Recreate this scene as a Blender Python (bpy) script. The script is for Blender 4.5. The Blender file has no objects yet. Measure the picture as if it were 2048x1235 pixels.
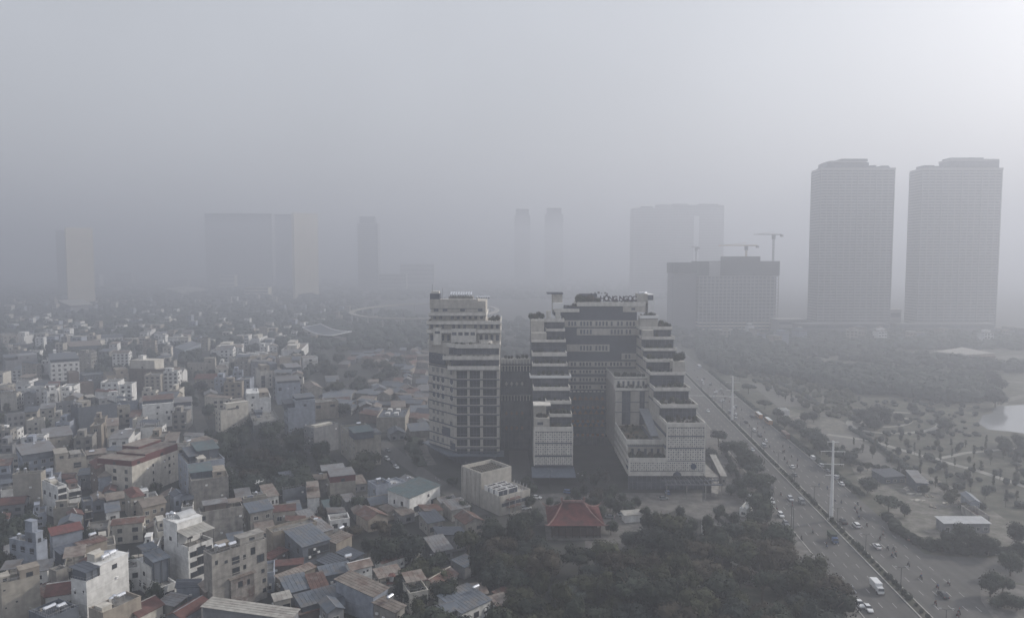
import bpy, bmesh, math, random
from mathutils import Vector, Matrix
random.seed(7)
sc = bpy.context.scene
C = sc.collection
R = math.radians

# ---------------------------------------------------------------- camera
FPX, CX, CY, CAMZ = 1400.0, 1024.0, 617.5, 100.0
PITCH = math.atan(92.5/FPX)
cam_d = bpy.data.cameras.new('camera')
cam_d.sensor_width = 36.0
cam_d.lens = 36.0*FPX/2048.0
cam_d.clip_start = 1.0
cam_d.clip_end = 60000
cam = bpy.data.objects.new('camera', cam_d)
C.objects.link(cam)
cam.location = (0, 0, CAMZ)
cam.rotation_euler = (R(90)-PITCH, 0, 0)
sc.camera = cam

# ---------------------------------------------------------------- world, sun, exposure
SUN_EL, SUN_AZ = 27.0, 68.0        # azimuth measured clockwise from +Y
w = bpy.data.worlds.new('World'); sc.world = w; w.use_nodes = True
nt = w.node_tree; nt.nodes.clear()
wo = nt.nodes.new('ShaderNodeOutputWorld'); bg = nt.nodes.new('ShaderNodeBackground')
sky = nt.nodes.new('ShaderNodeTexSky'); sky.sky_type = 'NISHITA'
sky.sun_disc = False
sky.sun_elevation = R(SUN_EL); sky.sun_rotation = R(SUN_AZ)
sky.air_density = 2.0; sky.dust_density = 8.0; sky.ozone_density = 1.5; sky.altitude = 0
hs = nt.nodes.new('ShaderNodeHueSaturation'); hs.inputs['Saturation'].default_value = 0.30
mxw = nt.nodes.new('ShaderNodeMixRGB'); mxw.blend_type = 'MULTIPLY'; mxw.inputs[0].default_value = 1
mxw.inputs[2].default_value = (0.95, 0.975, 1.06, 1)
nt.links.new(sky.outputs[0], hs.inputs['Color']); nt.links.new(hs.outputs[0], mxw.inputs[1])
# thick even cloud and smog above the haze: most of the sky is one pale grey, the Nishita sky shows through
ov = nt.nodes.new('ShaderNodeMixRGB'); ov.blend_type = 'MIX'; ov.inputs[0].default_value = 0.55
ov.inputs[2].default_value = (6.6, 6.85, 7.4, 1)
cn = nt.nodes.new('ShaderNodeTexNoise'); cn.inputs['Scale'].default_value = 2.2; cn.inputs['Detail'].default_value = 3
cr_ = nt.nodes.new('ShaderNodeMapRange'); cr_.inputs[1].default_value = 0.3; cr_.inputs[2].default_value = 0.7; cr_.inputs[3].default_value = 0.93; cr_.inputs[4].default_value = 1.07
tc = nt.nodes.new('ShaderNodeTexCoord'); cm_ = nt.nodes.new('ShaderNodeVectorMath'); cm_.operation = 'SCALE'
cm_.inputs[0].default_value = (6.6, 6.85, 7.4)
nt.links.new(tc.outputs['Generated'], cn.inputs['Vector']); nt.links.new(cn.outputs['Fac'], cr_.inputs[0]); nt.links.new(cr_.outputs[0], cm_.inputs['Scale'])
nt.links.new(cm_.outputs[0], ov.inputs[2])
nt.links.new(mxw.outputs[0], ov.inputs[1]); nt.links.new(ov.outputs[0], bg.inputs[0]); nt.links.new(bg.outputs[0], wo.inputs[0])
bg.inputs[1].default_value = 0.13
sd = bpy.data.lights.new('sun', 'SUN'); sd.energy = 3.6; sd.angle = R(1.5); sd.color = (1.0, 0.93, 0.83)
sun = bpy.data.objects.new('sun', sd); C.objects.link(sun)
sv = Vector((math.sin(R(SUN_AZ))*math.cos(R(SUN_EL)), math.cos(R(SUN_AZ))*math.cos(R(SUN_EL)), math.sin(R(SUN_EL))))
sun.rotation_euler = sv.to_track_quat('Z', 'Y').to_euler()
sun.location = (300, 0, 400)
sc.view_settings.view_transform = 'Standard'; sc.view_settings.look = 'None'
sc.view_settings.exposure = 0.0; sc.view_settings.gamma = 1.0; sc.view_settings.use_curve_mapping = False
sc.render.engine = 'CYCLES'
sc.cycles.use_denoising = True
sc.cycles.volume_bounces = 1
sc.cycles.max_bounces = 6; sc.cycles.diffuse_bounces = 2; sc.cycles.glossy_bounces = 2
sc.cycles.transmission_bounces = 2; sc.cycles.transparent_max_bounces = 6

# ---------------------------------------------------------------- haze
HAZE_DENSITY = 0.00098
def make_haze():
    m = bpy.data.materials.new('haze'); m.use_nodes = True
    n = m.node_tree.nodes; n.clear()
    o = n.new('ShaderNodeOutputMaterial'); v = n.new('ShaderNodeVolumePrincipled')
    v.inputs['Color'].default_value = (0.615,0.645,0.715,1)
    v.inputs['Density'].default_value = HAZE_DENSITY
    v.inputs['Density Attribute'].default_value = ''
    v.inputs['Anisotropy'].default_value = 0.35
    m.node_tree.links.new(v.outputs[0], o.inputs['Volume'])
    bm = bmesh.new()
    bmesh.ops.create_cube(bm, size=1.0)
    for q in bm.verts:
        q.co = Vector((q.co.x*15000, q.co.y*9400+4600, q.co.z*259+127.5))
    me = bpy.data.meshes.new('haze'); bm.to_mesh(me); bm.free(); me.materials.append(m)
    o = bpy.data.objects.new('haze', me); C.objects.link(o); o['kind'] = 'stuff'
make_haze()

# ---------------------------------------------------------------- pixel to place
cp, sp = math.cos(PITCH), math.sin(PITCH)
def ray(px, py):
    u = (px-CX)/FPX; v = (CY-py)/FPX
    return Vector((u, cp+v*sp, -sp+v*cp))
def G(px, py, z=0.0):
    d = ray(px, py); t = (z-CAMZ)/d.z
    return Vector((d.x*t, d.y*t, z))
def Zat(py, Y):
    d = ray(CX, py); return CAMZ+Y*d.z/d.y
def Xat(px, py, Y):
    d = ray(px, py); return Y*d.x/d.y

# ---------------------------------------------------------------- materials
MATS = {}
def mat(name, col, rough=0.85, var=0.18, scale=0.6, streak=0.0, dirt=None, metal=0.0, rnd=0.0, spec=0.3, stretch=(1, 1, 1), dirtcut=0.55):
    """procedural colour: large noise, rain streaks, patches of a second colour, a little variation per object"""
    if name in MATS: return MATS[name]
    m = bpy.data.materials.new(name); m.use_nodes = True
    t = m.node_tree; N = t.nodes; L = t.links
    b = N['Principled BSDF']
    b.inputs['Roughness'].default_value = rough; b.inputs['Metallic'].default_value = metal
    b.inputs['Specular IOR Level'].default_value = spec
    geo = N.new('ShaderNodeNewGeometry')
    mp = N.new('ShaderNodeMapping'); mp.inputs['Scale'].default_value = stretch
    L.new(geo.outputs['Position'], mp.inputs['Vector'])
    n1 = N.new('ShaderNodeTexNoise'); n1.inputs['Scale'].default_value = scale; n1.inputs['Detail'].default_value = 5
    L.new(mp.outputs[0], n1.inputs['Vector'])
    r1 = N.new('ShaderNodeMapRange'); r1.inputs[1].default_value = 0.3; r1.inputs[2].default_value = 0.7
    r1.inputs[3].default_value = 1-var; r1.inputs[4].default_value = 1+var
    L.new(n1.outputs['Fac'], r1.inputs[0])
    last = r1.outputs[0]
    def mul(a, bb):
        q = N.new('ShaderNodeMath'); q.operation = 'MULTIPLY'; L.new(a, q.inputs[0]); L.new(bb, q.inputs[1]); return q.outputs[0]
    if streak:
        ms = N.new('ShaderNodeMapping'); ms.inputs['Scale'].default_value = (0.55, 0.55, 0.09)
        L.new(geo.outputs['Position'], ms.inputs['Vector'])
        n2 = N.new('ShaderNodeTexNoise'); n2.inputs['Scale'].default_value = 1.0; n2.inputs['Detail'].default_value = 3
        L.new(ms.outputs[0], n2.inputs['Vector'])
        r2 = N.new('ShaderNodeMapRange'); r2.inputs[1].default_value = 0.35; r2.inputs[2].default_value = 0.6
        r2.inputs[3].default_value = 1-streak*.85; r2.inputs[4].default_value = 1.0
        L.new(n2.outputs['Fac'], r2.inputs[0]); last = mul(last, r2.outputs[0])
    if rnd:
        oi = N.new('ShaderNodeObjectInfo'); r3 = N.new('ShaderNodeMapRange')
        r3.inputs[3].default_value = 1-rnd; r3.inputs[4].default_value = 1+rnd
        L.new(oi.outputs['Random'], r3.inputs[0]); last = mul(last, r3.outputs[0])
    c0 = N.new('ShaderNodeRGB'); c0.outputs[0].default_value = (*col, 1); csock = c0.outputs[0]
    if dirt:
        n3 = N.new('ShaderNodeTexNoise'); n3.inputs['Scale'].default_value = 0.22; n3.inputs['Detail'].default_value = 6
        n3.inputs['Roughness'].default_value = 0.7
        L.new(geo.outputs['Position'], n3.inputs['Vector'])
        r4 = N.new('ShaderNodeMapRange'); r4.inputs[1].default_value = dirtcut-0.06; r4.inputs[2].default_value = dirtcut+0.06
        L.new(n3.outputs['Fac'], r4.inputs[0])
        mx = N.new('ShaderNodeMixRGB'); L.new(r4.outputs[0], mx.inputs[0]); L.new(csock, mx.inputs[1])
        mx.inputs[2].default_value = (*dirt, 1); csock = mx.outputs[0]
    vm = N.new('ShaderNodeVectorMath'); vm.operation = 'SCALE'
    L.new(csock, vm.inputs[0]); L.new(last, vm.inputs['Scale']); L.new(vm.outputs[0], b.inputs['Base Color'])
    MATS[name] = m
    return m
WALLS = {
 'white': mat('white_render', (0.70, 0.70, 0.69), streak=0.22, rnd=0.05),
 'cream': mat('cream_render', (0.52, 0.495, 0.445), streak=0.22, rnd=0.08),
 'beige': mat('beige_render', (0.36, 0.335, 0.295), streak=0.25, rnd=0.10),
 'concrete': mat('bare_cement', (0.28, 0.268, 0.25), streak=0.35, rnd=0.12, var=0.25),
 'blue': mat('pale_blue_render', (0.29, 0.32, 0.38), streak=0.2, rnd=0.10),
 'slate': mat('dark_slate_render', (0.11, 0.125, 0.15), streak=0.2, rnd=0.1),
 'brown': mat('brown_brick_render', (0.17, 0.14, 0.125), streak=0.2, rnd=0.1),
 'tan': mat('tan_render', (0.30, 0.265, 0.225), streak=0.3, rnd=0.1),
 'stained': mat('mould_stained_cement', (0.27, 0.25, 0.235), streak=0.5, dirt=(0.15, 0.11, 0.10), var=0.3),
 'maroon': mat('maroon_cladding', (0.12, 0.045, 0.045), var=0.15),
 'grey': mat('grey_render', (0.22, 0.225, 0.24), streak=0.25, rnd=0.12),
}
ROOFS = {
 'blue': mat('blue_grey_metal_roof', (0.095, 0.112, 0.138), rough=0.55, dirt=(0.135, 0.13, 0.128), rnd=0.15, spec=0.5),
 'green': mat('teal_metal_roof', (0.085, 0.125, 0.135), rough=0.55, dirt=(0.11, 0.12, 0.12), rnd=0.15, spec=0.5),
 'grey': mat('grey_metal_roof', (0.17, 0.172, 0.18), rough=0.55, dirt=(0.125, 0.105, 0.095), rnd=0.2, spec=0.5),
 'dark': mat('dark_metal_roof', (0.055, 0.065, 0.085), rough=0.5, rnd=0.2, spec=0.5),
 'rust': mat('rusty_metal_roof', (0.125, 0.072, 0.06), rough=0.8, dirt=(0.16, 0.145, 0.135), rnd=0.15, var=0.35),
 'tan': mat('weathered_sheet_roof', (0.21, 0.185, 0.165), rough=0.8, dirt=(0.15, 0.11, 0.095), rnd=0.15, var=0.25),
 'red': mat('red_metal_roof', (0.165, 0.055, 0.05), rough=0.6, dirt=(0.13, 0.062, 0.056), rnd=0.15),
 'tile': mat('red_clay_tile_roof', (0.12, 0.058, 0.052), rough=0.9, dirt=(0.10, 0.065, 0.058), rnd=0.15, var=0.3),
 'slab': mat('cement_roof_slab', (0.20, 0.195, 0.185), dirt=(0.13, 0.125, 0.115), rnd=0.15, var=0.3),
 'white': mat('white_metal_roof', (0.46, 0.47, 0.48), rough=0.5, var=0.12),
 'pale': mat('pale_sheet_roof', (0.36, 0.35, 0.325), rough=0.7, dirt=(0.28, 0.26, 0.24), var=0.2),
}
M_GLASS = mat('dark_window_glass', (0.035, 0.042, 0.05), rough=0.15, var=0.3, spec=0.6, rnd=0.4)
M_FRAME = mat('window_frame_paint', (0.42, 0.41, 0.39), var=0.1)
M_DARKFR = mat('dark_frame_metal', (0.06, 0.06, 0.065), var=0.1)
M_STEEL = mat('stainless_steel', (0.75, 0.77, 0.8), rough=0.22, metal=0.9, var=0.05)
M_POST = mat('grey_post_metal', (0.3, 0.3, 0.31), rough=0.6)
M_WHITEP = mat('white_paint', (0.72, 0.72, 0.72), rough=0.6, var=0.05)
M_BLACK = mat('black_rubber', (0.03, 0.03, 0.032), rough=0.8)
M_DOOR = mat('brown_door', (0.10, 0.06, 0.045))

# ---------------------------------------------------------------- mesh builder
class MB:
    def __init__(s): s.v = []; s.f = []; s.m = []
    def face(s, pts, m=0):
        n = len(s.v); s.v += [tuple(p) for p in pts]; s.f.append(tuple(range(n, n+len(pts)))); s.m.append(m)
    def box(s, x0, x1, y0, y1, z0, z1, m=0, mtop=None):
        if x0 > x1: x0, x1 = x1, x0
        if y0 > y1: y0, y1 = y1, y0
        n = len(s.v)
        s.v += [(x0,y0,z0),(x1,y0,z0),(x1,y1,z0),(x0,y1,z0),(x0,y0,z1),(x1,y0,z1),(x1,y1,z1),(x0,y1,z1)]
        s.f += [(n,n+3,n+2,n+1),(n+4,n+5,n+6,n+7),(n,n+1,n+5,n+4),(n+1,n+2,n+6,n+5),(n+2,n+3,n+7,n+6),(n+3,n,n+4,n+7)]
        s.m += [m, m if mtop is None else mtop, m, m, m, m]
        return s
    def hexa(s, b, t, m=0):      # two quads (bottom, top), counter-clockwise from above
        n = len(s.v); s.v += [tuple(p) for p in b]+[tuple(p) for p in t]
        s.f += [(n+3,n+2,n+1,n),(n+4,n+5,n+6,n+7)]+[(n+i, n+(i+1)%4, n+4+(i+1)%4, n+4+i) for i in range(4)]
        s.m += [m]*6
    def prism(s, poly, z0, z1, m=0, mtop=None):
        k = len(poly); n = len(s.v)
        s.v += [(p[0], p[1], z0) for p in poly]+[(p[0], p[1], z1) for p in poly]
        s.f.append(tuple(n+i for i in reversed(range(k)))); s.f.append(tuple(n+k+i for i in range(k)))
        s.m += [m, m if mtop is None else mtop]
        for i in range(k):
            j = (i+1) % k; s.f.append((n+i, n+j, n+k+j, n+k+i)); s.m.append(m)
    def tube(s, p0, p1, r0, r1=None, seg=8, m=0, caps=True):
        r1 = r0 if r1 is None else r1
        p0 = Vector(p0); p1 = Vector(p1); d = (p1-p0).normalized()
        a = d.orthogonal().normalized(); b = d.cross(a); n = len(s.v)
        for p, r in ((p0, r0), (p1, r1)):
            for i in range(seg):
                t = 2*math.pi*i/seg; q = p+(a*math.cos(t)+b*math.sin(t))*r; s.v.append(tuple(q))
        for i in range(seg):
            j = (i+1) % seg; s.f.append((n+i, n+j, n+seg+j, n+seg+i)); s.m.append(m)
        if caps:
            s.f.append(tuple(n+i for i in reversed(range(seg)))); s.f.append(tuple(n+seg+i for i in range(seg))); s.m += [m, m]
    def mesh(s, name, mats):
        me = bpy.data.meshes.new(name); me.from_pydata(s.v, [], s.f)
        for q in (mats if isinstance(mats, (list, tuple)) else [mats]): me.materials.append(q)
        if any(s.m): me.polygons.foreach_set('material_index', s.m)
        me.update(); return me
def put(name, data, parent=None, loc=(0,0,0), rz=0.0, scale=None, **pr):
    o = bpy.data.objects.new(name, data); C.objects.link(o)
    o.location = loc
    if rz: o.rotation_euler = (0, 0, rz)
    if scale: o.scale = scale
    if parent: o.parent = parent
    for k, v in pr.items(): o[k] = v
    return o
LABELS = {}
def thing(name, label, cat, loc=(0,0,0), rz=0.0, group=None, data=None, scale=None, share=False):
    o = put(name, data, None, loc, rz, scale, label=label, category=cat)
    if group: o['group'] = group
    return o
def settle_labels():
    """things left with one label are told apart by how near they stand to the camera"""
    by = {}
    for o in C.objects:
        if o.parent is None and 'category' in o.keys() and not o.get('same'): by.setdefault(o['label'], []).append(o)
    bpy.context.view_layer.update()
    for l, os in by.items():
        if len(os) > 1:
            os.sort(key=lambda o: (o.location-Vector((0, 0, CAMZ))).length)
            for i, o in enumerate(os): o['label'] = ('nearest ' if i == 0 else ordn(i)+' nearest ')+l
def struct(name, mb, mats):
    return put(name, mb.mesh(name, mats), kind='structure')
ORD = ['first','second','third','fourth','fifth','sixth','seventh','eighth','ninth','tenth','eleventh','twelfth','thirteenth',
 'fourteenth','fifteenth','sixteenth','seventeenth','eighteenth','nineteenth','twentieth']
def ordn(i):
    if i < 20: return ORD[i]
    t = {2:'twenty',3:'thirty',4:'forty',5:'fifty',6:'sixty'}[(i+1)//10]
    return t+'-'+ORD[(i+1) % 10-1] if (i+1) % 10 else {2:'twentieth',3:'thirtieth',4:'fortieth',5:'fiftieth',6:'sixtieth'}[(i+1)//10]

# ---------------------------------------------------------------- ground, roads, park (structure)
GRASS = mat('dull_grass', (0.056, 0.06, 0.043), var=0.45, scale=0.12, dirt=(0.088, 0.082, 0.064), dirtcut=.53)
CITYG = mat('city_ground', (0.042, 0.042, 0.04), var=0.35, scale=0.08, dirt=(0.035, 0.04, 0.03))
def asphalt_mat():
    m = mat('worn_asphalt', (0.088, 0.087, 0.084), var=0.16, scale=1.0, dirt=(0.10, 0.098, 0.094), rough=0.9, stretch=(.33, .012, 1))
    for n in m.node_tree.nodes:                       # the long grain follows the lanes of the main road
        if n.type == 'MAPPING': n.inputs['Rotation'].default_value = (0, 0, math.radians(5.15))
    return m
ASPH = asphalt_mat()
PATHM = mat('pale_path', (0.27, 0.265, 0.245), var=0.15, scale=0.3)
PATHS = mat('pale_strip', (0.125, 0.122, 0.113), var=0.2, scale=0.3)
PAVE = mat('pale_paving', (0.15, 0.145, 0.135), var=0.25, scale=0.3, dirt=(0.105, 0.10, 0.095), dirtcut=.5)
DUST = mat('dusty_earth', (0.165, 0.155, 0.14), var=0.3, scale=0.25, dirt=(0.10, 0.10, 0.08), dirtcut=.5)
KERB = mat('kerb_stone', (0.42, 0.41, 0.39), var=0.1)
LINE = mat('road_paint', (0.42, 0.42, 0.41), var=0.2)
WATER = mat('still_water', (0.26, 0.27, 0.28), rough=0.12, var=0.03, spec=0.6)
g = MB(); g.face([(-7000,-60,0),(7000,-60,0),(7000,9000,0),(-7000,9000,0)])
struct('ground', g, CITYG)
def sheet(name, pxs, z, m, **k):
    s = MB(); s.face([G(x, y, z) for x, y in pxs])
    # keep the face up
    a = [Vector(v) for v in s.v]; ar = sum(a[i].x*a[(i+1)%len(a)].y-a[(i+1)%len(a)].x*a[i].y for i in range(len(a)))
    if ar < 0: s.f = [tuple(reversed(s.f[0]))]
    me = s.mesh(name, m)
    bm = bmesh.new(); bm.from_mesh(me); bmesh.ops.triangulate(bm, faces=bm.faces[:]); bm.to_mesh(me); bm.free()
    return put(name, me, kind='structure')
def strip(name, pts, width, z, m, height=0.0, kind='structure', world=False):
    """a band that follows pts; with height it is a solid kerb, wall or hedge core"""
    P = [Vector(p) if world else G(p[0], p[1], z) for p in pts]
    s = MB(); Ls = []; Rs = []
    for i, p in enumerate(P):
        a = P[max(0, i-1)]; b = P[min(len(P)-1, i+1)]; d = (b-a); d.z = 0; d.normalize(); n = Vector((-d.y, d.x, 0))
        Ls.append(Vector((p.x, p.y, z))+n*width/2); Rs.append(Vector((p.x, p.y, z))-n*width/2)
    up = Vector((0, 0, height))
    for i in range(len(P)-1):
        if height: s.hexa([Rs[i], Rs[i+1], Ls[i+1], Ls[i]], [Rs[i]+up, Rs[i+1]+up, Ls[i+1]+up, Ls[i]+up])
        else: s.face([Rs[i], Rs[i+1], Ls[i+1], Ls[i]])
    o = put(name, s.mesh(name, m)); o['kind'] = kind
    return o
sheet('lawn', [(1330,1300),(1500,900),(1330,690),(1380,668),(2300,668),(2600,900),(2600,1300)], 0.010, GRASS)
# the main road, found from two points on its median and held straight in the world
RA = G(1376, 756); RB = G(1706, 1094)
RD = (RB-RA).normalized(); RN = Vector((-RD.y, RD.x, 0))      # RD points to the camera; RN to the right in the picture
if RN.x < 0: RN = -RN
def rpt(s, off, z=0.0):            # s metres from RA towards the camera, off metres right of the median's left edge
    p = RA+RD*s+RN*off; return Vector((p.x, p.y, z))
SLEN = (RB-RA).length
print('road', RA, RB, 'L', SLEN, 'az', math.degrees(math.atan2(RD.x, -RD.y)))
def band(name, s0, s1, o0, o1, z, m, h=0.0):
    s = MB()
    q = [rpt(s0, o0, z), rpt(s1, o0, z), rpt(s1, o1, z), rpt(s0, o1, z)]
    ar = sum(q[i].x*q[(i+1)%4].y-q[(i+1)%4].x*q[i].y for i in range(4))
    if ar < 0: q.reverse()
    if h: s.hexa(q, [p+Vector((0,0,h)) for p in q])
    else: s.face(q)
    return put(name, s.mesh(name, m), kind='structure')
S0, S1 = -1500, SLEN+110
band('pavement_left', S0, S1, -27, -16.0, 0.018, PAVE)
band('road', S0, S1, -16.0, 22.5, 0.022, ASPH)
band('median_island', S0, S1, 0.0, 2.9, 0.022, GRASS, 0.13)
band('kerb', S0, S1, -0.35, -0.02, 0.022, KERB, 0.22)
band('kerb', S0, S1, 2.92, 3.2, 0.022, KERB, 0.22)
band('kerb', S0, S1, -16.3, -16.02, 0.018, KERB, 0.16)
band('kerb', S0, SLEN-62, 22.52, 22.8, 0.018, KERB, 0.16)
ln = MB()
def dash(s0, s1, o, wd=0.15):
    q = [rpt(s0, o-wd/2, 0.027), rpt(s1, o-wd/2, 0.027), rpt(s1, o+wd/2, 0.027), rpt(s0, o+wd/2, 0.027)]
    ln.face(q)
for off in (-12.3, -8.4, -4.4, 7.2, 11.2, 15.2, 18.9):
    s = -100
    while s < S1: dash(s, s+3, off, 0.16); s += 9
for k in range(14): dash(78, 82, -15.4+k*1.15, 0.5)
for k in range(16): dash(78, 82, 3.8+k*1.15, 0.5)
struct('road_markings', ln, LINE)
# side road and junction at the lower right
sheet('road', [(1760,1096),(1810,1102),(1880,1110),(1950,1114),(2060,1114),(2200,1118),(2200,1180),(2060,1168),(1990,1158),(1965,1180),(1975,1210),(2010,1245),(1900,1300),(1800,1190)], 0.026, ASPH)
sheet('pavement', [(1960,1172),(1985,1160),(2060,1172),(2200,1186),(2200,1330),(2060,1290),(1985,1232),(1962,1200)], 0.10, PAVE)
# dusty yard and strips right of the road
sheet('dusty_yard', [(1700,925),(1770,930),(1850,945),(1930,985),(2000,1030),(2060,1070),(2060,1110),(1900,1105),(1840,1085),(1775,1020),(1715,960)], 0.030, DUST)
sheet('parking_strip', [(1497,765),(1545,770),(1640,815),(1628,818),(1600,812),(1555,812)], 0.030, PATHS)
sheet('parking_strip', [(1625,838),(1700,868),(1760,905),(1800,942),(1765,950),(1700,905),(1640,868),(1600,850)], 0.030, PATHS)
sheet('path', [(1660,862),(1700,860),(1720,868),(1715,885),(1760,915),(1815,948),(1790,948),(1740,920),(1690,890)], 0.034, PATHS)
sheet('path', [(1555,845),(1640,866),(1650,858),(1600,826),(1560,812)], 0.034, DUST)
sheet('path', [(1640,850),(1660,865),(1710,866),(1725,852),(1690,845),(1665,830),(1650,800),(1670,785),(1690,772),(1680,770),(1645,790),(1640,815)], 0.036, DUST)
strip('path', [(1655,868),(1740,880),(1800,898),(1870,918),(1960,942),(2060,975),(2200,1010)], 4.0, 0.038, PATHM)
strip('path', [(1870,918),(1930,905),(1985,900),(2060,893)], 2.8, 0.042, PATHM)
strip('path', [(1690,760),(1740,700),(1400,712)][:1]+[(1620,735),(1560,742),(1480,752),(1400,740)], 3.5, 0.038, DUST)
ring = []
for k in range(33):
    t = 2*math.pi*k/32*0.86-0.35; ring.append((1790+92*math.cos(t), 845+21*math.sin(t)))
strip('path', ring, 3.6, 0.046, PATHM)
ring = []
for k in range(20):
    t = 2*math.pi*k/19*0.62-0.7; ring.append((1770+50*math.cos(t), 842+11*math.sin(t)))
strip('path', ring, 2.8, 0.046, PATHM)
wp = [(1990,812),(2060,808),(2300,815),(2300,900),(2060,868),(2020,862),(1975,858),(1958,846),(1965,830),(1985,826)]
sheet('lake', wp, 0.050, WATER)
strip('path', [(1995,812),(2010,800),(2060,788),(2160,780)], 7, 0.048, DUST)
strip('field', [(1560,728),(1620,722),(1700,712),(1760,716)], 16, 0.034, DUST)
strip('field', [(1480,735),(1560,720),(1640,712)], 10, 0.035, DUST)
strip('field', [(1860,708),(1960,716),(2060,712)], 22, 0.034, DUST)
strip('field', [(1900,745),(1980,760),(2060,765)], 12, 0.034, DUST)
# plaza, yards and lanes round the hospital
sheet('plaza', [(1120,985),(1430,985),(1420,870),(1440,862),(1452,905),(1530,1010),(1500,1075),(1350,1020),(1300,1040),(1240,1100),(1200,1100),(1180,1030),(1100,1030),(1060,1040),(1050,990)], 0.030, PAVE)
sheet('yard', [(1190,1040),(1230,1050),(1245,1075),(1235,1105),(1170,1108),(1170,1060)], 0.034, PAVE)
strip('lane', [(760,880),(800,915),(850,950),(905,985),(960,1030)], 8, 0.030, ASPH)
strip('lane', [(842,850),(830,880),(835,905),(850,930)], 12, 0.028, PAVE)
strip('lane', [(1036,900),(1040,935),(1050,990),(1075,1050)], 10, 0.032, ASPH)
strip('lane', [(300,1240),(420,1100),(440,1010),(420,900),(395,830),(380,760),(370,700)], 7, 0.020, ASPH)
strip('lane', [(560,1010),(700,1000),(850,960),(905,985)], 5, 0.024, ASPH)
strip('lane', [(0,1160),(130,1130),(330,1010),(470,985),(560,1010)], 5, 0.024, ASPH)

# ---------------------------------------------------------------- window, tank and other small shared meshes
def unit_window():
    b = MB()                                  # 1 x 1 in x and z, faces -y, base at z=0, wall plane at y=0
    t = 0.09
    b.box(-.5, .5, -.06, .02, 1-t, 1, 0); b.box(-.5, .5, -.10, .02, 0, t, 0)
    b.box(-.5, -.5+t, -.06, .02, t, 1-t, 0); b.box(.5-t, .5, -.06, .02, t, 1-t, 0)
    b.box(-.025, .025, -.05, .0, t, 1-t, 0)
    b.face([(-.5+t, -.015, t), (-.025, -.015, t), (-.025, -.015, 1-t), (-.5+t, -.015, 1-t)], 1)
    b.face([(.025, -.015, t), (.5-t, -.015, t), (.5-t, -.015, 1-t), (.025, -.015, 1-t)], 1)
    return b
WIN = unit_window().mesh('window', [M_FRAME, M_GLASS])
WIN_D = unit_window().mesh('window_dark', [M_DARKFR, M_GLASS])
def unit_balcony():
    b = MB(); b.box(-.5, .5, -1.0, 0.02, 0, .12, 0)
    for x in [-.48+.12*i for i in range(9)]: b.box(x, x+.03, -.98, -.94, .12, 1.0, 1)
    b.box(-.5, .5, -1.0, -.92, 1.0, 1.06, 1)
    return b.mesh('balcony', [WALLS['cream'], M_DARKFR])
BALC = unit_balcony()
def tank_mesh():
    b = MB()
    b.tube((-1.0, 0, 1.75), (1.0, 0, 1.75), 0.62, seg=14)
    for x, q in ((-1.0, -1.22), (1.0, 1.22)): b.tube((x, 0, 1.75), (q, 0, 1.75), 0.62, 0.28, seg=14)
    return b.mesh('tank', M_STEEL)
def tank_legs():
    b = MB()
    for x in (-.7, .7):
        for y in (-.45, .45): b.tube((x, y, 0), (x, y*.8, 1.35), .05, seg=5)
        b.box(x-.05, x+.05, -.5, .5, 1.1, 1.2)
    b.box(-.7, .7, -.05, .05, 1.1, 1.19)
    return b.mesh('stand', M_POST)
TANK, TLEG = tank_mesh(), tank_legs()
def vtank_mesh():
    b = MB(); b.tube((0, 0, 1.0), (0, 0, 2.4), .62, seg=14); b.tube((0, 0, 2.4), (0, 0, 2.75), .62, .2, seg=14)
    return b.mesh('tank', M_STEEL)
VTANK = vtank_mesh()
def solar_mesh():
    b = MB(); b.hexa([(-1,-.9,.1),(1,-.9,.1),(1,.9,1.0),(-1,.9,1.0)], [(-1,-.95,.2),(1,-.95,.2),(1,.85,1.1),(-1,.85,1.1)]); return b.mesh('panel', ROOFS['dark'])
SOLAR = solar_mesh()
def tank(p, rz, where, kind=0):
    if kind == 2:
        t = thing('solar_water_heater', 'dark solar panel with a steel tank on '+where, 'solar heater', p, rz, 'solar water heaters on the roofs')
        put('panel', SOLAR, t); put('tank', TANK, t, (0, .9, -.75), 0, (1, .5, .8)); return
    t = thing('water_tank', ('lying steel water tank on ' if kind == 0 else 'upright steel water tank on ')+where, 'water tank', p, rz, 'steel water tanks on the roofs')
    put('tank', TANK if kind == 0 else VTANK, t); put('stand', TLEG, t, (0,0,0), 0, None if kind == 0 else (.6, .9, .72))

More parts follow.
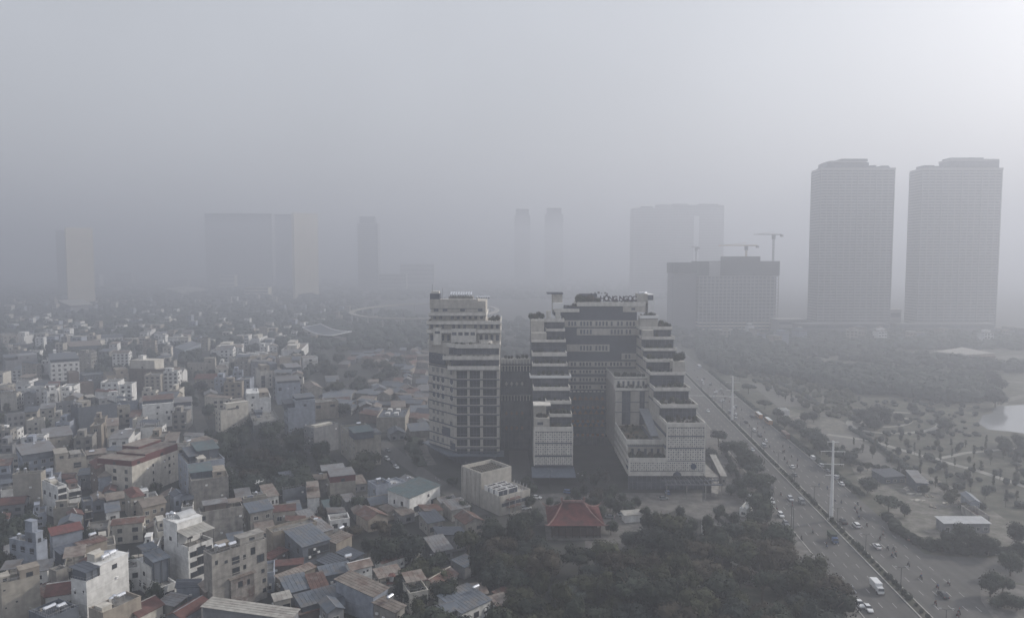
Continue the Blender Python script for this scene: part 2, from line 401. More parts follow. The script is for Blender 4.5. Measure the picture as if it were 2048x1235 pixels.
# ---------------------------------------------------------------- houses
FOOT = []           # (centre x, centre y, radius, label) of what stands
def roof_shape(b, x0, x1, y0, y1, z, kind, ov=0.45, rise=None, m=0, mg=1):
    """sloped roofs in local coordinates; gable and hip along the longer side"""
    X0, X1, Y0, Y1 = x0-ov, x1+ov, y0-ov, y1+ov
    t = 0.14
    if kind == 'shed':
        r = rise if rise else min(1.6, (Y1-Y0)*0.12)
        b.hexa([(X0,Y0,z),(X1,Y0,z),(X1,Y1,z+r),(X0,Y1,z+r)], [(X0,Y0,z+t),(X1,Y0,z+t),(X1,Y1,z+r+t),(X0,Y1,z+r+t)], m)
        b.face([(x0,y0,z),(x0,y1,z),(x0,y1,z+r*.97)], mg); b.face([(x1,y0,z),(x1,y1,z+r*.97),(x1,y1,z)], mg)
        b.face([(x0,y1,z),(x1,y1,z),(x1,y1,z+r*.97),(x0,y1,z+r*.97)], mg)
        n = int((X1-X0)/1.1)                      # raised ribs of the sheets
        for i in range(1, n):
            x = X0+(X1-X0)*i/n
            b.hexa([(x-.05,Y0,z+t),(x+.05,Y0,z+t),(x+.05,Y1,z+r+t),(x-.05,Y1,z+r+t)], [(x-.05,Y0,z+t+.07),(x+.05,Y0,z+t+.07),(x+.05,Y1,z+r+t+.07),(x-.05,Y1,z+r+t+.07)], m)
        return r
    lx = (x1-x0) >= (y1-y0)
    if kind == 'gable':
        r = rise if rise else min(3.2, min(x1-x0, y1-y0)*0.26)
        if lx:
            ym = (y0+y1)/2
            for ya, yb in ((Y0, ym), (Y1, ym)):
                q = [(X0,ya,z),(X1,ya,z),(X1,yb,z+r),(X0,yb,z+r)]
                if ya > yb: q = [q[1], q[0], q[3], q[2]]
                b.hexa(q, [(a,c,d+t) for a,c,d in q], m)
            b.face([(x0,y0,z),(x0,ym,z+r*.95),(x0,y1,z)], mg); b.face([(x1,y0,z),(x1,y1,z),(x1,ym,z+r*.95)], mg)
            b.box(X0, X1, ym-.12, ym+.12, z+r+t*.6, z+r+t+.12, mg)
        else:
            xm = (x0+x1)/2
            for xa, xb in ((X0, xm), (X1, xm)):
                q = [(xa,Y0,z),(xb,Y0,z+r),(xb,Y1,z+r),(xa,Y1,z)]
                if xa > xb: q = [q[1], q[0], q[3], q[2]]
                b.hexa(q, [(a,c,d+t) for a,c,d in q], m)
            b.face([(x0,y0,z),(x1,y0,z),(xm,y0,z+r*.95)], mg); b.face([(x0,y1,z),(xm,y1,z+r*.95),(x1,y1,z)], mg)
            b.box(xm-.12, xm+.12, Y0, Y1, z+r+t*.6, z+r+t+.12, mg)
        return r
    if kind == 'hip':
        r = rise if rise else min(3.5, min(x1-x0, y1-y0)*0.3); k = min(X1-X0, Y1-Y0)/2
        if lx: a, c = (X0+k*.8, (Y0+Y1)/2, z+r), (X1-k*.8, (Y0+Y1)/2, z+r); F = [((X0,Y0,z),(X1,Y0,z),c,a), ((X1,Y1,z),(X0,Y1,z),a,c), ((X0,Y1,z),(X0,Y0,z),a), ((X1,Y0,z),(X1,Y1,z),c)]
        else: a, c = ((X0+X1)/2, Y0+k*.8, z+r), ((X0+X1)/2, Y1-k*.8, z+r); F = [((X0,Y0,z),(X1,Y0,z),a), ((X1,Y1,z),(X0,Y1,z),c), ((X0,Y1,z),(X0,Y0,z),a,c), ((X1,Y0,z),(X1,Y1,z),c,a)]
        for q in F: b.face(q, m)
        b.face([(X0,Y0,z-.02),(X0,Y1,z-.02),(X1,Y1,z-.02),(X1,Y0,z-.02)], mg)
        return r
def wins(t, spec, face, w, d, h, rng, z0=0.0, dark=False):
    """spec: (cols, rows[, skip-bottom]) evenly set windows, or 'B3' a balcony front; face 'R' is y=0, 'L' is x=0"""
    if not spec: return
    ln = w if face == 'R' else d
    rz = 0 if face == 'R' else -math.pi/2
    def at(u, z): return (u, 0, z) if face == 'R' else (0, ln-u, z)
    if isinstance(spec, list):                 # explicit (u, z0, width, height) in fractions of the face and metres
        for (u, z, ww, hh) in spec: put('window', WIN_D, t, at(u*ln, z), rz, (ww, 1, hh))
        return
    if isinstance(spec, str):
        n = int(spec[1:]); fh = h/n
        for r in range(n):
            put('balcony' if r else 'door', BALC if r else WIN_D, t, at(ln/2, z0+r*fh+(.05 if r else 0.05)), rz, (ln*.8, 1.0 if r else 1, 1.0 if r else 2.3))
            if r: put('window', WIN_D, t, at(ln*.5, z0+r*fh+.25), rz, (min(2.6, ln*.55), 1, 2.1))
        return
    c, n = spec[0], spec[1]; fh = h/n; m = WIN_D if dark else (WIN if rng.random() < .5 else WIN_D)
    ww = min(1.9, ln/c*.55); wh = min(1.8, fh*.52)
    for r in range(n):
        for k in range(c):
            if rng.random() < .10: continue
            u = ln*(k+.5)/c
            put('window', m, t, at(u, z0+r*fh+fh*.32), rz, (ww*rng.choice((.8, 1, 1)), 1, wh))
AC = MB().box(-.42, .42, -.38, -.02, 0, .6).mesh('air_conditioner', M_WHITEP)
def build_house(p, rz, w, d, h, wall, roof, label, ext=(), wl=None, wr=None, rk='flat', rng=None, name='house', cat='house', group='houses of the dense quarter', par=0.9, short=None):
    rng = rng or random
    short = short or ('the '+label.split(',')[0])
    t = thing(name, label, cat, p, rz, group)
    W = WALLS[wall]; RF = ROOFS[roof]
    b = MB()
    top = h if rk != 'flat' else h-par
    b.box(0, w, 0, d, -.3, top-.02)
    if rk == 'flat':
        k = .22
        b.box(0, w, 0, k, top, h); b.box(0, w, d-k, d, top, h); b.box(0, k, k, d-k, top, h); b.box(w-k, w, k, d-k, top, h)
        b.box(-.07, w+.07, -.07, k+.05, h, h+.1); b.box(-.07, k+.05, k+.05, d+.07, h, h+.1); b.box(w-k, w+.07, k+.05, d+.07, h, h+.1)
    n = max(1, round(h/3.4))
    for i in range(1, n):
        z = h*i/n
        b.box(-.09, w+.05, -.09, -.003, z-.1, z+.08); b.box(-.09, -.003, 0, d+.05, z-.1, z+.08)
    put('wall', b.mesh('wall', W), t)
    rb = MB()
    if rk == 'flat':
        rb.box(.22, w-.22, .22, d-.22, top-.02, top+.05)
        for _ in range(int(w*d/30)+1):                    # pots, boxes and ducts left on the roof
            x, y, s = rng.uniform(.6, w-1.2), rng.uniform(.6, d-1.2), rng.uniform(.3, .8)
            rb.box(x, x+s, y, y+s*rng.uniform(.6, 1.6), top+.05, top+.05+rng.uniform(.3, .8), 1)
        put('roof', rb.mesh('roof', [RF, WALLS['concrete']]), t)
    else:
        roof_shape(rb, 0, w, 0, d, h, rk); put('roof', rb.mesh('roof', [RF, W]), t)
    if name == 'house' and rng.random() < .7:
        for _ in range(rng.randint(1, 3)):
            if rng.random() < .6: put('air_conditioner', AC, t, (rng.uniform(.7, w-.7), 0, rng.uniform(1.5, max(2, h-2))))
            else: put('air_conditioner', AC, t, (0, rng.uniform(.7, d-.7), rng.uniform(1.5, max(2, h-2))), -math.pi/2)
    if rk == 'flat' and rng.random() < .5:
        q = MB(); z_ = h+.1
        for i in range(int(w/1.1)+1): q.box(i*1.1+.05, i*1.1+.1, .05, .1, z_, z_+.8)
        q.box(0, w, .04, .11, z_+.8, z_+.86); q.box(.04, .11, .12, d, z_+.8, z_+.86)
        for i in range(1, int(d/1.1)+1): q.box(.05, .1, i*1.1, i*1.1+.05, z_, z_+.8)
        put('roof_railing', q.mesh('roof_railing', M_POST), t)
    wins(t, wl, 'L', w, d, h-1.0, rng); wins(t, wr, 'R', w, d, h-1.0, rng)
    for e in ext:
        if e[0] == 'blk':
            _, u0, u1, v0, v1, dh, wc = e[:7]; x0, x1, y0, y1 = u0*w, u1*w, v0*d, v1*d
            if x1-x0 < 1: x1 = x0+1
            z0 = top+.0; q = MB(); q.box(x0+.01, x1-.01, y0+.01, y1-.01, z0, h+dh-.25)
            q.box(x0-.12, x1+.12, y0-.12, y1+.12, h+dh-.25, h+dh, 0 if len(e) < 8 else 1)
            o = put('upper_storey' if (u1-u0)*(v1-v0) > .3 else 'stair_room', q.mesh('upper', [WALLS[wc], ROOFS[e[7]] if len(e) > 7 else WALLS[wc]]), t)
            if dh > 1.5:
                put('window', WIN_D, t, ((x0+x1)/2, y0, h+.2), 0, (min(1.6, (x1-x0)*.4), 1, min(1.3, dh*.5)))
                if y1-y0 > 2: put('window', WIN_D, t, (x0, (y0+y1)/2, h+.2), -math.pi/2, (min(1.2, (y1-y0)*.3), 1, min(1.2, dh*.5)))
        elif e[0] == 'can':
            _, u0, u1, v0, v1, dh, rc = e[:7]; x0, x1, y0, y1 = u0*w, u1*w, v0*d, v1*d
            q = MB(); rr = min(.9, (y1-y0)*.12)
            q.hexa([(x0-.3,y0-.3,h+dh),(x1+.3,y0-.3,h+dh),(x1+.3,y1+.3,h+dh+rr),(x0-.3,y1+.3,h+dh+rr)], [(x0-.3,y0-.3,h+dh+.1),(x1+.3,y0-.3,h+dh+.1),(x1+.3,y1+.3,h+dh+rr+.1),(x0-.3,y1+.3,h+dh+rr+.1)], 0)
            for px in (x0+.12, (x0+x1)/2, x1-.12):
                for py, zz in ((y0+.12, 0), (y1-.12, rr*.9)): q.box(px-.06, px+.06, py-.06, py+.06, top, h+dh+zz, 1)
            if len(e) > 7: q.box(x0+.3, x1-.3, y0+.3, y1-.3, top+.05, h+dh-.1, 2)
            for i in range(1, int((x1-x0)/1.2)):
                xx = x0+(x1-x0)*i/int((x1-x0)/1.2)
                q.hexa([(xx-.04,y0-.3,h+dh+.1),(xx+.04,y0-.3,h+dh+.1),(xx+.04,y1+.3,h+dh+rr+.1),(xx-.04,y1+.3,h+dh+rr+.1)], [(xx-.04,y0-.3,h+dh+.16),(xx+.04,y0-.3,h+dh+.16),(xx+.04,y1+.3,h+dh+rr+.16),(xx-.04,y1+.3,h+dh+rr+.16)], 0)
            put('canopy', q.mesh('canopy', [ROOFS[rc], M_DARKFR, WALLS[e[7]] if len(e) > 7 else M_DARKFR]), t)
        elif e[0] in ('tank', 'vtank', 'solar'):
            x, y = e[1]*w, e[2]*d; a = Matrix.Rotation(rz, 2) @ Vector((x, y))
            dz = e[3] if len(e) > 3 else 0
            zt = (top+.05 if rk == 'flat' else h+.5)+dz
            tank((p[0]+a.x, p[1]+a.y, zt), rz+(0 if len(e) < 5 else e[4]), short, {'tank': 0, 'vtank': 1, 'solar': 2}[e[0]])
        elif e[0] == 'dome':
            q = MB(); x0, x1, y0, y1 = e[1]*w, e[2]*w, e[3]*d, e[4]*d; zz = h+e[5]; rr = (y1-y0)/2
            for i in range(8):
                a0, a1 = math.pi*i/8, math.pi*(i+1)/8; ym = (y0+y1)/2
                f = lambda a: (ym-rr*math.cos(a), zz+rr*.5*math.sin(a))
                (ya, za), (yb, zb) = f(a0), f(a1)
                q.face([(x0,ya,za),(x1,ya,za),(x1,yb,zb),(x0,yb,zb)])
            q.face([(x0, (y0+y1)/2-rr*math.cos(math.pi*i/8), zz+rr*.5*math.sin(math.pi*i/8)) for i in range(9)])
            q.face([(x1, (y0+y1)/2-rr*math.cos(math.pi*i/8), zz+rr*.5*math.sin(math.pi*i/8)) for i in reversed(range(9))])
            put('vaulted_roof', q.mesh('vault', ROOFS['white']), t)
    a = Matrix.Rotation(rz, 2) @ Vector((w/2, d/2))
    FOOT.append((p[0]+a.x, p[1]+a.y, math.hypot(w, d)/2, w, d, rz, label, h))
    return t
TILE = {1:(0,1020,5.745),2:(270,1020,5.745),3:(540,1020,5.745),4:(0,840,5.745),5:(270,840,5.745),6:(540,840,5.745),7:(0,660,5.745),8:(270,660,5.745),9:(540,660,5.256),10:(820,880,3.478),11:(1300,860,3.293)}
def quad(tile, N, L, Rr, h):
    ox, oy, s = TILE[tile]
    P = [G(ox+a[0]/s, oy+a[1]/s, h) for a in (N, L, Rr)]
    n, l, r = P; a = (r-n).xy; b = (l-n).xy
    if a.length >= b.length:
        ux = a.normalized(); uy = Vector((-ux.y, ux.x)); w = a.length; d = abs(b.dot(uy))
    else:
        uy = b.normalized(); ux = Vector((uy.y, -uy.x)); d = b.length; w = abs(a.dot(ux))
    return n, math.atan2(ux.y, ux.x), max(3.2, min(w, 60)), max(3.2, min(d, 60))
def H(tile, N, L, Rr, h, wall, roof, label, rk='flat', wl=None, wr=None, ext=(), **k):
    n, rz, w, d = quad(tile, N, L, Rr, h)
    if w > 45 or d > 40: print('BIG', label, round(w), round(d))
    return build_house((n.x, n.y, 0), rz, w, d, h, wall, roof, label, ext, wl, wr, rk, random.Random(len(FOOT)), **k)

# ---------------------------------------------------------------- houses read off the photograph, nearest first
a_ = 'small'
H(1,(990,822),(845,768),(1475,600),13,'white','dark','tall narrow white house with one blank sunlit side wall and two steel tanks', wl=[(.25,9,.5,1.6),(.3,5,1.4,.7),(.8,9.5,.5,.9)], ext=[('blk',.32,1,0,1,3.0,'white'),('can',0,.30,0,1,2.6,'dark','slate'),('blk',.38,.6,.5,1,5.2,'cream'),('tank',.55,.3,3.2),('tank',.75,.4,3.2)], short='the tall narrow white house')
H(1,(415,385),(105,320),(600,350),12,'blue','slab','pale blue four storey house with a stepped stair tower on its roof', wl=(3,3), ext=[('blk',.0,.65,.0,.4,3.6,'blue'),('blk',0,.5,.12,.38,7.0,'blue'),('vtank',.3,.75)], short='the pale blue house with the stair tower')
H(1,(600,290),(530,240),(945,215),9,'blue','red','long pale building under a bright red sheet roof', rk='shed')
H(1,(10,852),(-90,790),(455,735),14,'beige','slab','large windowless beige block at the lower left edge', wr=[(.08,12,.5,.4),(.38,8,.5,.4),(.1,7,.4,.4),(.4,3,.4,.4)], ext=[('blk',.48,1,0,.7,2.6,'tan'),('blk',0,.25,.2,.8,1.6,'beige')], short='the windowless beige block')
H(1,(705,505),(630,460),(1020,410),7,'slate','dark','dark little house under a blue grey lean-to roof', rk='shed', wr=[(.6,2.5,4,2.4)])
H(1,(945,425),(900,385),(1225,335),7.5,'tan','rust','tan house wall beside a steel tank and solar panel', wr=(2,1), ext=[('tank',.6,.7)], rk='shed')
H(1,(500,985),(440,905),(790,865),4,'tan','rust','low rust brown double sheet roof between taller houses', rk='shed')
H(1,(645,700),(560,670),(735,668),8.5,'concrete','slab','small cement house with a plain flat roof and no windows')
H(1,(1185,1180),(1100,1080),(1620,985),10,'tan','slab','flat roofed tan house crowded with tanks, planters and a dish', ext=[('vtank',.4,.5),('vtank',.52,.6),('blk',.05,.3,.2,.7,.9,'cream'),('tank',.7,.6)], short='the crowded tan roof')
H(2,(45,1225),(-70,1120),(320,1085),5.5,'cream','tile','red tiled roof with white gutters at the bottom edge', rk='gable', wr=(5,1))
H(1,(560,1245),(330,1150),(850,1080),8,'slate','dark','dark flat roof carrying three round steel tanks and a white ladder', ext=[('tank',.3,.5),('tank',.42,.5),('tank',.62,.3),('solar',.75,.3)], short='the dark flat roof with the ladder')
H(2,(610,428),(330,318),(897,325),13.8,'white','slab','five storey white front with blue flank and three columns of windows', wr=[(.2,.6,2.3,1.7),(.2,4,2.3,1.7),(.2,7.2,2.3,1.7),(.2,10.4,2.3,1.7),(.82,4,2.0,1.7),(.82,7.2,2.0,1.7),(.82,10.4,2.0,1.7),(.51,4,3.0,2.6),(.51,7.2,3.0,2.6),(.51,10.3,3.0,2.6)], ext=[('blk',0,1,.42,1,6.4,'white'),('can',-.02,1.02,-.02,.42,3.4,'pale'),('dome',.3,.95,.6,.95,6.5),('tank',.15,.75,7.3,1.4),('vtank',.08,.9,6.4)], short='the five storey white house')
H(2,(880,520),(760,470),(1510,322),18,'concrete','slab','wide grey apartment block with a grid of square windows', wr=[(.08,15,.8,1.2),(.25,14.5,.9,.9),(.42,13.5,2.3,2.1),(.42,10.3,2.3,2.1),(.58,14,.8,1.3),(.58,11,.8,1.3),(.74,14.5,1.4,2.2),(.88,11.5,2.4,2.4),(.92,8,1,1.2),(.94,5,1,1.2),(.94,2,1,1.2)], ext=[('blk',.55,1,.3,1,1.8,'concrete'),('tank',.42,.35),('tank',.25,.5),('vtank',.15,.5),('blk',.2,.4,.6,1,1.5,'tan')], short='the wide grey apartment block')
H(2,(1100,800),(1045,700),(1370,710),9.5,'stained','tan','mould stained wall with a tilted tan sheet roof and air conditioners', rk='shed', wr=[(.4,6.5,1.4,1.8),(.75,6.5,.8,1.6)], ext=[('tank',-.2,.3,-1)], short='the mould stained house')
H(2,(820,940),(740,850),(1010,862),6.5,'brown','tan','lower brown annex under a hipped tan roof', rk='gable', wr=(2,1))
H(2,(303,882),(25,700),(458,815),5.4,'white','slab','small white corner house with stepped terraces and a wide window', wl=(5,1), wr=[(.55,1.2,2.8,2.2)], ext=[('blk',.0,1,.4,1,4.0,'white'),('can',0,1.1,.28,.72,6.2,'blue','slate'),('can',.1,1.05,.75,1.0,7.4,'blue')], short='the small white corner house')
H(2,(450,1098),(310,1050),(600,985),5,'concrete','grey','low grey sheet roof wedged before the red one', rk='shed')
H(2,(540,1245),(465,1150),(850,1055),5.5,'grey','tile','dark red gable roof over a striped shed wall', rk='gable', wr=(4,1))
H(3,(230,1245),(-775,1168),(312,1138),6,'grey','pale','very long pale sheet roof across the bottom edge', rk='shed')
H(3,(375,420),(170,287),(660,315),7,'slate','blue','dark walled box house with a large tilted blue grey roof', rk='shed', wr=[(.35,2,3,4),(.75,2.8,4.5,3)], wl=(2,2))
H(3,(615,245),(470,165),(740,222),6.5,'concrete','grey','grey roof joined behind the blue grey box roof', rk='shed')
H(3,(30,255),(-60,200),(540,128),8.5,'tan','slab','long tan party wall with white sacks lying on top')
H(3,(760,378),(722,300),(940,285),4,'tan','tan','small tan roof with a tank beside dark trees', rk='shed', ext=[('tank',.9,.8)], short='the small tan roof by the trees')
H(3,(700,645),(565,590),(860,560),4,'slate','dark','dark blue sheds stepping down behind the white cottage', rk='shed')
H(3,(935,690),(862,622),(1172,632),5.5,'white','tan','white cottage with four tiny windows under a tan roof', rk='gable', wr=[(.12,3.2,.6,.9),(.3,3.4,.6,.9),(.6,3.8,.7,.6),(.78,4,.6,.6),(.68,.8,.6,.6)], ext=[('tank',.1,.9,.6)], short='the white cottage with four windows')
H(3,(1295,607),(1165,562),(1545,528),3.4,'white','rust','low white wing with rusty patched roof and pointed gable', rk='shed', wr=(4,1), ext=[('tank',.1,.5,.3)], short='the low white wing')
H(3,(1552,502),(1475,450),(1750,415),3.4,'white','grey','low white wing with grey roof and brown door', rk='shed', wr=[(.2,.1,1.1,2.1),(.7,1,1.1,1.2)], ext=[('tank',.05,.8,.3)], short='the low white wing with the brown door')
H(3,(600,757),(480,690),(935,692),4.2,'slate','blue','long blue grey roof ending against the white cottage', rk='shed')
H(3,(205,950),(118,818),(455,862),4,'slate','blue','broad blue grey shed roof beside a rusty one', rk='shed')
H(3,(485,908),(418,782),(655,850),4.2,'tan','rust','tan roof with faded red patches in the middle of the sheds', rk='shed')
H(3,(130,800),(90,760),(520,652),4,'tan','tan','long narrow tan roof with red patch above the sheds', rk='shed')
H(3,(370,1110),(312,1000),(850,975),4.8,'slate','blue','largest blue grey shed roof near the bottom', rk='shed')
H(3,(1185,990),(755,850),(1342,885),7.5,'blue','tan','big patched sheet roof over a blue grey warehouse wall', rk='shed', wr=(3,2))
H(3,(1440,1170),(1190,1095),(1570,1100),5,'concrete','tan','grey house with a single tank behind the warehouse', rk='shed', ext=[('tank',.6,.5,.2)], short='the grey house behind the warehouse')
H(3,(640,1118),(585,1060),(850,1088),4,'tan','blue','small house with a short blue grey roof and tan wall', rk='shed', wr=(2,1))
H(3,(350,1195),(325,1135),(600,1120),3,'brown','rust','rust striped lean-to roof', rk='shed')
H(3,(60,1042),(-5,992),(240,1000),4.5,'cream','pale','little pale roofed room with an open balcony', rk='shed', wr=[(.7,1,2,2)])
H(3,(945,562),(770,512),(1085,500),3,'slate','dark','dark blue roof under the tree crowns', rk='shed')
H(3,(30,645),(-100,700),(370,612),3.4,'brown','tile','long dull red roof left of the sheds', rk='shed')
H(3,(10,560),(-60,530),(200,455),3.2,'brown','tile','upper dull red strip of roof behind the sheds', rk='shed')
H(4,(142,622),(105,590),(468,604),14,'beige','slab','tall blank beige wall with two steel balls of tanks on top', ext=[('vtank',.1,.5),('vtank',.35,.6)], short='the tall blank beige house')
H(4,(662,765),(480,690),(785,758),13,'white','slab','slim white front with four big grilled windows one above another', wr=[(.5,.6,3,2.4),(.5,3.6,3,2.4),(.5,7,3,2.6),(.5,10.3,3,1.8)], wl=(3,2), ext=[('tank',.6,.7,.3),('blk',.1,.9,.5,.9,.8,'cream')], short='the slim white front')
H(4,(792,800),(740,740),(925,772),9,'white','tile','white framed house with an open dark top floor and red brown roof', wr=[(.5,5.2,4.4,2.8),(.5,1,3,2)], ext=[('blk',.1,.9,.4,1,2.0,'brown','tile')])
H(4,(805,1112),(775,1060),(972,1108),6.5,'cream','tile','villa with a white pediment and a steep red tiled roof', rk='gable', wr=(3,2))
H(4,(955,942),(932,885),(1038,922),9.5,'slate','slab','narrow dark house with white balconies', wr='B3')
H(4,(262,445),(188,350),(632,380),11,'blue','grey','blue grey four storey house under one long dark overhanging roof', wr=(4,3), wl=(1,3), ext=[('can',-.02,1.02,-.05,1,2.0,'grey','slate'),('vtank',.5,.7,2)], short='the blue grey four storey house')
H(4,(637,465),(600,378),(1015,452),10.5,'beige','slab','stepped beige block with roof parapets at two levels', ext=[('blk',0,.42,.1,.8,2.8,'beige'),('blk',.5,.85,.1,.6,1.6,'concrete')], wr=[(.7,6,3,2.4)])
H(4,(987,452),(962,402),(1400,392),8.5,'concrete','tan','long house with a white parapet band and tan roofs', ext=[('can',.05,.6,.2,.9,1.6,'tan'),('tank',.2,.5,1.6),('blk',.75,.9,.0,.5,1.6,'white')], wr=(5,2), short='the white parapet house')
H(4,(1140,655),(1085,600),(1400,625),9.5,'blue','tan','villa with a fan shaped tan hip roof and blue walls', rk='hip', wl=(2,2))
H(4,(1110,560),(1035,480),(1370,530),12.5,'brown','tile','villa with an upturned red tile gable behind the fan roof', rk='gable')
H(5,(-38,532),(-148,402),(490,342),14,'cream','tan','big five storey cream house with maroon sheet top floor', wr=[(.44,10.6,.8,1.3),(.44,7.4,.8,1.3),(.44,4.2,.8,1.3),(.80,11,1.1,1.4),(.80,7.8,1.1,1.4),(.80,4.7,1.1,1.4),(.70,11.3,.7,.6),(.90,11.5,.7,.6),(.70,8,.7,.6),(.90,8.2,.7,.6)], wl=(3,4), ext=[('blk',.0,.28,0,1,2.6,'maroon','tan'),('blk',.28,1,0,.85,3.4,'maroon','tan'),('blk',.5,1,.5,1,4.6,'maroon','tan')], short='the maroon topped house')
H(4,(1505,888),(1430,800),(1648,852),9.5,'beige','tile','beige villa with red hipped roof and two square windows', rk='hip', wr=[(.35,6,1.5,1.6),(.35,2.5,1.5,1.6)])
H(5,(95,1005),(60,940),(350,942),7.5,'tan','tan','tan villa with a broad gable and round arched porch', rk='gable', wr=(3,2))
H(5,(445,882),(400,838),(605,862),8.5,'blue','slate' if False else 'dark','grey blue villa with a pointed dormer in shade', rk='gable', wr=(2,2))
H(5,(645,700),(612,560),(1078,655),14,'concrete','slab','tall bare cement block with a teal canopy on top', wl=(2,4), ext=[('can',0,.6,.3,.8,1.8,'green','slate'),('blk',.6,.95,.2,.7,1.6,'tan')])
H(5,(600,505),(492,380),(1058,465),15,'blue','slab','blue grey house with three overlapping teal canopies', ext=[('can',.1,.35,.2,.9,2,'blue','slate'),('can',.35,.95,.3,.95,3.4,'green','slate'),('blk',.28,.5,0,.3,1.6,'cream')], wl=(2,4))
H(5,(705,300),(640,250),(955,236),9,'white','tan','row of white rooms under a tan roof with steel tank', rk='shed', wr=(4,2), ext=[('tank',-.1,.4,.3)], short='the row of white rooms')
H(5,(745,1062),(705,1010),(1235,985),12.5,'concrete','slab','grey cement block with one small brown window', wr=[(.08,9.6,1.4,1.5)], ext=[('can',.1,.65,.3,1,1.8,'grey','brown'),('can',.6,1,.4,1,1.2,'tan')])
H(5,(1325,1065),(1255,990),(1590,1015),10,'concrete','blue','cement house with a blue lean-to roof', rk='shed', wr=(2,3))
H(5,(1248,902),(1212,880),(1515,866),10.5,'beige','slab','beige block with a steel tank and blue solar panel', ext=[('vtank',.55,.5),('solar',.3,.5)], short='the beige block with solar panel')
H(5,(1515,882),(1440,790),(1650,862),7.5,'white','tan','white rooms below a tan lean-to left of the trees', rk='shed', wr=(3,2))
H(6,(45,1055),(-10,1000),(290,1028),8.5,'beige','tile','beige house under a salmon red gable roof', rk='gable', wr=(2,2))
H(6,(440,892),(425,795),(565,872),6.5,'white','tan','little white tower house with two stepped roofs', rk='shed', ext=[('can',0,1,.5,1.0,2.6,'tan')])
H(6,(692,722),(652,622),(985,692),8.5,'beige','grey','beige house with a maroon attic and corrugated grey roof', ext=[('blk',0,1,.0,.9,2.8,'maroon','grey'),('can',-.2,.7,.8,1.3,2.4,'grey')])
H(6,(1220,752),(1122,692),(1345,692),9,'blue','dark','bluish house with a steel tank next to the white terrace', ext=[('tank',.5,.6)], wl=(2,2), short='the bluish house')
H(6,(1390,742),(1290,692),(1560,697),7,'blue','white','pale house with a bare white roof terrace', ext=[('vtank',.2,.5)], wr=(2,1), short='the white terrace house')
H(6,(1603,895),(1482,785),(1955,745),8.2,'white','green','white house with teal roof and two wide dark openings', rk='shed', wr=[(.22,1.5,3.6,2.6),(.78,2,3.6,1.9),(.6,5.5,1.2,1.1)], wl=[(.3,4.6,.8,1.6),(.65,4.6,1.2,1.6)])
H(6,(1350,1047),(1252,992),(1465,1022),3.8,'tan','tan','tiny tan hut with a hipped sheet roof', rk='hip', wr=(2,1))
H(6,(880,937),(822,880),(1000,920),4.2,'grey','grey','small grey roof behind the lone tree', rk='shed')
H(6,(645,1022),(598,950),(795,1000),3,'slate','green','low teal roof in front of the maroon attic house', rk='shed')
H(6,(150,802),(105,765),(415,752),7,'slate','grey','long grey blue wall below the dark trees')
H(6,(985,197),(812,60),(1292,175),15,'beige','slab','beige end wall apartment block with dark green roof canopy', wl=(4,4), ext=[('can',-.1,.7,-.05,.3,2.6,'green','slate'),('blk',.65,1,0,.3,1.4,'grey'),('tank',.5,.6,2)], short='the beige end wall block')
H(6,(500,92),(402,60),(782,32),14,'grey','slab','plain grey apartment block with balconies on its left side', wl=(3,4), ext=[('blk',.1,.8,.1,.5,.8,'cream')])
H(9,(1420,912),(1120,912),(1468,815),9,'beige','dark','low plant building with four white chillers on a dark sunken roof', ext=[('blk',.3,.42,.3,.45,.8,'white'),('blk',.3,.42,.6,.75,.8,'white'),('blk',.7,.82,.3,.45,.8,'white'),('blk',.7,.82,.6,.75,.8,'white')], name='plant_building', cat='building')
H(8,(85,915),(30,860),(658,868),11.5,'white','slab','large white house with two open dark loggias and brown roof canopy', wr=[(.29,8,.9,1.2),(.29,4.5,.9,1.2),(.48,8.2,1.1,1.4),(.58,8.2,1.1,1.4),(.52,4.3,1.4,2),(.83,4,.8,1),(.97,2,.8,1.1)], ext=[('blk',0,.62,.0,.8,3.0,'white'),('can',0,.62,.1,.9,5.0,'rust','slate'),('can',.62,1,.1,.9,2.4,'grey','slate')], short='the large white loggia house')
H(7,(900,892),(800,855),(1340,832),17,'slate','slab','huge windowless dark blue slab of a building', ext=[('blk',-.0,.1,0,.4,2.2,'grey'),('blk',.1,.38,.3,.8,2.6,'beige'),('blk',.6,.82,.3,.8,3.0,'grey'),('can',.35,.55,.5,.9,4.0,'pale'),('vtank',.02,.5,2.2)], short='the dark blue slab')
H(7,(1350,885),(1338,862),(1495,872),11,'beige','slab','narrow beige house with white shutters on three floors', wr=(2,3), ext=[('vtank',.2,.5)], short='the narrow beige house')
H(7,(1505,967),(1495,942),(1580,957),6.5,'white','dark','small white gabled house beside the loggia house', rk='gable', wr=(1,2))
H(7,(580,378),(548,300),(905,347),16,'white','dark','white block with dark square windows and a blue grey roof', wr=(5,4), ext=[('can',0,1,0,.9,2.4,'blue','slate'),('blk',.2,.3,.8,1,6,'white')])
H(7,(60,352),(30,315),(455,342),15,'grey','slab','broad grey blank block behind the beige wall', ext=[('blk',.4,1,.2,.9,3,'grey'),('can',0,.4,.3,.9,2,'blue')])
H(7,(1480,440),(1445,405),(1940,450),17,'brown','slab','brown block with small white shutters and a cream penthouse', wr=[(.18,13,.9,1.2),(.34,13,.9,1.2),(.18,9.6,.9,1.2),(.34,9.6,.9,1.2),(.18,6.2,.9,1.2),(.34,6.2,.9,1.2),(.6,11,2,.8),(.7,8,1,.8)], ext=[('blk',0,.62,.1,.9,6.5,'cream'),('blk',.12,.24,.4,.7,9.5,'white')], short='the brown block')
H(7,(1225,522),(1185,482),(1480,502),14,'tan','slab','dull tan block left of the brown one', ext=[('blk',.45,1,.2,.9,3.4,'tan')], wr=(3,3))
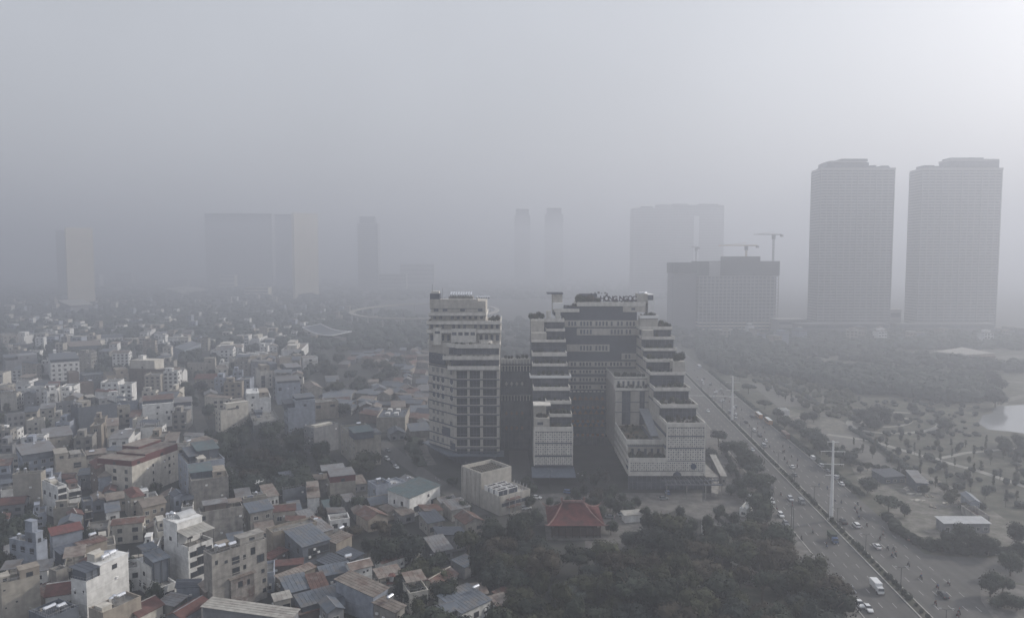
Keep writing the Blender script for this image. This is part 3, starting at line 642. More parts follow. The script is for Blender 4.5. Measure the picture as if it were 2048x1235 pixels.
H(7,(910,612),(890,590),(1070,592),11,'brown','rust','square brown block with a low rusty roof', ext=[('tank',.8,.4)], short='the square brown block')
H(7,(790,492),(765,470),(907,482),17,'brown','tan','slender brown grey tower house without windows')
H(7,(950,522),(912,490),(1190,487),12,'slate','blue','dark blue house with a hint of balconies', wr=(4,3))
H(7,(540,702),(520,680),(665,697),14,'white','slab','slim white house with roof shelter and two wide balconies', wr='B4', ext=[('blk',.3,.9,.4,.9,2.4,'white')])
H(7,(400,577),(382,560),(485,572),10,'cream','tan','slim cream house with three balconies', wr='B3')
H(7,(75,977),(50,960),(470,927),8,'grey','slab','wide grey house with a white roof edge', wr=(6,2))
H(7,(0,642),(-40,620),(200,612),9,'cream','slab','cream house with a long white parapet at the left edge', wr=(4,2))
H(4,(515,205),(480,132),(835,170),9,'beige','grey','beige wall under a grey lean-to behind the blue grey house', rk='shed', wr=[(.5,6,1,1)])
H(7,(30,62),(0,40),(180,42),13,'beige','slab','plain beige block at the far left with a line of tanks', ext=[('vtank',.2,.5),('vtank',.5,.5)], wr=(3,3), short='the plain beige block at far left')
H(7,(275,72),(258,50),(465,32),10,'white','slab','bright white house with a tall stair tower', ext=[('blk',.2,.45,.2,.8,4.5,'white')])
H(7,(185,222),(175,208),(300,206),6,'white','slab','tiny white rooftop room with railings', wr=(2,1))
H(7,(895,97),(885,88),(965,92),6,'white','slab','tiny white house with one dark window', wr=[(.5,2,2,2)])
H(7,(1140,92),(1122,80),(1410,78),8,'white','dark','white villa front with arched windows and low gable', rk='gable', wr=(6,2))
H(7,(490,92),(430,78),(725,72),9,'tan','slab','tan terrace of houses in front of the tree belt', wr=(5,2))
H(7,(800,192),(765,150),(1180,177),9,'slate','tan','long low house with a tan roof strip', rk='shed')
H(8,(600,382),(580,370),(920,372),13,'beige','dark','beige house with a stepped pediment and narrow windows', wr=[(.15,8,.9,1.8),(.5,8,.8,1.6),(.7,8,.8,1.6),(.1,4,.8,1.6)], ext=[('blk',.6,1,0,.8,4.2,'beige')])
H(8,(940,442),(918,402),(1060,422),11,'cream','tan','cream house with a brown roof strip', wr=(2,3))
H(8,(680,562),(640,530),(930,560),8,'beige','tile','villa with a small white triangular pediment', rk='gable', wr=(3,2))
H(8,(985,922),(962,890),(1300,877),13.5,'cream','slab','big cream side wall with one long slot opening', ext=[('blk',.2,1,0,.5,3.4,'cream'),('blk',.5,.95,.5,.9,4.5,'concrete')], wl=(2,4), wr=[(.45,13.2,7,.8)])
H(8,(1290,792),(1272,700),(1560,772),17,'white','slab','white L shaped house with paired dark windows', wr=[(.2,12.5,1,1.5),(.2,9.5,1,1.5),(.6,10,1,1.4)], ext=[('blk',0,.5,0,.6,3.4,'white'),('vtank',.3,.3,3.4),('vtank',.4,.2,3.4),('blk',.5,.95,.4,.95,1.6,'tan')], short='the white L shaped house')
H(8,(1370,1092),(1305,932),(1652,1022),9,'grey','slab','round ended flat roof with a pale curved cornice', ext=[('solar',.3,.6),('blk',.2,.5,.75,.95,1.2,'slate')], short='the round ended roof')
H(8,(1440,472),(1385,430),(1668,440),14,'cream','slab','classical cream house with a tall dark arched window', wr=[(.12,1,3,9.5),(.45,9,1.1,2),(.45,5.5,1.1,2),(.45,2,1.1,2),(.68,9.5,1.1,2),(.8,9.5,1.1,2),(.92,9.5,1.1,2),(.7,6,1.1,2),(.9,6,1.1,2)], wl=(3,3), ext=[('blk',.1,.5,.3,.9,3.4,'tan'),('blk',.5,.85,.3,.9,4.4,'slate')])
H(8,(1110,228),(890,222),(1420,62),9.5,'white','tan','longest diagonal row house with a bright white front', wr=(11,2), ext=[('blk',.1,.4,.3,.8,3.5,'cream'),('blk',.5,.8,.4,.9,4.0,'cream')])
H(8,(1430,92),(1405,70),(1522,62),12,'white','slab','white end tower of the diagonal row', wr=(2,3), ext=[('blk',0,.6,.2,.8,3.4,'cream')])
H(9,(330,202),(112,210),(470,72),10,'white','tan','shorter diagonal row house with white balconies and gable', wr=(7,2), ext=[('blk',.2,.6,.3,.8,3,'cream'),('blk',.5,.9,.5,.9,4.5,'cream')])
H(8,(560,232),(425,205),(870,112),9,'blue','blue','long blue grey gable roof slanting to the right', rk='gable', wr=(7,2))
H(8,(1120,322),(1085,300),(1280,310),10,'cream','dark','house with white columns around an open dark terrace', wr=[(.4,5.5,8,2),(.4,2,8,2)])
H(8,(1310,300),(1290,270),(1640,258),11,'tan','tan','row of tan roofs with white ridge walls', ext=[('blk',0,.08,0,1,1.5,'white'),('blk',.3,.36,0,1,1.5,'white'),('blk',.6,.66,0,1,1.5,'white')])
H(9,(100,292),(52,280),(340,272),14,'tan','slab','dull tan windowless block with white chimney walls', ext=[('blk',.0,.08,0,.3,2,'white'),('blk',.7,1,.2,.9,1.5,'tan')])
H(9,(345,292),(320,270),(492,275),13,'white','tan','white balconied houses at the end of the tan block', wr='B4')
H(9,(75,562),(48,510),(320,547),15,'blue','slab','blue house with a bright roof edge and square window', wl=(2,4), wr=[(.12,10,2,2),(.75,10.5,.9,1.3)], ext=[('can',0,1,.1,.9,1.2,'grey','slate')])
H(9,(200,432),(142,392),(345,427),15,'blue','slab','pale blue house with a louvred balcony', wr=[(.3,10,4,2.4)], ext=[('can',-.1,1,.1,.9,2.6,'grey','slate')])
H(9,(190,820),(142,782),(475,792),17,'blue','slab','large pale blue block with a stepped dark canopy', wl=(3,4), ext=[('blk',.25,1,0,.6,3.8,'blue'),('can',.3,1,.1,.9,5,'blue','slate'),('can',-.1,.3,.1,.9,2.4,'dark','slate')])
H(9,(470,762),(442,722),(720,742),11,'tan','slab','tan house with a sagging white awning', wr=[(.15,7,3,2),(.75,7.5,3,1.6)], ext=[('vtank',.45,.6)], short='the tan awning house')
H(9,(400,622),(347,570),(540,602),9,'beige','tan','cottage with a curved tan roof', rk='gable')

H(10,(360,1200),(230,1098),(560,1108),4.2,'white','blue','long blue grey roof over a white wall at the edge of the wood', rk='shed', wr=(3,1), ext=[('tank',.9,.5,.2)], short='the long roof at the edge of the wood')
H(10,(110,1240),(20,1195),(330,1178),4.2,'grey','blue','broad slate blue roof at the bottom edge beside the wood', rk='gable')
H(10,(380,882),(290,850),(470,842),4,'grey','blue','little blue grey roof poking out of the trees', rk='shed')
H(10,(190,1020),(118,962),(330,932),4,'cream','rust','rusty red roof with white posts in front of the trees', rk='gable', wr=(5,1))
H(10,(400,1082),(320,1030),(540,1062),4,'concrete','tan','walled yard house with a pale tan roof by the wood', rk='shed')
H(10,(650,1098),(600,1056),(722,1062),3,'tan','rust','dull red roof nearly swallowed by the wood', rk='shed')
H(10,(610,1152),(552,1102),(690,1112),3,'tan','tan','small tan roof just below the dull red one in the wood', rk='shed')
H(10,(580,945),(540,902),(635,906),3.4,'grey','blue','tiny slate blue roof inside the wood', rk='shed')
H(10,(290,486),(225,440),(425,466),4.5,'concrete','grey','grey hut with a mossy roof right of the teal roofed house', rk='shed')
H(11,(140,928),(92,905),(198,895),3.2,'tan','red','small bright red roof in the clearing of the wood', rk='shed')
H(11,(600,902),(572,882),(652,876),3.2,'concrete','pale','small pale roof in the right part of the wood', rk='shed')
H(11,(690,962),(672,950),(712,940),3.2,'concrete','tan','tiny tan roof deep in the right part of the wood', rk='shed')

# ---------------------------------------------------------------- the smaller houses that fill the gaps
rf = random.Random(21)
BLOCK = []      # extra keep-clear discs (x, y, r) for lanes, trees and big buildings
def clear(x, y, r, slack=0.78):
    for f in FOOT:
        if (f[0]-x)**2+(f[1]-y)**2 < ((f[2]+r)*slack)**2: return False
    for b in BLOCK:
        if (b[0]-x)**2+(b[1]-y)**2 < (b[2]+r*.7)**2: return False
    return True
def inpoly(x, y, P):
    c = False; n = len(P)
    for i in range(n):
        x1, y1 = P[i]; x2, y2 = P[i-1]
        if (y1 > y) != (y2 > y) and x < (x2-x1)*(y-y1)/(y2-y1)+x1: c = not c
    return c
def block_line(pts, r):
    P = [G(*p) for p in pts]
    for a, b in zip(P, P[1:]):
        n = int((b-a).length/r)+1
        for i in range(n+1):
            q = a.lerp(b, i/n); BLOCK.append((q.x, q.y, r))
block_line([(300,1240),(420,1100),(440,1010),(420,900),(395,830),(380,760),(370,700)], 3.5)
block_line([(560,1012),(700,1000),(850,960),(905,985),(960,1030)], 4)
block_line([(760,880),(800,915),(850,950)], 5)
def blockpx(px, py, r): q = G(px, py); BLOCK.append((q.x, q.y, r))
for (px, py, r) in [(520,925,18),(470,930,14),(570,960,14),(30,1085,13),(400,800,12),(400,740,16),(700,745,30),(740,760,25),(735,920,9),(770,1090,12),(820,1150,8),(680,780,18)]: blockpx(px, py, r)
HN = [0]
REL_N = {}
def relation(x, y):
    """nearest named house and on which side of it, as the camera sees it"""
    b = min(NAMED, key=lambda f: (f[0]-x)**2+(f[1]-y)**2)
    dx, dy = x-b[0], y-b[1]
    if abs(dx) > abs(dy): s = 'right of' if dx > 0 else 'left of'
    else: s = 'just behind' if dy > 0 else 'in front of'
    return s, b[6]
NAMED = list(FOOT)
USED = set()
NOUNS = ('house','block','building','villa','roof','wall','cottage','wing','sheds','room','rooms','tower','front','terrace','annex','row','slab','hut','box','chillers','corner','tower')
def make_shorts():
    out = {}; seen = {}
    for f in NAMED:
        wd = f[6].replace(',', '').split(); n = next((i for i, q in enumerate(wd) if q in NOUNS and i > 0), len(wd)-1)+1
        while ' '.join(wd[:n]) in seen and n < min(len(wd), 7): n += 1
        seen[' '.join(wd[:n])] = 1; out[f[6]] = ' '.join(wd[:n])
    return out
SHORT = make_shorts()
def core(l, n): return SHORT[l]
WN = {'white':'white','cream':'cream','beige':'beige','concrete':'cement','blue':'pale blue','slate':'dark slate','brown':'brown','tan':'tan','stained':'stained','grey':'grey'}
RN_ = {'blue':'blue grey','green':'teal','grey':'grey','dark':'dark','rust':'rusty','tan':'tan','tile':'red tiled','red':'red','slab':'flat cement','pale':'pale','white':'white'}
def filler(x, y, rz, w, d, h, wall, roof, rk, wl, wr, ext):
    s, nb = relation(x, y)
    kindw = {'flat': 'house, '+RN_[roof]+' roof,' , 'shed': 'shack, '+RN_[roof]+' lean-to,', 'gable': 'house, '+RN_[roof]+' gable,', 'hip': 'house, '+RN_[roof]+' hip,'}[rk]
    if rk == 'shed' and h > 5: kindw = kindw.replace('shack', 'house')
    size = {1:'low', 2:'two storey', 3:'three storey', 4:'four storey', 5:'five storey'}[min(5, max(1, round(h/3.3)))]
    room = 16-len(f'{size} {WN[wall]} {kindw} {s} the'.split())
    base = f'{size} {WN[wall]} {kindw} {s} the {core(nb, max(3, room))}'
    lab = base; k = 1
    while lab in USED:
        k += 1
        lab = base.replace(size, {2:'second',3:'third',4:'fourth',5:'fifth',6:'sixth'}.get(k, 'further')+' '+size, 1)
        if k > 7: return None
    if len(lab.split()) > 16: lab = ' '.join(lab.split()[:16])
    if lab in USED: return None
    USED.add(lab)
    c, sn = math.cos(rz), math.sin(rz)
    ox = x-(w/2*c-d/2*sn); oy = y-(w/2*sn+d/2*c)
    build_house((ox, oy, 0), rz, w, d, h, wall, roof, lab, ext, wl, wr, rk, rf, group='small houses filling the quarter', name='shack' if h < 5 else 'house', cat='shack' if h < 5 else 'house')
    return True
def fill(poly, n, hr, sizes, walls, roofs, kinds, rots, tries=14, slack=0.80, tankp=0.3, winp=1.0):
    xs = [p[0] for p in poly]; ys = [p[1] for p in poly]; made = 0
    for _ in range(n*tries):
        if made >= n: break
        px, py = rf.uniform(min(xs), max(xs)), rf.uniform(min(ys), max(ys))
        if not inpoly(px, py, poly): continue
        p = G(px, py); w, d = rf.uniform(*sizes[0]), rf.uniform(*sizes[1])
        if not clear(p.x, p.y, math.hypot(w, d)/2, slack): continue
        h = rf.uniform(*hr); wall, roof, rk = rf.choice(walls), rf.choice(roofs), rf.choice(kinds)
        if rk == 'flat': roof = 'slab'
        elif roof == 'slab': roof = 'grey'
        rz = R(rf.choice(rots)+rf.uniform(-5, 5))
        fl = max(1, round(h/3.3)); wr = (max(1, int(w/3)), fl) if rf.random() < winp else None; wl = (max(1, int(d/3.5)), fl) if rf.random() < .5*winp else None
        if wr and w < 6 and fl > 1 and rf.random() < .45: wr = f'B{fl}'
        ext = []
        if rk == 'flat' and rf.random() < .5: ext.append(('blk', .1, .5, .4, .9, 2.5, wall))
        elif rk == 'flat' and rf.random() < .6: ext.append(('can', 0, 1, .3, 1, 2.2, rf.choice(['blue','grey','tan','dark'])))
        if filler(p.x, p.y, rz, w, d, h, wall, roof, rk, wl, wr, ext): made += 1
        if made and rf.random() < tankp:
            f = FOOT[-1]
            # the label of a filler is long; its tank is told by the nearest landmark instead
            TANKQ.append((f[0], f[1], f[7]+(0.4 if rk != 'flat' else -.8), f[5]))
    print('filled', made, 'of', n)
TANKQ = []
VW = ['white','cream','beige','white','blue','tan','grey','concrete','cream','white']
fill([(0,960),(560,960),(700,1060),(960,1235),(0,1300)], 84, (3.5, 7.5), ((4,8),(6,12)), ['concrete','cream','beige','grey','white','blue','cream','white'], ['tan','rust','grey','blue','dark','tan','grey','tile','grey','blue'], ['shed','gable','flat','flat'], (22,30,112), slack=.80)
fill([(0,800),(420,800),(480,990),(0,990)], 48, (9, 15), ((5,9),(8,14)), VW, ['tan','grey','rust','blue','grey','dark','tile'], ['flat','flat','flat','shed','gable'], (15,25,105), slack=.72, tankp=.4)
fill([(0,680),(560,680),(640,800),(440,850),(0,800)], 68, (9, 17), ((6,12),(8,15)), VW, ['tan','grey','blue','dark','tan'], ['flat','flat','flat','shed','gable'], (8,15,98), slack=.64, tankp=.15)
fill([(700,712),(858,700),(860,800),(850,872),(790,880),(640,800)], 95, (3, 4.8), ((6,12),(7,15)), ['brown','tan','grey','concrete'], ['blue','tan','rust','grey','dark','blue','tan'], ['shed','shed','gable'], (5,-12,80,20), slack=.55, tankp=.25, winp=.2)
fill([(600,960),(930,985),(960,1060),(860,1200),(700,1080)], 24, (3, 6), ((5,9),(6,11)), ['concrete','tan','beige','grey'], ['tan','grey','rust','blue','tan','dark'], ['shed','gable'], (25,35,115), slack=.74)
cnt = 0
for i, (x, y, z, rz) in enumerate(TANKQ):
    s, nb = relation(x, y)
    lab = f'small steel tank on a low roof {s} the {core(nb, 7)}'
    if lab in USED or len(lab.split()) > 13: continue
    USED.add(lab)
    t = thing('water_tank', lab, 'water tank', (x, y, z), rz+rf.choice((0, 1.57)), 'steel water tanks on the roofs')
    put('tank', TANK, t, (0,0,-.4), 0, (.8,.8,.8)); put('stand', TLEG, t, (0,0,0), 0, (.8,.8,.7))

# ---------------------------------------------------------------- the terraced hospital and its neighbour
CREAMB = mat('cream_stone_cladding', (0.43, 0.41, 0.375), streak=0.2, var=0.14)
PARAP = mat('pale_parapet', (0.60, 0.58, 0.54), streak=0.2, var=0.12)
DGLASS = mat('curtain_wall_glass', (0.075, 0.085, 0.108), rough=0.22, var=0.5, scale=0.25, spec=0.55)
SPAN = mat('dark_blue_panel', (0.068, 0.078, 0.102), rough=0.6, var=0.15)
MULL = mat('mullion_metal', (0.12, 0.13, 0.15), rough=0.5)
BAYGLS = mat('bay_glass', (0.022, 0.026, 0.034), rough=0.2, var=0.5, scale=0.5, spec=0.45)
TERRF = mat('terrace_floor', (0.19, 0.185, 0.175), var=0.2)
SOIL = mat('roof_garden_soil', (0.05, 0.055, 0.035), var=0.4, scale=0.5, dirt=(0.11, 0.075, 0.045))
LIT_BROWN = mat('lit_brown_interior', (0.22, 0.11, 0.045), var=0.4, scale=0.4)  # glow of the lit interior put into a plain brown colour
AWN = mat('pale_blue_glass_canopy', (0.11, 0.13, 0.165), rough=0.4)
class Bld:
    def __init__(s, name, label, cat, x, y, group=None):
        s.r = thing(name, label, cat, (x, y, 0), 0, group); s.x = x; s.y = y
    def add(s, name, mb, mats, par=None, **k):
        o = put(name, mb.mesh(name, mats), par or s.r, (0,0,0) if par else (-s.x, -s.y, 0), **k); return o
    def inst(s, name, me, x, y, z, rz=0, sc=None): return put(name, me, s.r, (x-s.x, y-s.y, z), rz, sc)
def slot_mesh():
    b = MB(); b.box(-.5,.5,-.05,.02,0,1,0); b.box(-.56,.56,-.09,.02,-.03,0,1); b.box(-.56,.56,-.09,.02,1,1.03,1); return b.mesh('slot_window', [DGLASS, PARAP])
SLOT = slot_mesh()
def glass_wall(B, x0, x1, y, z0, z1, cols, rows, name='glass_wall', axis='x', m=DGLASS):
    """curtain wall on a plane of constant y (or x): glass slab with mullions standing proud towards -y (or -x)"""
    b = MB()
    f = (lambda a0,a1,p0,p1,c0,c1,mm: b.box(a0,a1,y+p0,y+p1,c0,c1,mm)) if axis == 'x' else (lambda a0,a1,p0,p1,c0,c1,mm: b.box(y+p0,y+p1,a0,a1,c0,c1,mm))
    f(x0, x1, 0, .2, z0, z1, 0)
    for i in range(cols+1):
        x = x0+(x1-x0)*i/cols; f(x-.07, x+.07, -.1, 0, z0, z1, 1)
    for i in range(1, rows):
        z = z0+(z1-z0)*i/rows; f(x0+.08, x1-.08, -.07, -.004, z-.06, z+.06, 1)
    return B.add(name, b, [m, MULL], kind='thing')
def lattice(B, x0, x1, y, z0, z1, ny, axis='x'):
    """cream screen pierced by rings, dark air behind it"""
    b = MB(); cs = (z1-z0)/ny; nx = max(1, round((x1-x0)/cs)); cx = (x1-x0)/nx
    P = (lambda a, c, p=0.0: (a, y+p, c)) if axis == 'x' else (lambda a, c, p=0.0: (y+p, x1+x0-a, c))
    for i in range(nx):
        for j in range(ny):
            ax, az = x0+cx*(i+.5), z0+cs*(j+.5); r = .33 if (i+j) % 2 else .24
            S = [(-.5,-.5),(0,-.5),(.5,-.5),(.5,0),(.5,.5),(0,.5),(-.5,.5),(-.5,0)]
            Hh = [(r*math.cos(math.radians(225+45*k)), r*math.sin(math.radians(225+45*k))) for k in range(8)]
            for k in range(8):
                q = (k+1) % 8
                b.face([P(ax+S[k][0]*cx, az+S[k][1]*cs), P(ax+S[q][0]*cx, az+S[q][1]*cs), P(ax+Hh[q][0]*cx, az+Hh[q][1]*cs), P(ax+Hh[k][0]*cx, az+Hh[k][1]*cs)], 0)
                b.face([P(ax+Hh[k][0]*cx, az+Hh[k][1]*cs), P(ax+Hh[q][0]*cx, az+Hh[q][1]*cs), P(ax+Hh[q][0]*cx, az+Hh[q][1]*cs, .25), P(ax+Hh[k][0]*cx, az+Hh[k][1]*cs, .25)], 0)
    b.face([P(x0, z0, .25), P(x1, z0, .25), P(x1, z1, .25), P(x0, z1, .25)], 1)
    B.add('lattice_screen', b, [PARAP, SPAN], kind='stuff')
def parapet(B, x0, x1, y0, y1, zt, h=1.6, th=.35, name='terrace', floor=True, m=PARAP, sides='FLR'):
    b = MB(); zb = zt-h
    if 'F' in sides: b.box(x0, x1, y0, y0+th, zb, zt, 0)
    if 'L' in sides: b.box(x0, x0+th, y0+th, y1, zb, zt, 0)
    if 'R' in sides: b.box(x1-th, x1, y0+th, y1, zb, zt, 0)
    if 'B' in sides: b.box(x0+th, x1-th, y1-th, y1, zb, zt, 0)
    if floor: b.box(x0+th, x1-th, y0+th, y1, zb+.1, zb+.45, 1)
    b.box(x0+.15, x1-.15, y0+.12, y0+.4, zb-.28, zb, 2)
    return B.add(name, b, [m, TERRF, SPAN])
PLANTS = []         # (x, y, z, size, label) shrubs and little trees of the terraces, set out later
rp = random.Random(5)
def plant(x0, x1, y0, y1, z, n, where, s=(1.3, 2.6), kind='shrub'):
    n = int(n*1.3); s = (s[0]*1.1, s[1]*1.25) if kind != 'tree' else (s[0]*.7, s[1]*.85)
    for i in range(n): PLANTS.append((x0+(x1-x0)*(i+.5+rp.uniform(-.35,.35))/n, rp.uniform(y0, y1), z, rp.uniform(*s), where, kind))
def solid(B, x0, x1, y0, y1, z0, z1, m=CREAMB, name='wall', top=None):
    b = MB(); b.box(x0, x1, y0, y1, z0, z1, 0, None if top is None else 1); return B.add(name, b, [m] if top is None else [m, top])

# ---- left tower
A = Bld('office_tower', 'cream terraced tower with round windows on its left flank and wide glazed bays', 'tower', -20, 360)
PB = G(859, 886, 6.9)
P0 = [(-27.7, 340), (-6.1, 340), (-6.1, 384), (-38, 384), (PB.x, PB.y)]
b = MB(); b.prism(P0, 6.9, 48.3, 0); b.prism([(P0[4][0]+.1, P0[4][1]+.2), (-27.5, 343.5), (-6.15, 343.5), (-6.15, 384.05), (-38, 384.05)], 48.3, 60, 0, 1)
A.add('body', b, [CREAMB, TERRF])
b = MB(); b.prism([(-26, 343), (-8, 343), (-8, 382), (-36, 382), (-38.5, 362)], 0, 6.9, 0); A.add('glazed_base', b, [DGLASS])
b = MB(); b.prism([(-31, 336), (-4, 336), (-4, 346), (-27, 346), (-44, 366), (-47, 362)], 5.6, 6.2, 0); A.add('entrance_canopy', b, [AWN])
rowsA = [(533,577),(588,628),(641,678),(693,730),(743,782),(795,852),(865,920),(935,973),(990,1032)]
colsA = [(275,337),(352,412),(430,510)]
def zA(zy, D=340): return Zat(560+zy/2.94, D)
for (c0, c1) in colsA:
    x0, x1 = Xat(820+c0/2.94, 830, 340), Xat(820+c1/2.94, 830, 340)
    q = MB(); n = max(3, round((x1-x0)/1.6)); q.box(x0, x1, 339.95, 340.02, 0, 1, 0)
    for k in range(1, n): q.box(x0+(x1-x0)*k/n-.06, x0+(x1-x0)*k/n+.06, 339.88, 339.94, 0, 1, 1)
    q.box(x0, x1, 339.88, 339.94, .30, .34, 1)
    me = q.mesh('bay_window', [BAYGLS, MULL])
    for (r0, r1) in rowsA:
        zt, zb = zA(r0), zA(r1); put('bay_window', me, A.r, (-A.x, -A.y, zb), 0, (1, 1, zt-zb))
dL = Vector((PB.x+27.7, PB.y-340, 0)); LL = dL.length; dL.normalize(); nL = Vector((-dL.y, dL.x, 0)); nL = nL if nL.x < 0 else -nL
rzL = math.atan2(nL.y, nL.x)+math.pi/2
zs = [48.3]+[(zA(a[1])+zA(b_[0]))/2 for a, b_ in zip(rowsA, rowsA[1:])]+[7.2]
b = MB()
for z in zs[:]:
    b.box(-27.75, -6.0, 339.72, 339.97, z-.45, z+.1, 0)
    o = [Vector((-27.7, 340, 0)), Vector((-27.7, 340, 0))+dL*LL]
    p, q = o[0]+nL*.03, o[1]+nL*.03; p2, q2 = o[0]+nL*.22, o[1]+nL*.22
    b.hexa([(p2.x,p2.y,z-.45),(p.x,p.y,z-.45),(q.x,q.y,z-.45),(q2.x,q2.y,z-.45)], [(p2.x,p2.y,z+.1),(p.x,p.y,z+.1),(q.x,q.y,z+.1),(q2.x,q2.y,z+.1)], 0)
A.add('string_courses', b, [SPAN], kind='stuff')
def onleft(u, z): p = Vector((-27.7, 340, 0))+dL*LL*u+nL*.02; return (p.x-A.x, p.y-A.y, z)
def disc_mesh():
    b = MB(); n = 14
    b.face([(.5*math.cos(2*math.pi*i/n), -.02, .5*math.sin(2*math.pi*i/n)) for i in range(n)], 1)
    for i in range(n):
        a, c = 2*math.pi*i/n, 2*math.pi*(i+1)/n
        b.face([(.5*math.cos(a),-.12,.5*math.sin(a)),(.5*math.cos(c),-.12,.5*math.sin(c)),(.6*math.cos(c),-.12,.6*math.sin(c)),(.6*math.cos(a),-.12,.6*math.sin(a))], 0)
        b.face([(.5*math.cos(a),-.12,.5*math.sin(a)),(.5*math.cos(c),-.12,.5*math.sin(c)),(.5*math.cos(c),-.02,.5*math.sin(c)),(.5*math.cos(a),-.02,.5*math.sin(a))], 0)
    return b.mesh('round_window', [PARAP, DGLASS])
DISC = disc_mesh()
for i, (a_z, kind) in enumerate([(52.5,'s'),(46,'s'),(41.5,'c'),(37.5,'c'),(33.3,'c'),(29.0,'s'),(24.5,'t'),(20.5,'s'),(15.5,'p'),(10.8,'s')]):
    for u in (.80, .64, .46, .14):
        if kind == 'p' and u == .14: continue
        if kind == 'c': put('round_window', DISC, A.r, onleft(u, a_z), rzL, (2.9, 1, 3.1)); continue
        if kind == 's' or u != .14:
            for k in (0, 1): put('slot_window', SLOT, A.r, onleft(u+k*.045, a_z-1.2), rzL, (.55, 1, 2.4))
q = MB(); q.box(-.5, .5, -.04, .02, 0, 1, 0)
PANEL = q.mesh('dark_panel', [SPAN])
for u0, u1, z0, z1 in [(.36,.99,48.9,54.5),(.2,.5,14,18),(.02,.2,7.5,11)]: put('dark_panel', PANEL, A.r, onleft((u0+u1)/2, z0), rzL, (LL*(u1-u0), 1, z1-z0))
# terraces of the left tower
parapet(A, -31.5, -6.0, 338.8, 344, zA(505)+.2, 1.9)
parapet(A, -34.0, -6.0, 340.6, 346, zA(445, 341), 1.9)
b = MB(); zt = zA(375, 343)
pl = [(-27.0, 341.5), (-5.8, 341.5), (-5.8, 386), (-38, 386), (-44.0, 362.5), (-43.4, 360.4)]
b.prism(pl, zt-1.9, zt-1.3, 0, 1)
for i in range(len(pl)):
    p, q = Vector((*pl[i], 0)), Vector((*pl[(i+1) % len(pl)], 0)); d = (q-p).normalized(); n = Vector((-d.y, d.x, 0))*.35
    b.hexa([(p.x,p.y,zt-1.3),(q.x,q.y,zt-1.3),((q+n).x,(q+n).y,zt-1.3),((p+n).x,(p+n).y,zt-1.3)], [(p.x,p.y,zt),(q.x,q.y,zt),((q+n).x,(q+n).y,zt),((p+n).x,(p+n).y,zt)], 0)
A.add('terrace', b, [PARAP, TERRF])
glass_wall(A, -30, -6.5, 343.35, 48.4, 52.4, 12, 1); glass_wall(A, -31, -6.5, 343.30, 54.9, 58.2, 12, 1)
plant(-30, -7, 340.5, 342.5, 48.8, 7, 'the first terrace of the left tower', (1, 1.8)); plant(-33, -8, 341.5, 343, 53.2, 9, 'the second terrace of the left tower', (1, 2))
solid(A, -39.5, -35.5, 350, 356, 58.8, 67.5, PARAP, 'stair_room'); A.inst('window', SLOT, -37.5, 350, 64.5, 0, (2.6, 1, 1.2))
solid(A, -30.5, -18, 350, 358, 58.8, 66.8, PARAP, 'roof_room')
for k in range(4): A.inst('window', SLOT, -29+3.1*k, 350, 63.6, 0, (2.2, 1, 1.6))
b = MB(); pa = [(-14+4.2*math.cos(t*math.pi/10), 347.5+3.6*math.sin(t*math.pi/10)) for t in range(-6, 8)]
for p, q in zip(pa, pa[1:]): b.hexa([(p[0],p[1],59),(q[0],q[1],59),(q[0]*.97+p[0]*.03,q[1]+.8,59),(p[0],p[1]+.8,59)], [(p[0],p[1],61.2),(q[0],q[1],61.2),(q[0],q[1]+.8,61.2),(p[0],p[1]+.8,61.2)], 0)
A.add('curved_pergola', b, [PARAP])
plant(-41, -32, 344+12, 360, 58.8, 5, 'the wide third terrace of the left tower', (1.2, 2.4)); plant(-28, -8, 343, 346, 58.8, 8, 'the wide third terrace of the left tower', (1.2, 2.2))
def rowwin(B, x0, x1, y, z, n, w_, h_, gap=()):
    for k in range(n):
        if k in gap: continue
        B.inst('window', SLOT, x0+(x1-x0)*(k+.5)/n, y, z, 0, (w_, 1, h_))
b = MB(); b.box(-42, -5.9, 353, 384, 58.6, 70); b.box(-41.6, -13.5, 357, 382, 70, 80.3); A.add('upper_body', b, [CREAMB])
rowwin(A, -42, -6, 353, 60.6, 13, 1.5, 3); parapet(A, -43, -5.6, 350.5, 386, 66.4, 1.7); rowwin(A, -42, -6, 353, 66.8, 13, 1.4, 2.4, (3, 7))
parapet(A, -43, -5.6, 351.0, 386, 70.7, 1.7); rowwin(A, -41, -14, 357, 71.2, 9, 1.5, 2.2, (2,)); parapet(A, -42.4, -13, 354.5, 384, 74.6, 1.5, sides='FLR')
rowwin(A, -41, -14, 357, 75.2, 6, 2.4, 1.4, (2, 4)); parapet(A, -42, -17.5, 356.8, 380, 81.3, 4.6, m=CREAMB)
plant(-12, -7, 354, 362, 70.2, 5, 'the upper right terrace of the left tower', (1.6, 3))
b = MB()
for i in range(9):
    x = -31.5+i*1.3; b.tube((x, 359, 83.2), (x, 366, 84.6), .5, seg=6, m=1)
b.box(-32.5, -20, 358.6, 366.6, 81.4, 82.6, 0); A.add('solar_water_heaters', b, [WALLS['concrete'], M_STEEL], kind='stuff')
solid(A, -42, -37, 358, 366, 81.3, 84.2, SPAN, 'cooling_unit'); solid(A, -41.5, -37.5, 359, 365, 84.2, 85.3, PARAP, 'tank_cover')
for k in range(6): b = MB(); b.tube((-18+1.2*k, 359.5, 82), (-18+1.2*k, 361.5, 82.4), .5, seg=8); A.add('roof_tank', b, M_STEEL)
b = MB(); b.tube((-41, 360, 85), (-41, 360, 89), .08, seg=5); b.tube((-36, 362, 81), (-36, 362, 87), .06, seg=5); A.add('antenna', b, M_DARKFR)

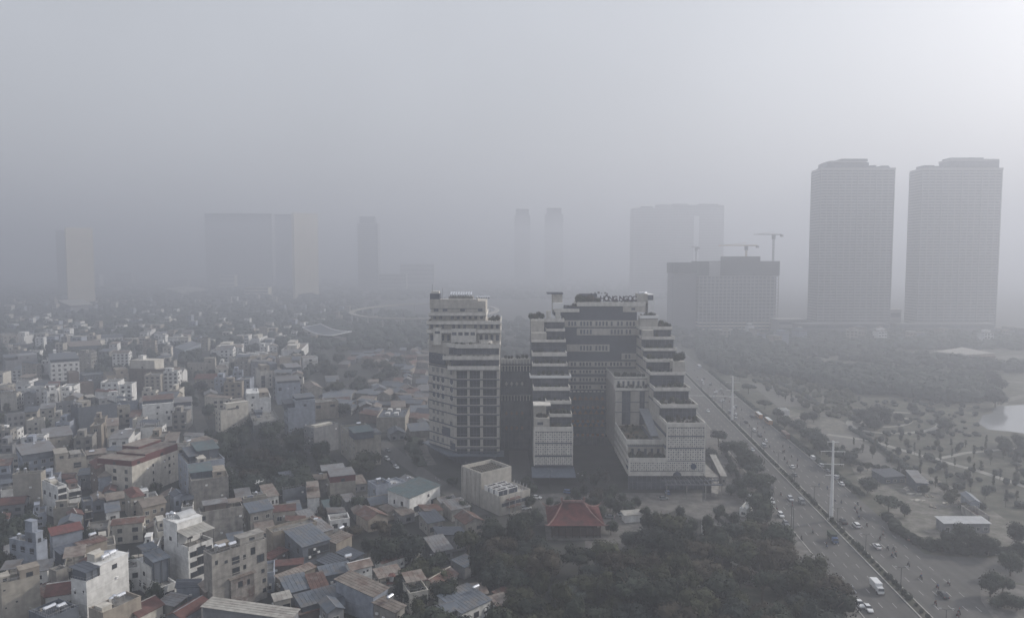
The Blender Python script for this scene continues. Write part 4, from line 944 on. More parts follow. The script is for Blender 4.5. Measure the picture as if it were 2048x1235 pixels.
# ---- dark link between the towers
K = Bld('link_building', 'dark glazed link with rows of white posts between the two hospital towers', 'building', 3, 385)
solid(K, -6.05, 10.15, 372, 398, 0, 46, SPAN, 'body', TERRF)
glass_wall(K, -6.0, 10.1, 371.9, 0, 26, 8, 6); glass_wall(K, -6.0, 10.1, 371.9, 29, 42, 8, 3)
for z0 in (26.2, 42.2, 46):
    b = MB()
    for k in range(10): b.box(-5.6+k*1.65, -5.2+k*1.65, 371.2, 371.6, z0, z0+2.8)
    b.box(-6, 10.1, 371.0, 371.8, z0+2.8, z0+3.0); K.add('colonnade', b, [PARAP])
for z0 in (10, 18, 34):
    b = MB()
    for k in range(4): b.face([(-3+k*2.8, 371.6, z0), (-2.1+k*2.8, 371.6, z0+1.3), (-3+k*2.8, 371.6, z0+2.6), (-3.9+k*2.8, 371.6, z0+1.3)])
    K.add('diamond_panels', b, [LIT_BROWN if z0 != 34 else PARAP], kind='stuff')
plant(-5, 9, 371.3, 371.5, 49.0, 6, 'the roof of the link building', (1.4, 2.4))

# ---- right complex: left wing, centre slab, right wing, low front block
Hs = Bld('hospital_building', 'U shaped stepped hospital with pierced cream screens and a roof sign', 'building', 47, 350)
wb = 318.0
solid(Hs, 10.2, 28.1, wb+.3, 390, 5.5, 22.9, SPAN, 'wing_body')
for (z0, z1) in ((6.9, 10.7), (11.5, 16.7), (17.3, 22.5)):
    lattice(Hs, 10.6, 27.7, wb, z0, z1, 4 if z1-z0 < 4.5 else 5); lattice(Hs, wb+.4, wb+12, 10.0, z0, z1, 4 if z1-z0 < 4.5 else 5, 'y')
    b = MB(); b.box(10.1, 10.6, wb-.1, wb+.4, z0-.3, z1+.3); b.box(27.7, 28.2, wb-.1, wb+.4, z0-.3, z1+.3); b.box(10.6, 27.7, wb-.12, wb+.2, z1, z1+.32, 1); b.box(10.6, 27.7, wb-.12, wb+.2, z0-.32, z0, 1); Hs.add('screen_frame', b, [PARAP, SPAN])
glass_wall(Hs, 10.2, 28.1, wb+2.5, 0, 5.5, 9, 2); b = MB(); b.hexa([(9, 309, 3.6), (28.8, 309, 3.6), (28.8, 320, 5.3), (9, 320, 5.3)], [(9, 309, 3.8), (28.8, 309, 3.8), (28.8, 320, 5.5), (9, 320, 5.5)]); Hs.add('entrance_canopy', b, [AWN])
# levels of the left wing: (parapet top z, front y, parapet x0, x1)
LW = [(24.7,318,10.2,28.1,2.2),(29.7,323,17.5,28.1,1.5),(34.9,328,16,28.1,1.6),(40.1,335,10.2,28.1,1.7),(44.5,342,8.8,29.2,1.2),(49.4,350,10.2,28.1,1.4),(54.3,356,10.2,28.1,2.0),(60.0,363,10.2,28.1,1.3),(65.2,369,18,28.1,1.4),(70.1,374,17,28.1,1.8)]
for i, (zt, y, x0, x1, hh) in enumerate(LW):
    yn = LW[i+1][1] if i+1 < len(LW) else y+6
    znext = LW[i+1][0]-LW[i+1][4] if i+1 < len(LW) else zt
    if i == 0: parapet(Hs, x0, x1, y-.2, yn+2, zt, hh)
    else: parapet(Hs, x0, x1, y-.2, yn+2, zt, hh, m=M_WHITEP if i == 4 else PARAP)
    if i+1 < len(LW):
        yg = yn+2.4
        solid(Hs, 10.25, 28.05, yg+.3, 391-i*.05, zt-hh+.2, znext+.15, SPAN, 'wing_body')
        glass_wall(Hs, 10.3, 28.0, yg, zt-hh+.45, znext, 8, 2)
    if i in (0, 1, 2, 3, 4, 5, 6, 7): plant(12 if i not in (0, 1) else 18.5, 27, y+1, yn+1.6, zt-hh+.4, 6 if i in (0,1,3,4,5) else 5, f'the {ORD[i]} terrace of the left hospital wing', (1.2, 2.8))
# solid corner blocks on the left of the wing
for z0, z1, y, x1 in [(22.9, 28.6, 318.1, 17.3), (28.6, 33.8, 323.1, 16), (58.7, 63.5, 363.1, 18), (63.5, 69.2, 369.1, 17)]:
    solid(Hs, 10.1, x1, y, y+8, z0, z1, CREAMB, 'corner_block')
Hs.inst('window', SLOT, 13, 318.1, 25.5, 0, (2.6, 1, 1.4)); b = MB(); b.box(9.9, 18, 320, 329, 33.8, 34.3); Hs.add('white_roof_edge', b, [PARAP]); plant(10.8, 16, 319.5, 322, 28.6, 4, 'the corner block of the left hospital wing', (1.6, 2.4))
solid(Hs, 10.1, 17, 370, 386, 69.2, 70, PARAP, 'roof_slab'); plant(9.5, 17, 372, 382, 70, 9, 'the roof garden of the left hospital wing', (3, 5.2), 'tree')
for x in (18.5, 23.5): solid(Hs, x, x+2.6, 376, 379, 70, 74.2, PARAP, 'vent_shaft')
# centre slab
yc = 379.0
solid(Hs, 28.0, 67.8, yc, 398, 0, 76.0, SPAN, 'centre_body')
def zc(zy): return Zat(560+zy/2.807, yc)
def xc(zx): return Xat(1040+zx/2.807, 700, yc)
def beam(zx0, zx1, zy0, zy1, groups=(), ws=12, name='cream_band'):
    x0, x1, z1, z0 = xc(zx0), xc(zx1), zc(zy0), zc(zy1); solid(Hs, x0, x1, yc-.35, yc-.01, z0, z1, CREAMB, name)
    for (g0, n, st) in groups:
        for k in range(n):
            Hs.inst('slot_window', SLOT, xc(g0+k*st+5), yc-.35, z0+(z1-z0)*.16, 0, (1.05, 1, (z1-z0)*.66))
GA = [(270,3,17),(337,4,18),(423,4,19),(508,1,18),(544,2,20),(594,3,19)]
beam(250, 676, 225, 262, GA); beam(318, 676, 270, 308, [(337,4,18),(508,4,19),(592,2,19)]); beam(262, 502, 360, 400, [(337,4,18),(423,4,19)]); beam(570, 676, 410, 445, [(590,2,19)])
for y0, y1 in ((455,485),(500,525),(543,570),(585,612)):
    beam(272, 676, y0, y1, [(286,2,18),(335,4,18),(420,4,19),(506,4,19),(592,2,19)] if y0 != 585 else [(286,2,18),(335,4,18),(455,2,19),(506,3,19)])
glass_wall(Hs, 28.2, 51, yc-.3, 0, 31, 10, 7, m=DGLASS)
b = MB()
for z0 in (25.2, 17.4, 10.5):
    for k in range(7):
        x = 30+k*3; b.face([(x, yc-.45, z0), (x+2.6, yc-.45, z0), (x+1.3, yc-.45, z0+2.2)])
Hs.add('triangle_lights', b, [LIT_BROWN], kind='stuff')
b = MB()
for k in range(10): b.box(29+k*2.2, 30.3+k*2.2, yc-.5, yc-.42, 29.6, 30.2)
Hs.add('white_brackets', b, [PARAP], kind='stuff')
for zz, cc in ((21, 0), (13.5, 0), (6, 0)):
    b = MB(); b.box(28.4, 51, yc-6, yc-.6, zz, zz+.4, 1)
    for k in range(8): b.box(29.5+k*2.7, 30.9+k*2.7, yc-5.9, yc-5.7, zz+.5, zz+1.9, 0)
    Hs.add('atrium_gallery', b, [LIT_BROWN, SPAN])
# top of the centre slab
parapet(Hs, xc(320), xc(700), yc-1, 398, zc(122), 2.3); solid(Hs, xc(575), xc(700), yc-.9, yc, zc(178), zc(147), CREAMB, 'cream_band'); Hs.inst('window', SLOT, xc(632), yc-.9, zc(168), 0, (2, 1, 1.4))
solid(Hs, xc(190), xc(330), yc-2, yc-.5, zc(178), zc(160), PARAP, 'cream_band'); solid(Hs, xc(190), xc(325), yc-.5, 395, zc(178)-2, zc(166), SPAN, 'side_roof'); plant(xc(250), xc(325), yc+1, yc+5, zc(166), 5, 'the side roof by the roof sign', (2.2, 3.6))
solid(Hs, xc(185), xc(240), yc+4, yc+14, zc(175), zc(80), CREAMB, 'lift_tower'); solid(Hs, xc(155), xc(243), yc+3, yc+15, zc(80), zc(72), SPAN, 'lift_roof'); solid(Hs, xc(185), xc(243), yc+1, yc+3.9, zc(165), zc(128), M_WHITEP, 'white_screen')
solid(Hs, xc(665), xc(717), yc+2, yc+12, zc(130), zc(78), CREAMB, 'lift_tower'); solid(Hs, xc(718), xc(752), yc+1, yc+14, zc(190), zc(80), M_WHITEP, 'lift_tower_lit_side'); Hs.inst('window', SLOT, xc(731), yc+1, zc(112), 0, (3, 1, 2.6))  # right part painted white for the sunlit side of the lift tower
for k in range(3): b = MB(); b.tube((xc(668+k*14), yc+3, zc(74)), (xc(668+k*14)+2, yc+6, zc(74)), .7, seg=8); Hs.add('roof_tank', b, M_STEEL)
b = MB(); b.box(xc(340), xc(440), yc+8, yc+12, zc(100), zc(80), 0); Hs.add('plant_room', b, [SPAN]); b = MB()
for k in range(5): b.box(xc(405)+k*1.9, xc(405)+k*1.9+.7+.2*(k%3), yc+8, yc+9.5, zc(80), zc(80)+.5+.35*(k%3))
Hs.add('roof_machinery', b, [WALLS['grey']], kind='stuff')
plant(xc(325), xc(440), yc+.5, yc+3, zc(122)-1, 9, 'the centre roof left of the roof sign', (3, 5.2)); plant(xc(520), xc(650), yc+5, yc+8, zc(122)-1, 5, 'the centre roof behind the roof sign', (1.6, 2.4))
# roof sign
sgn = thing('rooftop_sign', 'dark letters of the hospital name standing along its roof edge', 'sign', ((xc(447)+xc(650))/2, yc-.6, zc(120)))
txt = 'HỒNG NGỌC'; xx = xc(447); LM = mat('sign_letter', (0.07, 0.06, 0.075), rough=0.5)
wd = {'H':1,'Ồ':1.08,'N':1,'G':1.05,' ':.55,'Ọ':1.08,'C':1}; tot = sum(wd[c] for c in txt); un = (xc(650)-xc(447))/tot
for ch in txt:
    if ch != ' ':
        cu = bpy.data.curves.new('letter', 'FONT'); cu.body = ch; cu.size = un*1.62; cu.extrude = .15; cu.offset = 0.14; cu.align_x = 'CENTER'
        cu.materials.append(LM); o = bpy.data.objects.new('tmp', cu); C.objects.link(o); dgr = bpy.context.evaluated_depsgraph_get(); lme = bpy.data.meshes.new_from_object(o.evaluated_get(dgr)); bpy.data.objects.remove(o)
        o = put('letter', lme, sgn, (xx+un*wd[ch]/2-sgn.location.x, 0, .5)); o.rotation_euler = (math.pi/2, 0, 0)
    xx += un*wd[ch]
b = MB(); b.box(xc(445)-sgn.location.x, xc(652)-sgn.location.x, .1, .25, .1, .4); put('sign_frame', b.mesh('sign_frame', M_DARKFR), sgn)
# right wing
RW = [(30.3,302,2.0),(35.8,315,1.7),(41.0,329,1.7),(46.8,339,1.5),(51.9,348,1.5),(56.3,357,1.4),(61.7,362,1.5),(66.4,368,1.7)]
X0, X1 = 67.7, 84.6
for i, (zt, y, hh) in enumerate(RW):
    yn = RW[i+1][1] if i+1 < len(RW) else y+10
    znext = RW[i+1][0]-RW[i+1][2] if i+1 < len(RW) else zt
    parapet(Hs, X0-.1, X1+.1, y-.2, yn+2.5, zt, hh)
    if i+1 < len(RW):
        yg = yn+2.6
        solid(Hs, X0, X1, yg+.3, 392-i*.05, zt-hh+.2, znext+.15, SPAN, 'wing_body')
        glass_wall(Hs, X0+.1, X1-.1, yg, zt-hh+.45, znext, 8, 2)
        b = MB()
        b.box(X0-.12, X0-.01, yg, 378.4, zt-hh+.6, znext-.5); Hs.add('side_cladding', b, [CREAMB])
    plant(X0+1, X1-1, y+1.2, yn+1.4, zt-hh+.4, (13, 11, 9, 7, 6, 5, 4, 3)[i], f'the {ORD[i]} terrace of the right hospital wing', (1.3, 3.0))
solid(Hs, 78.8, 84.55, 339.5, 347, 45.3, 51.8, CREAMB, 'corner_block'); plant(79.5, 84.5, 340, 346, 51.8, 3, 'the corner block of the right hospital wing', (3, 4.6))
solid(Hs, 67.9, 77, 368.5, 376, 65, 70.8, CREAMB, 'corner_block'); parapet(Hs, 67.7, 77.2, 368, 377, 72.2, 1.5, m=M_WHITEP); plant(68, 77, 371, 375, 70.8, 5, 'the top block of the right hospital wing', (2, 3)); plant(77, 84, 369, 380, 65.1, 7, 'the top terrace of the right hospital wing', (2.4, 4))
solid(Hs, 67.9, 73.5, 362.2, 366, 60.6, 65, CREAMB, 'corner_block')
solid(Hs, X0, X1, 302.3, 391, 6.8, 28.4, SPAN, 'wing_body')
for (z0, z1, ny) in ((13.5, 18.7, 5), (19.2, 24.0, 5), (24.5, 28.2, 4)):
    lattice(Hs, 68.2, 84.2, 302, z0, z1, ny)
    b = MB(); b.box(67.6, 68.2, 301.9, 302.4, z0-.2, z1+.2); b.box(84.2, 84.7, 301.9, 302.4, z0-.2, z1+.2); b.box(68.2, 84.2, 301.88, 302.2, z1, z1+.3, 1); b.box(68.2, 84.2, 301.88, 302.2, z0-.3, z0, 1); Hs.add('screen_frame', b, [PARAP, SPAN])
for z0 in (15, 20.5, 26): solid(Hs, X0-.35, X0-.03, 303, 343, z0-.5, z0+3, CREAMB, 'side_cladding')
# low front block, its terrace and garden roof
solid(Hs, 51.1, 67.6, 309, 343, 6.8, 19.6, CREAMB, 'garden_block'); solid(Hs, 51.15, 67.55, 302.4, 308.9, 6.8, 13.2, SPAN, 'front_block')
lattice(Hs, 51.8, 84.2, 301.7, 9.0, 12.8, 4)
solid(Hs, 51.0, 84.7, 301.6, 302.2, 6.8, 8.6, PARAP, 'base_band'); parapet(Hs, 51.0, 67.6, 301.6, 309, 14.8, 1.9, sides='FL')
b = MB(); b.box(51.0, 51.8, 301.65, 302.3, 8.6, 12.9); b.box(84.2, 84.75, 301.65, 302.3, 8.6, 12.9); b.box(51.8, 84.2, 301.62, 302.0, 12.82, 13.2); Hs.add('screen_frame', b, [PARAP])
for k in range(5): Hs.inst('window', SLOT, 54+k*2.9, 309, 14.2, 0, (1.1, 1, 2.8))
b = MB()
for k in range(18): b.box(52+k*.86, 52.3+k*.86, 306.5, 309.2, 18.6, 18.8)
b.box(51.4, 67.5, 306.4, 306.6, 18.5, 18.9); Hs.add('pergola', b, [MULL], kind='stuff')
plant(52, 67, 303, 307.5, 13.3, 9, 'the low front terrace of the hospital', (1.6, 3.4))
b = MB()
for z0, z1 in ((6.85, 9), (10.6, 12.2), (14, 15.6), (17.5, 19)):
    b.box(50.8, 51.08, 303, 342, z0+.3, z1, 0)
b.box(50.75, 50.8+.28, 303, 342.5, 15.7, 17.4, 1); Hs.add('side_bands', b, [PARAP, CREAMB])
b = MB(); zt = 21.1
for q in ((51.0,67.7,308.7,309.2),(51.0,51.5,309.2,343),): b.box(q[0], q[1], q[2], q[3], 19.0, zt, 0)
b.box(51.5, 62.5, 309.3, 340, 19.6, 20.2, 1); b.box(62.5, 63.2, 309.4, 340, 19.6, 21.3, 2); Hs.add('garden_roof', b, [PARAP, SOIL, SPAN])
plant(52.5, 62, 311, 339, 20.2, 16, 'the dark garden roof of the hospital', (.9, 1.8), 'low shrub')
b = MB(); b.hexa([(63.8, 317, 20.4), (67.4, 317, 20.4), (67.4, 341, 28.2), (62.6, 341, 28.2)], [(63.8, 317, 20.7), (67.4, 317, 20.7), (67.4, 341, 28.5), (62.6, 341, 28.5)], 0)
b.box(63.4, 67.3, 310, 312, 19.7, 20.6, 1); Hs.add('sloping_skylight', b, [mat('pale_blue_skylight', (0.25, 0.265, 0.29), rough=0.4), SPAN])
b = MB(); b.box(51.2, 67.6, 343, 377, 6.9, 38, 0); Hs.add('middle_block', b, [CREAMB])
for x0, x1 in ((54.5, 58.6), (63.2, 65.6)): glass_wall(Hs, x0, x1, 342.85, 20, 36.6, 2, 5)
b = MB()
for z in (26, 31, 36.7): b.box(51.1, 67.6, 342.6, 342.8, z, z+.3)
Hs.add('string_courses', b, [SPAN]); parapet(Hs, 51.0, 67.6, 342.3, 348, 38.2, 1.2)
solid(Hs, 51.2, 67.5, 347, 376, 38, 42.4, PARAP, 'terrace_rooms'); rowwin(Hs, 52, 67, 347, 38.4, 6, 1.1, 2.6); parapet(Hs, 51.0, 67.6, 346.6, 377, 43.2, .9)
plant(52, 67, 343.6, 345.5, 37.3, 6, 'the middle block terrace of the hospital', (1.6, 3)); plant(52, 67, 348, 352, 42.5, 8, 'the roof of the middle block of the hospital', (1.6, 2.6))
# ground floor and entrance frame
glass_wall(Hs, 51.4, 84.3, 304, 0, 6.8, 16, 2)
b = MB()
for k in range(12): b.box(66+k*2, 66.2+k*2, 291, 303, 6.0, 6.35, 0)
b.box(64.8, 89.5, 290.8, 291.1, 5.9, 6.5, 0); b.box(64.8, 89.5, 296.8, 297, 5.9, 6.5, 0)
for x in (65.5, 74, 82, 88.8): b.box(x, x+.3, 291, 291.3, 0, 5.9, 1)
b.box(84.8, 90, 300, 330, 6.4, 6.8, 1); b.hexa([(84.8,292,1),(87,290,1),(96,318,1),(93,320,1)], [(84.8,292,2.6),(87,290,2.6),(96,318,2.6),(93,320,2.6)], 1); Hs.add('entrance_frame', b, [MULL, WALLS['concrete']])
b = MB(); n = 10; cx0 = 72.4
b.face([(cx0+1.9*math.cos(math.pi*i/n), 301.5, 6.9+1.8*math.sin(math.pi*i/n)) for i in range(n+1)]); Hs.add('arched_window', b, [DGLASS])
b = MB()
for i in range(16): a0 = 2*math.pi*i/16; b.face([(79.5,301.45,11.0),(79.5+1.3*math.cos(a0),301.45,11.0+1.3*math.sin(a0)),(79.5+1.3*math.cos(a0+.4),301.45,11.0+1.3*math.sin(a0+.4))])
Hs.add('round_emblem', b, [mat('blue_emblem', (0.05, 0.075, 0.12))])
BLOCK.append((-22, 362, 30)); BLOCK.append((47, 345, 55))

# ---- chiller building in front
Bc = Bld('chiller_building', 'cream plant building with six chillers standing on its lower roof', 'building', 3, 300)
def T7(zx, zy, z): return G(820+zx/3.478, 880+zy/3.478, z)
hz = 13.5
pN, pL, pR, pB = T7(495, 240, hz), T7(395, 178, hz), T7(705, 190, hz), T7(612, 130, hz)
ux = (pR-pN).normalized(); uy = Vector((-ux.y, ux.x, 0)); wA = (pR-pN).length; dA = abs((pL-pN).dot(uy))
rzc = math.atan2(ux.y, ux.x)
BC = put('upper_block', None, Bc.r, (pN.x-3, pN.y-300, 0), rzc)
def bc(name, mb, mats, **k): return put(name, mb.mesh(name, mats), Bc.r, (pN.x-3, pN.y-300, 0), rzc, **k)
bpy.data.objects.remove(BC)
dA = max(dA, 11)
b = MB(); b.box(0, wA, 0, dA, 0, hz-.6); t = .5
for q in ((0,wA,0,t),(0,wA,dA-t,dA),(0,t,t,dA-t),(wA-t,wA,t,dA-t)): b.box(*q, hz-.6, hz+.7)
for k in range(5): b.box(-.35, -.02, 1+k*(dA-2)/4, 1.7+k*(dA-2)/4, 0, hz+.2)
bc('upper_block', b, [CREAMB])
b = MB()
for i in range(14):
    for j in range(6): b.box(.8+i*(wA-1.8)/14, .8+i*(wA-1.8)/14+.7, .8+j*(dA-1.8)/6, .8+j*(dA-1.8)/6+.9, hz-.6, hz-.1)
bc('roof_louvres', b, [mat('louvre', (0.09, 0.085, 0.075))], kind='stuff')
lw = MB(); L2 = 12.5; zl = 6.8; lw.box(0, wA-.5, -L2, -.02, 0, zl)
for q in ((0,wA-.5,-L2-.3,-L2),(-.3,0,-L2,-.02),(wA-.5,wA-.2,-L2,-.02)): lw.box(*q, 0, zl+.9)
bc('lower_block', lw, [CREAMB])
ch = MB(); ch.box(-2.3, 2.3, -.95, .95, 0, 2.0, 0); ch.box(-2.5, -2.3, -1.1, 1.1, -.1, 2.4, 1); ch.box(2.3, 2.5, -1.1, 1.1, -.1, 2.4, 1); ch.box(-2.3, 2.3, -1.15, -.95, 2.0, 2.25, 1); ch.box(-2.3, 2.3, .95, 1.15, 2.0, 2.25, 1)
for k in range(4): ch.tube((-1.7+k*1.13, 0, 2.0), (-1.7+k*1.13, 0, 2.3), .5, seg=8, m=2)
CHM = ch.mesh('chiller', [SPAN, M_WHITEP, M_DARKFR]); mr = Matrix.Rotation(rzc, 3, 'Z')
for j in range(3):
    for i in range(2):
        p = pN+mr @ Vector((3.2+i*5.2, -2.4-j*3.4, 0))
        thing('chiller', f'chiller {"on the left" if i == 0 else "on the right"} in the {["back","middle","front"][j]} row on the plant building roof', 'chiller', (p.x, p.y, zl+.2), rzc, 'chillers on the plant building roof', CHM)
b = MB(); b.box(.6, wA-1, -L2-.38, -L2-.31, 3.4, 4.8); bc('dark_window_band', b, [DGLASS])
b = MB()
for k in range(5): b.tube((wA-2.5, -L2+1+k*2, zl), (wA-1.2, -L2+1+k*2, zl+2.6), .12, seg=5); b.tube((wA-1.2,-L2+1+k*2,zl+2.6),(wA-1.2,-L2+1+k*2,zl),.12,seg=5)
bc('pipework', b, [M_POST])
BLOCK.append((3, 300, 14))
pg = T7(710, 500, 0)
sc_ = thing('steel_scaffold', 'rusty steel frame tower standing before the chiller building', 'scaffold', (pg.x, pg.y, 0), rzc)
for i, (x, y) in enumerate(((-3,-2),(3,-2),(3,2),(-3,2),(0,-2),(0,2))):
    b = MB(); b.tube((x, y, 0), (x, y, 9 if i % 2 else 8), .14, seg=5); put('post', b.mesh('post', M_POST), sc_)
for z in (3, 6): b = MB(); b.box(-3.2, 3.2, -2.2, 2.2, z, z+.25); put('platform', b.mesh('platform', mat('rusty_steel', (0.15, 0.10, 0.085))), sc_)
b = MB(); b.box(-3, 3, -2.6, -2.2, 0, .9); put('base_wall', b.mesh('base_wall', WALLS['concrete']), sc_)

# ---- red roofed communal house
pE1, pE2 = G(1096, 1052, 5.0), G(1211, 1054, 5.0)
wE = (pE2-pE1).length; dE = 21.0
ph = Bld('communal_house', 'old hall with a great red tiled hip roof and upturned eaves', 'hall', (pE1.x+pE2.x)/2, pE1.y+dE/2)
xm = 0.0
b = MB(); W2, D2, zr = wE/2, dE/2, 10.2
rl, rr = -W2*.42, W2*.34
def curv(p, q, n=6, sag=.9):          # sagging line
    return [Vector(p).lerp(Vector(q), i/n)+Vector((0, 0, -sag*math.sin(math.pi*i/n))) for i in range(n+1)]
c = {'fl': (-W2,-D2,5.2), 'fr': (W2,-D2,5.2), 'br': (W2,D2,5.2), 'bl': (-W2,D2,5.2), 'l': (rl,0,zr), 'r': (rr,0,zr)}
def slope(a0, a1, t0, t1, m=0):
    e = curv(a0, t0); f = curv(a1, t1)
    for i in range(6):
        n = 12
        for k in range(n):
            b.face([e[i].lerp(f[i], k/n), e[i].lerp(f[i], (k+1)/n), e[i+1].lerp(f[i+1], (k+1)/n), e[i+1].lerp(f[i+1], k/n)], m)
    for k in range(25):                    # tile courses running up the slope
        for i in range(6):
            p, q = e[i].lerp(f[i], (k+.5)/25), e[i+1].lerp(f[i+1], (k+.5)/25); b.tube(p+Vector((0,0,.05)), q+Vector((0,0,.05)), .07, seg=3, m=m, caps=False)
slope(c['fl'], c['fr'], c['l'], c['r']); slope(c['br'], c['bl'], c['r'], c['l']); slope(c['bl'], c['fl'], c['l'], c['l']); slope(c['fr'], c['br'], c['r'], c['r'])
TILEM = mat('old_red_tiles', (0.13, 0.045, 0.042), rough=0.9, dirt=(0.085, 0.04, 0.038), var=0.25, rnd=0)
def LADD(name, mb, mats): return put(name, mb.mesh(name, mats), ph.r)
LADD('roof', b, [TILEM])
b = MB()
for k in ('fl', 'fr', 'br', 'bl'):
    t_ = c['l'] if k[1] == 'l' else c['r']; e = curv(c[k], t_)
    for i in range(6): b.tube(e[i]+Vector((0,0,.2)), e[i+1]+Vector((0,0,.2)), .28, seg=5)
    tip = Vector(c[k]); o_ = tip+Vector((math.copysign(1.3, tip.x), math.copysign(1.0, tip.y), .9)); b.tube(tip+Vector((0,0,.2)), o_, .25, .08, seg=5)
b.box(rl-.5, rr+.5, -.35, .35, zr, zr+.8)
for x in (rl-.3, rr+.3): b.box(x-.4, x+.4, -.3, .3, zr+.8, zr+1.9)
LADD('ridge', b, [mat('ridge_mortar', (0.20, 0.12, 0.11), var=.3)])
b = MB(); b.box(-W2+2.6, W2-2.6, -D2+2.6, D2-2.6, .4, 5.1); LADD('wall', b, [mat('dark_timber_wall', (0.05, 0.04, 0.038))])
for i in range(8):
    b = MB(); x = -W2+1.6+i*(wE-3.2)/7; b.tube((x, -D2+1.5, .4), (x, -D2+1.5, 5.0), .22, seg=8); LADD('column', b, [mat('dark_column', (0.07, 0.045, 0.04))])
for i in range(7):
    b = MB(); x = -W2+1.6+(i+.5)*(wE-3.2)/7; b.box(x-1.2, x+1.2, -D2+2.5, -D2+2.6, .5, 3.6); LADD('door', b, [mat('door_timber', (0.10, 0.075, 0.065))])
b = MB(); b.box(-W2-.5, W2+.5, -D2-.5, D2+.5, 0, .4); LADD('platform', b, [PAVE])
BLOCK.append((ph.x, ph.y, 16))

# ---------------------------------------------------------------- towers and low buildings in the haze
T_DARK = mat('tower_glass', (0.12, 0.13, 0.155), rough=0.5, var=0.4, scale=0.25)
T_BAND = mat('tower_concrete', (0.34, 0.335, 0.33), var=0.06, scale=0.05)
T_CREAM = mat('tower_cream', (0.70, 0.64, 0.52), var=0.06, scale=0.05)
T_GREY = mat('tower_grey', (0.20, 0.20, 0.21), var=0.08, scale=0.05)
T_NET = mat('dark_safety_net', (0.05, 0.055, 0.06), var=0.15, scale=0.1)
T_YEL = mat('yellow_steel', (0.40, 0.27, 0.10), var=0.1)
def far_tower(label, x0, x1, ytop, D, dep, fl, cols, wallm=T_DARK, bandm=T_BAND, crown=(), group='apartment towers fading into the haze', turn=0.0, bandh=.45, base=0, name='tower_block'):
    X0, X1 = Xat(x0, 525, D), Xat(x1, 525, D); z = Zat(ytop, D); w = X1-X0
    t = thing(name, label, 'tower', ((X0+X1)/2, D, 0), turn, group)
    b = MB(); b.box(-w/2, w/2, 0, dep, 0, z); put('body', b.mesh('body', wallm), t)
    b = MB(); st = (z-base)/fl
    for i in range(fl):
        zz = base+i*st
        for (a0, a1) in [( -w/2+w*k/max(1, cols//3), -w/2+w*(k+1)/max(1, cols//3)-w*.012) for k in range(max(1, cols//3))]:
            b.box(a0, a1, -.9, -.01, zz, zz+st*bandh)
        b.box(-w/2-.6, -w/2-.01, 0.5, dep, zz, zz+st*bandh); b.box(w/2+.01, w/2+.6, 0.5, dep, zz, zz+st*bandh)
    put('balcony_bands', b.mesh('balcony_bands', bandm), t, kind='stuff')
    b = MB()
    for k in range(cols+1):
        x = -w/2+w*k/cols; b.box(x-.35, x+.35, -1.3, -.92, base, z)
    put('piers', b.mesh('piers', bandm), t, kind='stuff')
    b = MB(); b.box(-w/2-.8, w/2+.8, -1.4, -.02+.01, z-.2, z+3); b.box(-w/2, w/2, 0, dep, z+.02, z+2.6); put('roof', b.mesh('roof', bandm), t)
    for (a0, a1, c0, c1, h0, h1, mm) in crown:
        b = MB(); b.box(-w/2+w*a0, -w/2+w*a1, dep*c0, dep*c1, z+h0, z+h1); put('roof_storey', b.mesh('roof_storey', mm), t)
    return t
cr1 = [(.08,.66,.1,.9,2.6,11,T_DARK),(.12,.62,.05,.95,11,13,T_BAND),(.05,.95,.1,.9,2.65,5,T_DARK),(.30,.66,.2,.8,13,16.5,T_DARK),(.70,.78,.2,.8,5,7.5,T_DARK),(.85,.95,.2,.8,5,7,T_DARK)]
cr2 = [(.36,.98,.1,.9,2.6,13,T_DARK),(.36,.97,.05,.95,13,15.5,T_BAND),(.12,.95,.1,.9,2.65,6,T_DARK),(.38,.8,.2,.8,15.5,18,T_DARK),(.05,.18,.2,.8,2.6,7.5,T_DARK)]
far_tower('left one of the two massive apartment towers at the right', 1637, 1783, 340, 985, 32, 58, 12, T_DARK, T_BAND, cr1)
far_tower('right one of the two massive apartment towers, near the frame edge', 1838, 1996, 340, 985, 32, 58, 12, T_DARK, T_BAND, cr2)
def podium(label, x0, x1, ytop, D, dep, m, cat='building', name='podium', bands=2):
    X0, X1 = Xat(x0, 525, D), Xat(x1, 525, D); z = Zat(ytop, D); w = X1-X0
    t = thing(name, label, cat, ((X0+X1)/2, D, 0), 0, 'low buildings far off in the haze')
    b = MB(); b.box(-w/2, w/2, 0, dep, 0, z); put('wall', b.mesh('wall', m), t)
    b = MB(); b.box(-w/2-1, w/2+1, -1, dep+1, z, z+1); put('roof', b.mesh('roof', T_BAND), t)
    for i in range(bands):
        b = MB(); b.box(-w/2+1, w/2-1, -.3, -.01, z*(i+.35)/bands, z*(i+.75)/bands); put('window_band', b.mesh('window_band', T_DARK), t)
    return t
podium('dark retail podium under the left massive tower', 1600, 1780, 648, 960, 20, T_GREY)
podium('dark retail podium under the right massive tower', 1800, 1995, 648, 965, 16, T_GREY)
podium('pale roof between the feet of the two massive towers', 1771, 1806, 620, 1020, 20, T_BAND)
podium('low grey hall left of the massive towers', 1560, 1618, 640, 1000, 30, T_BAND)
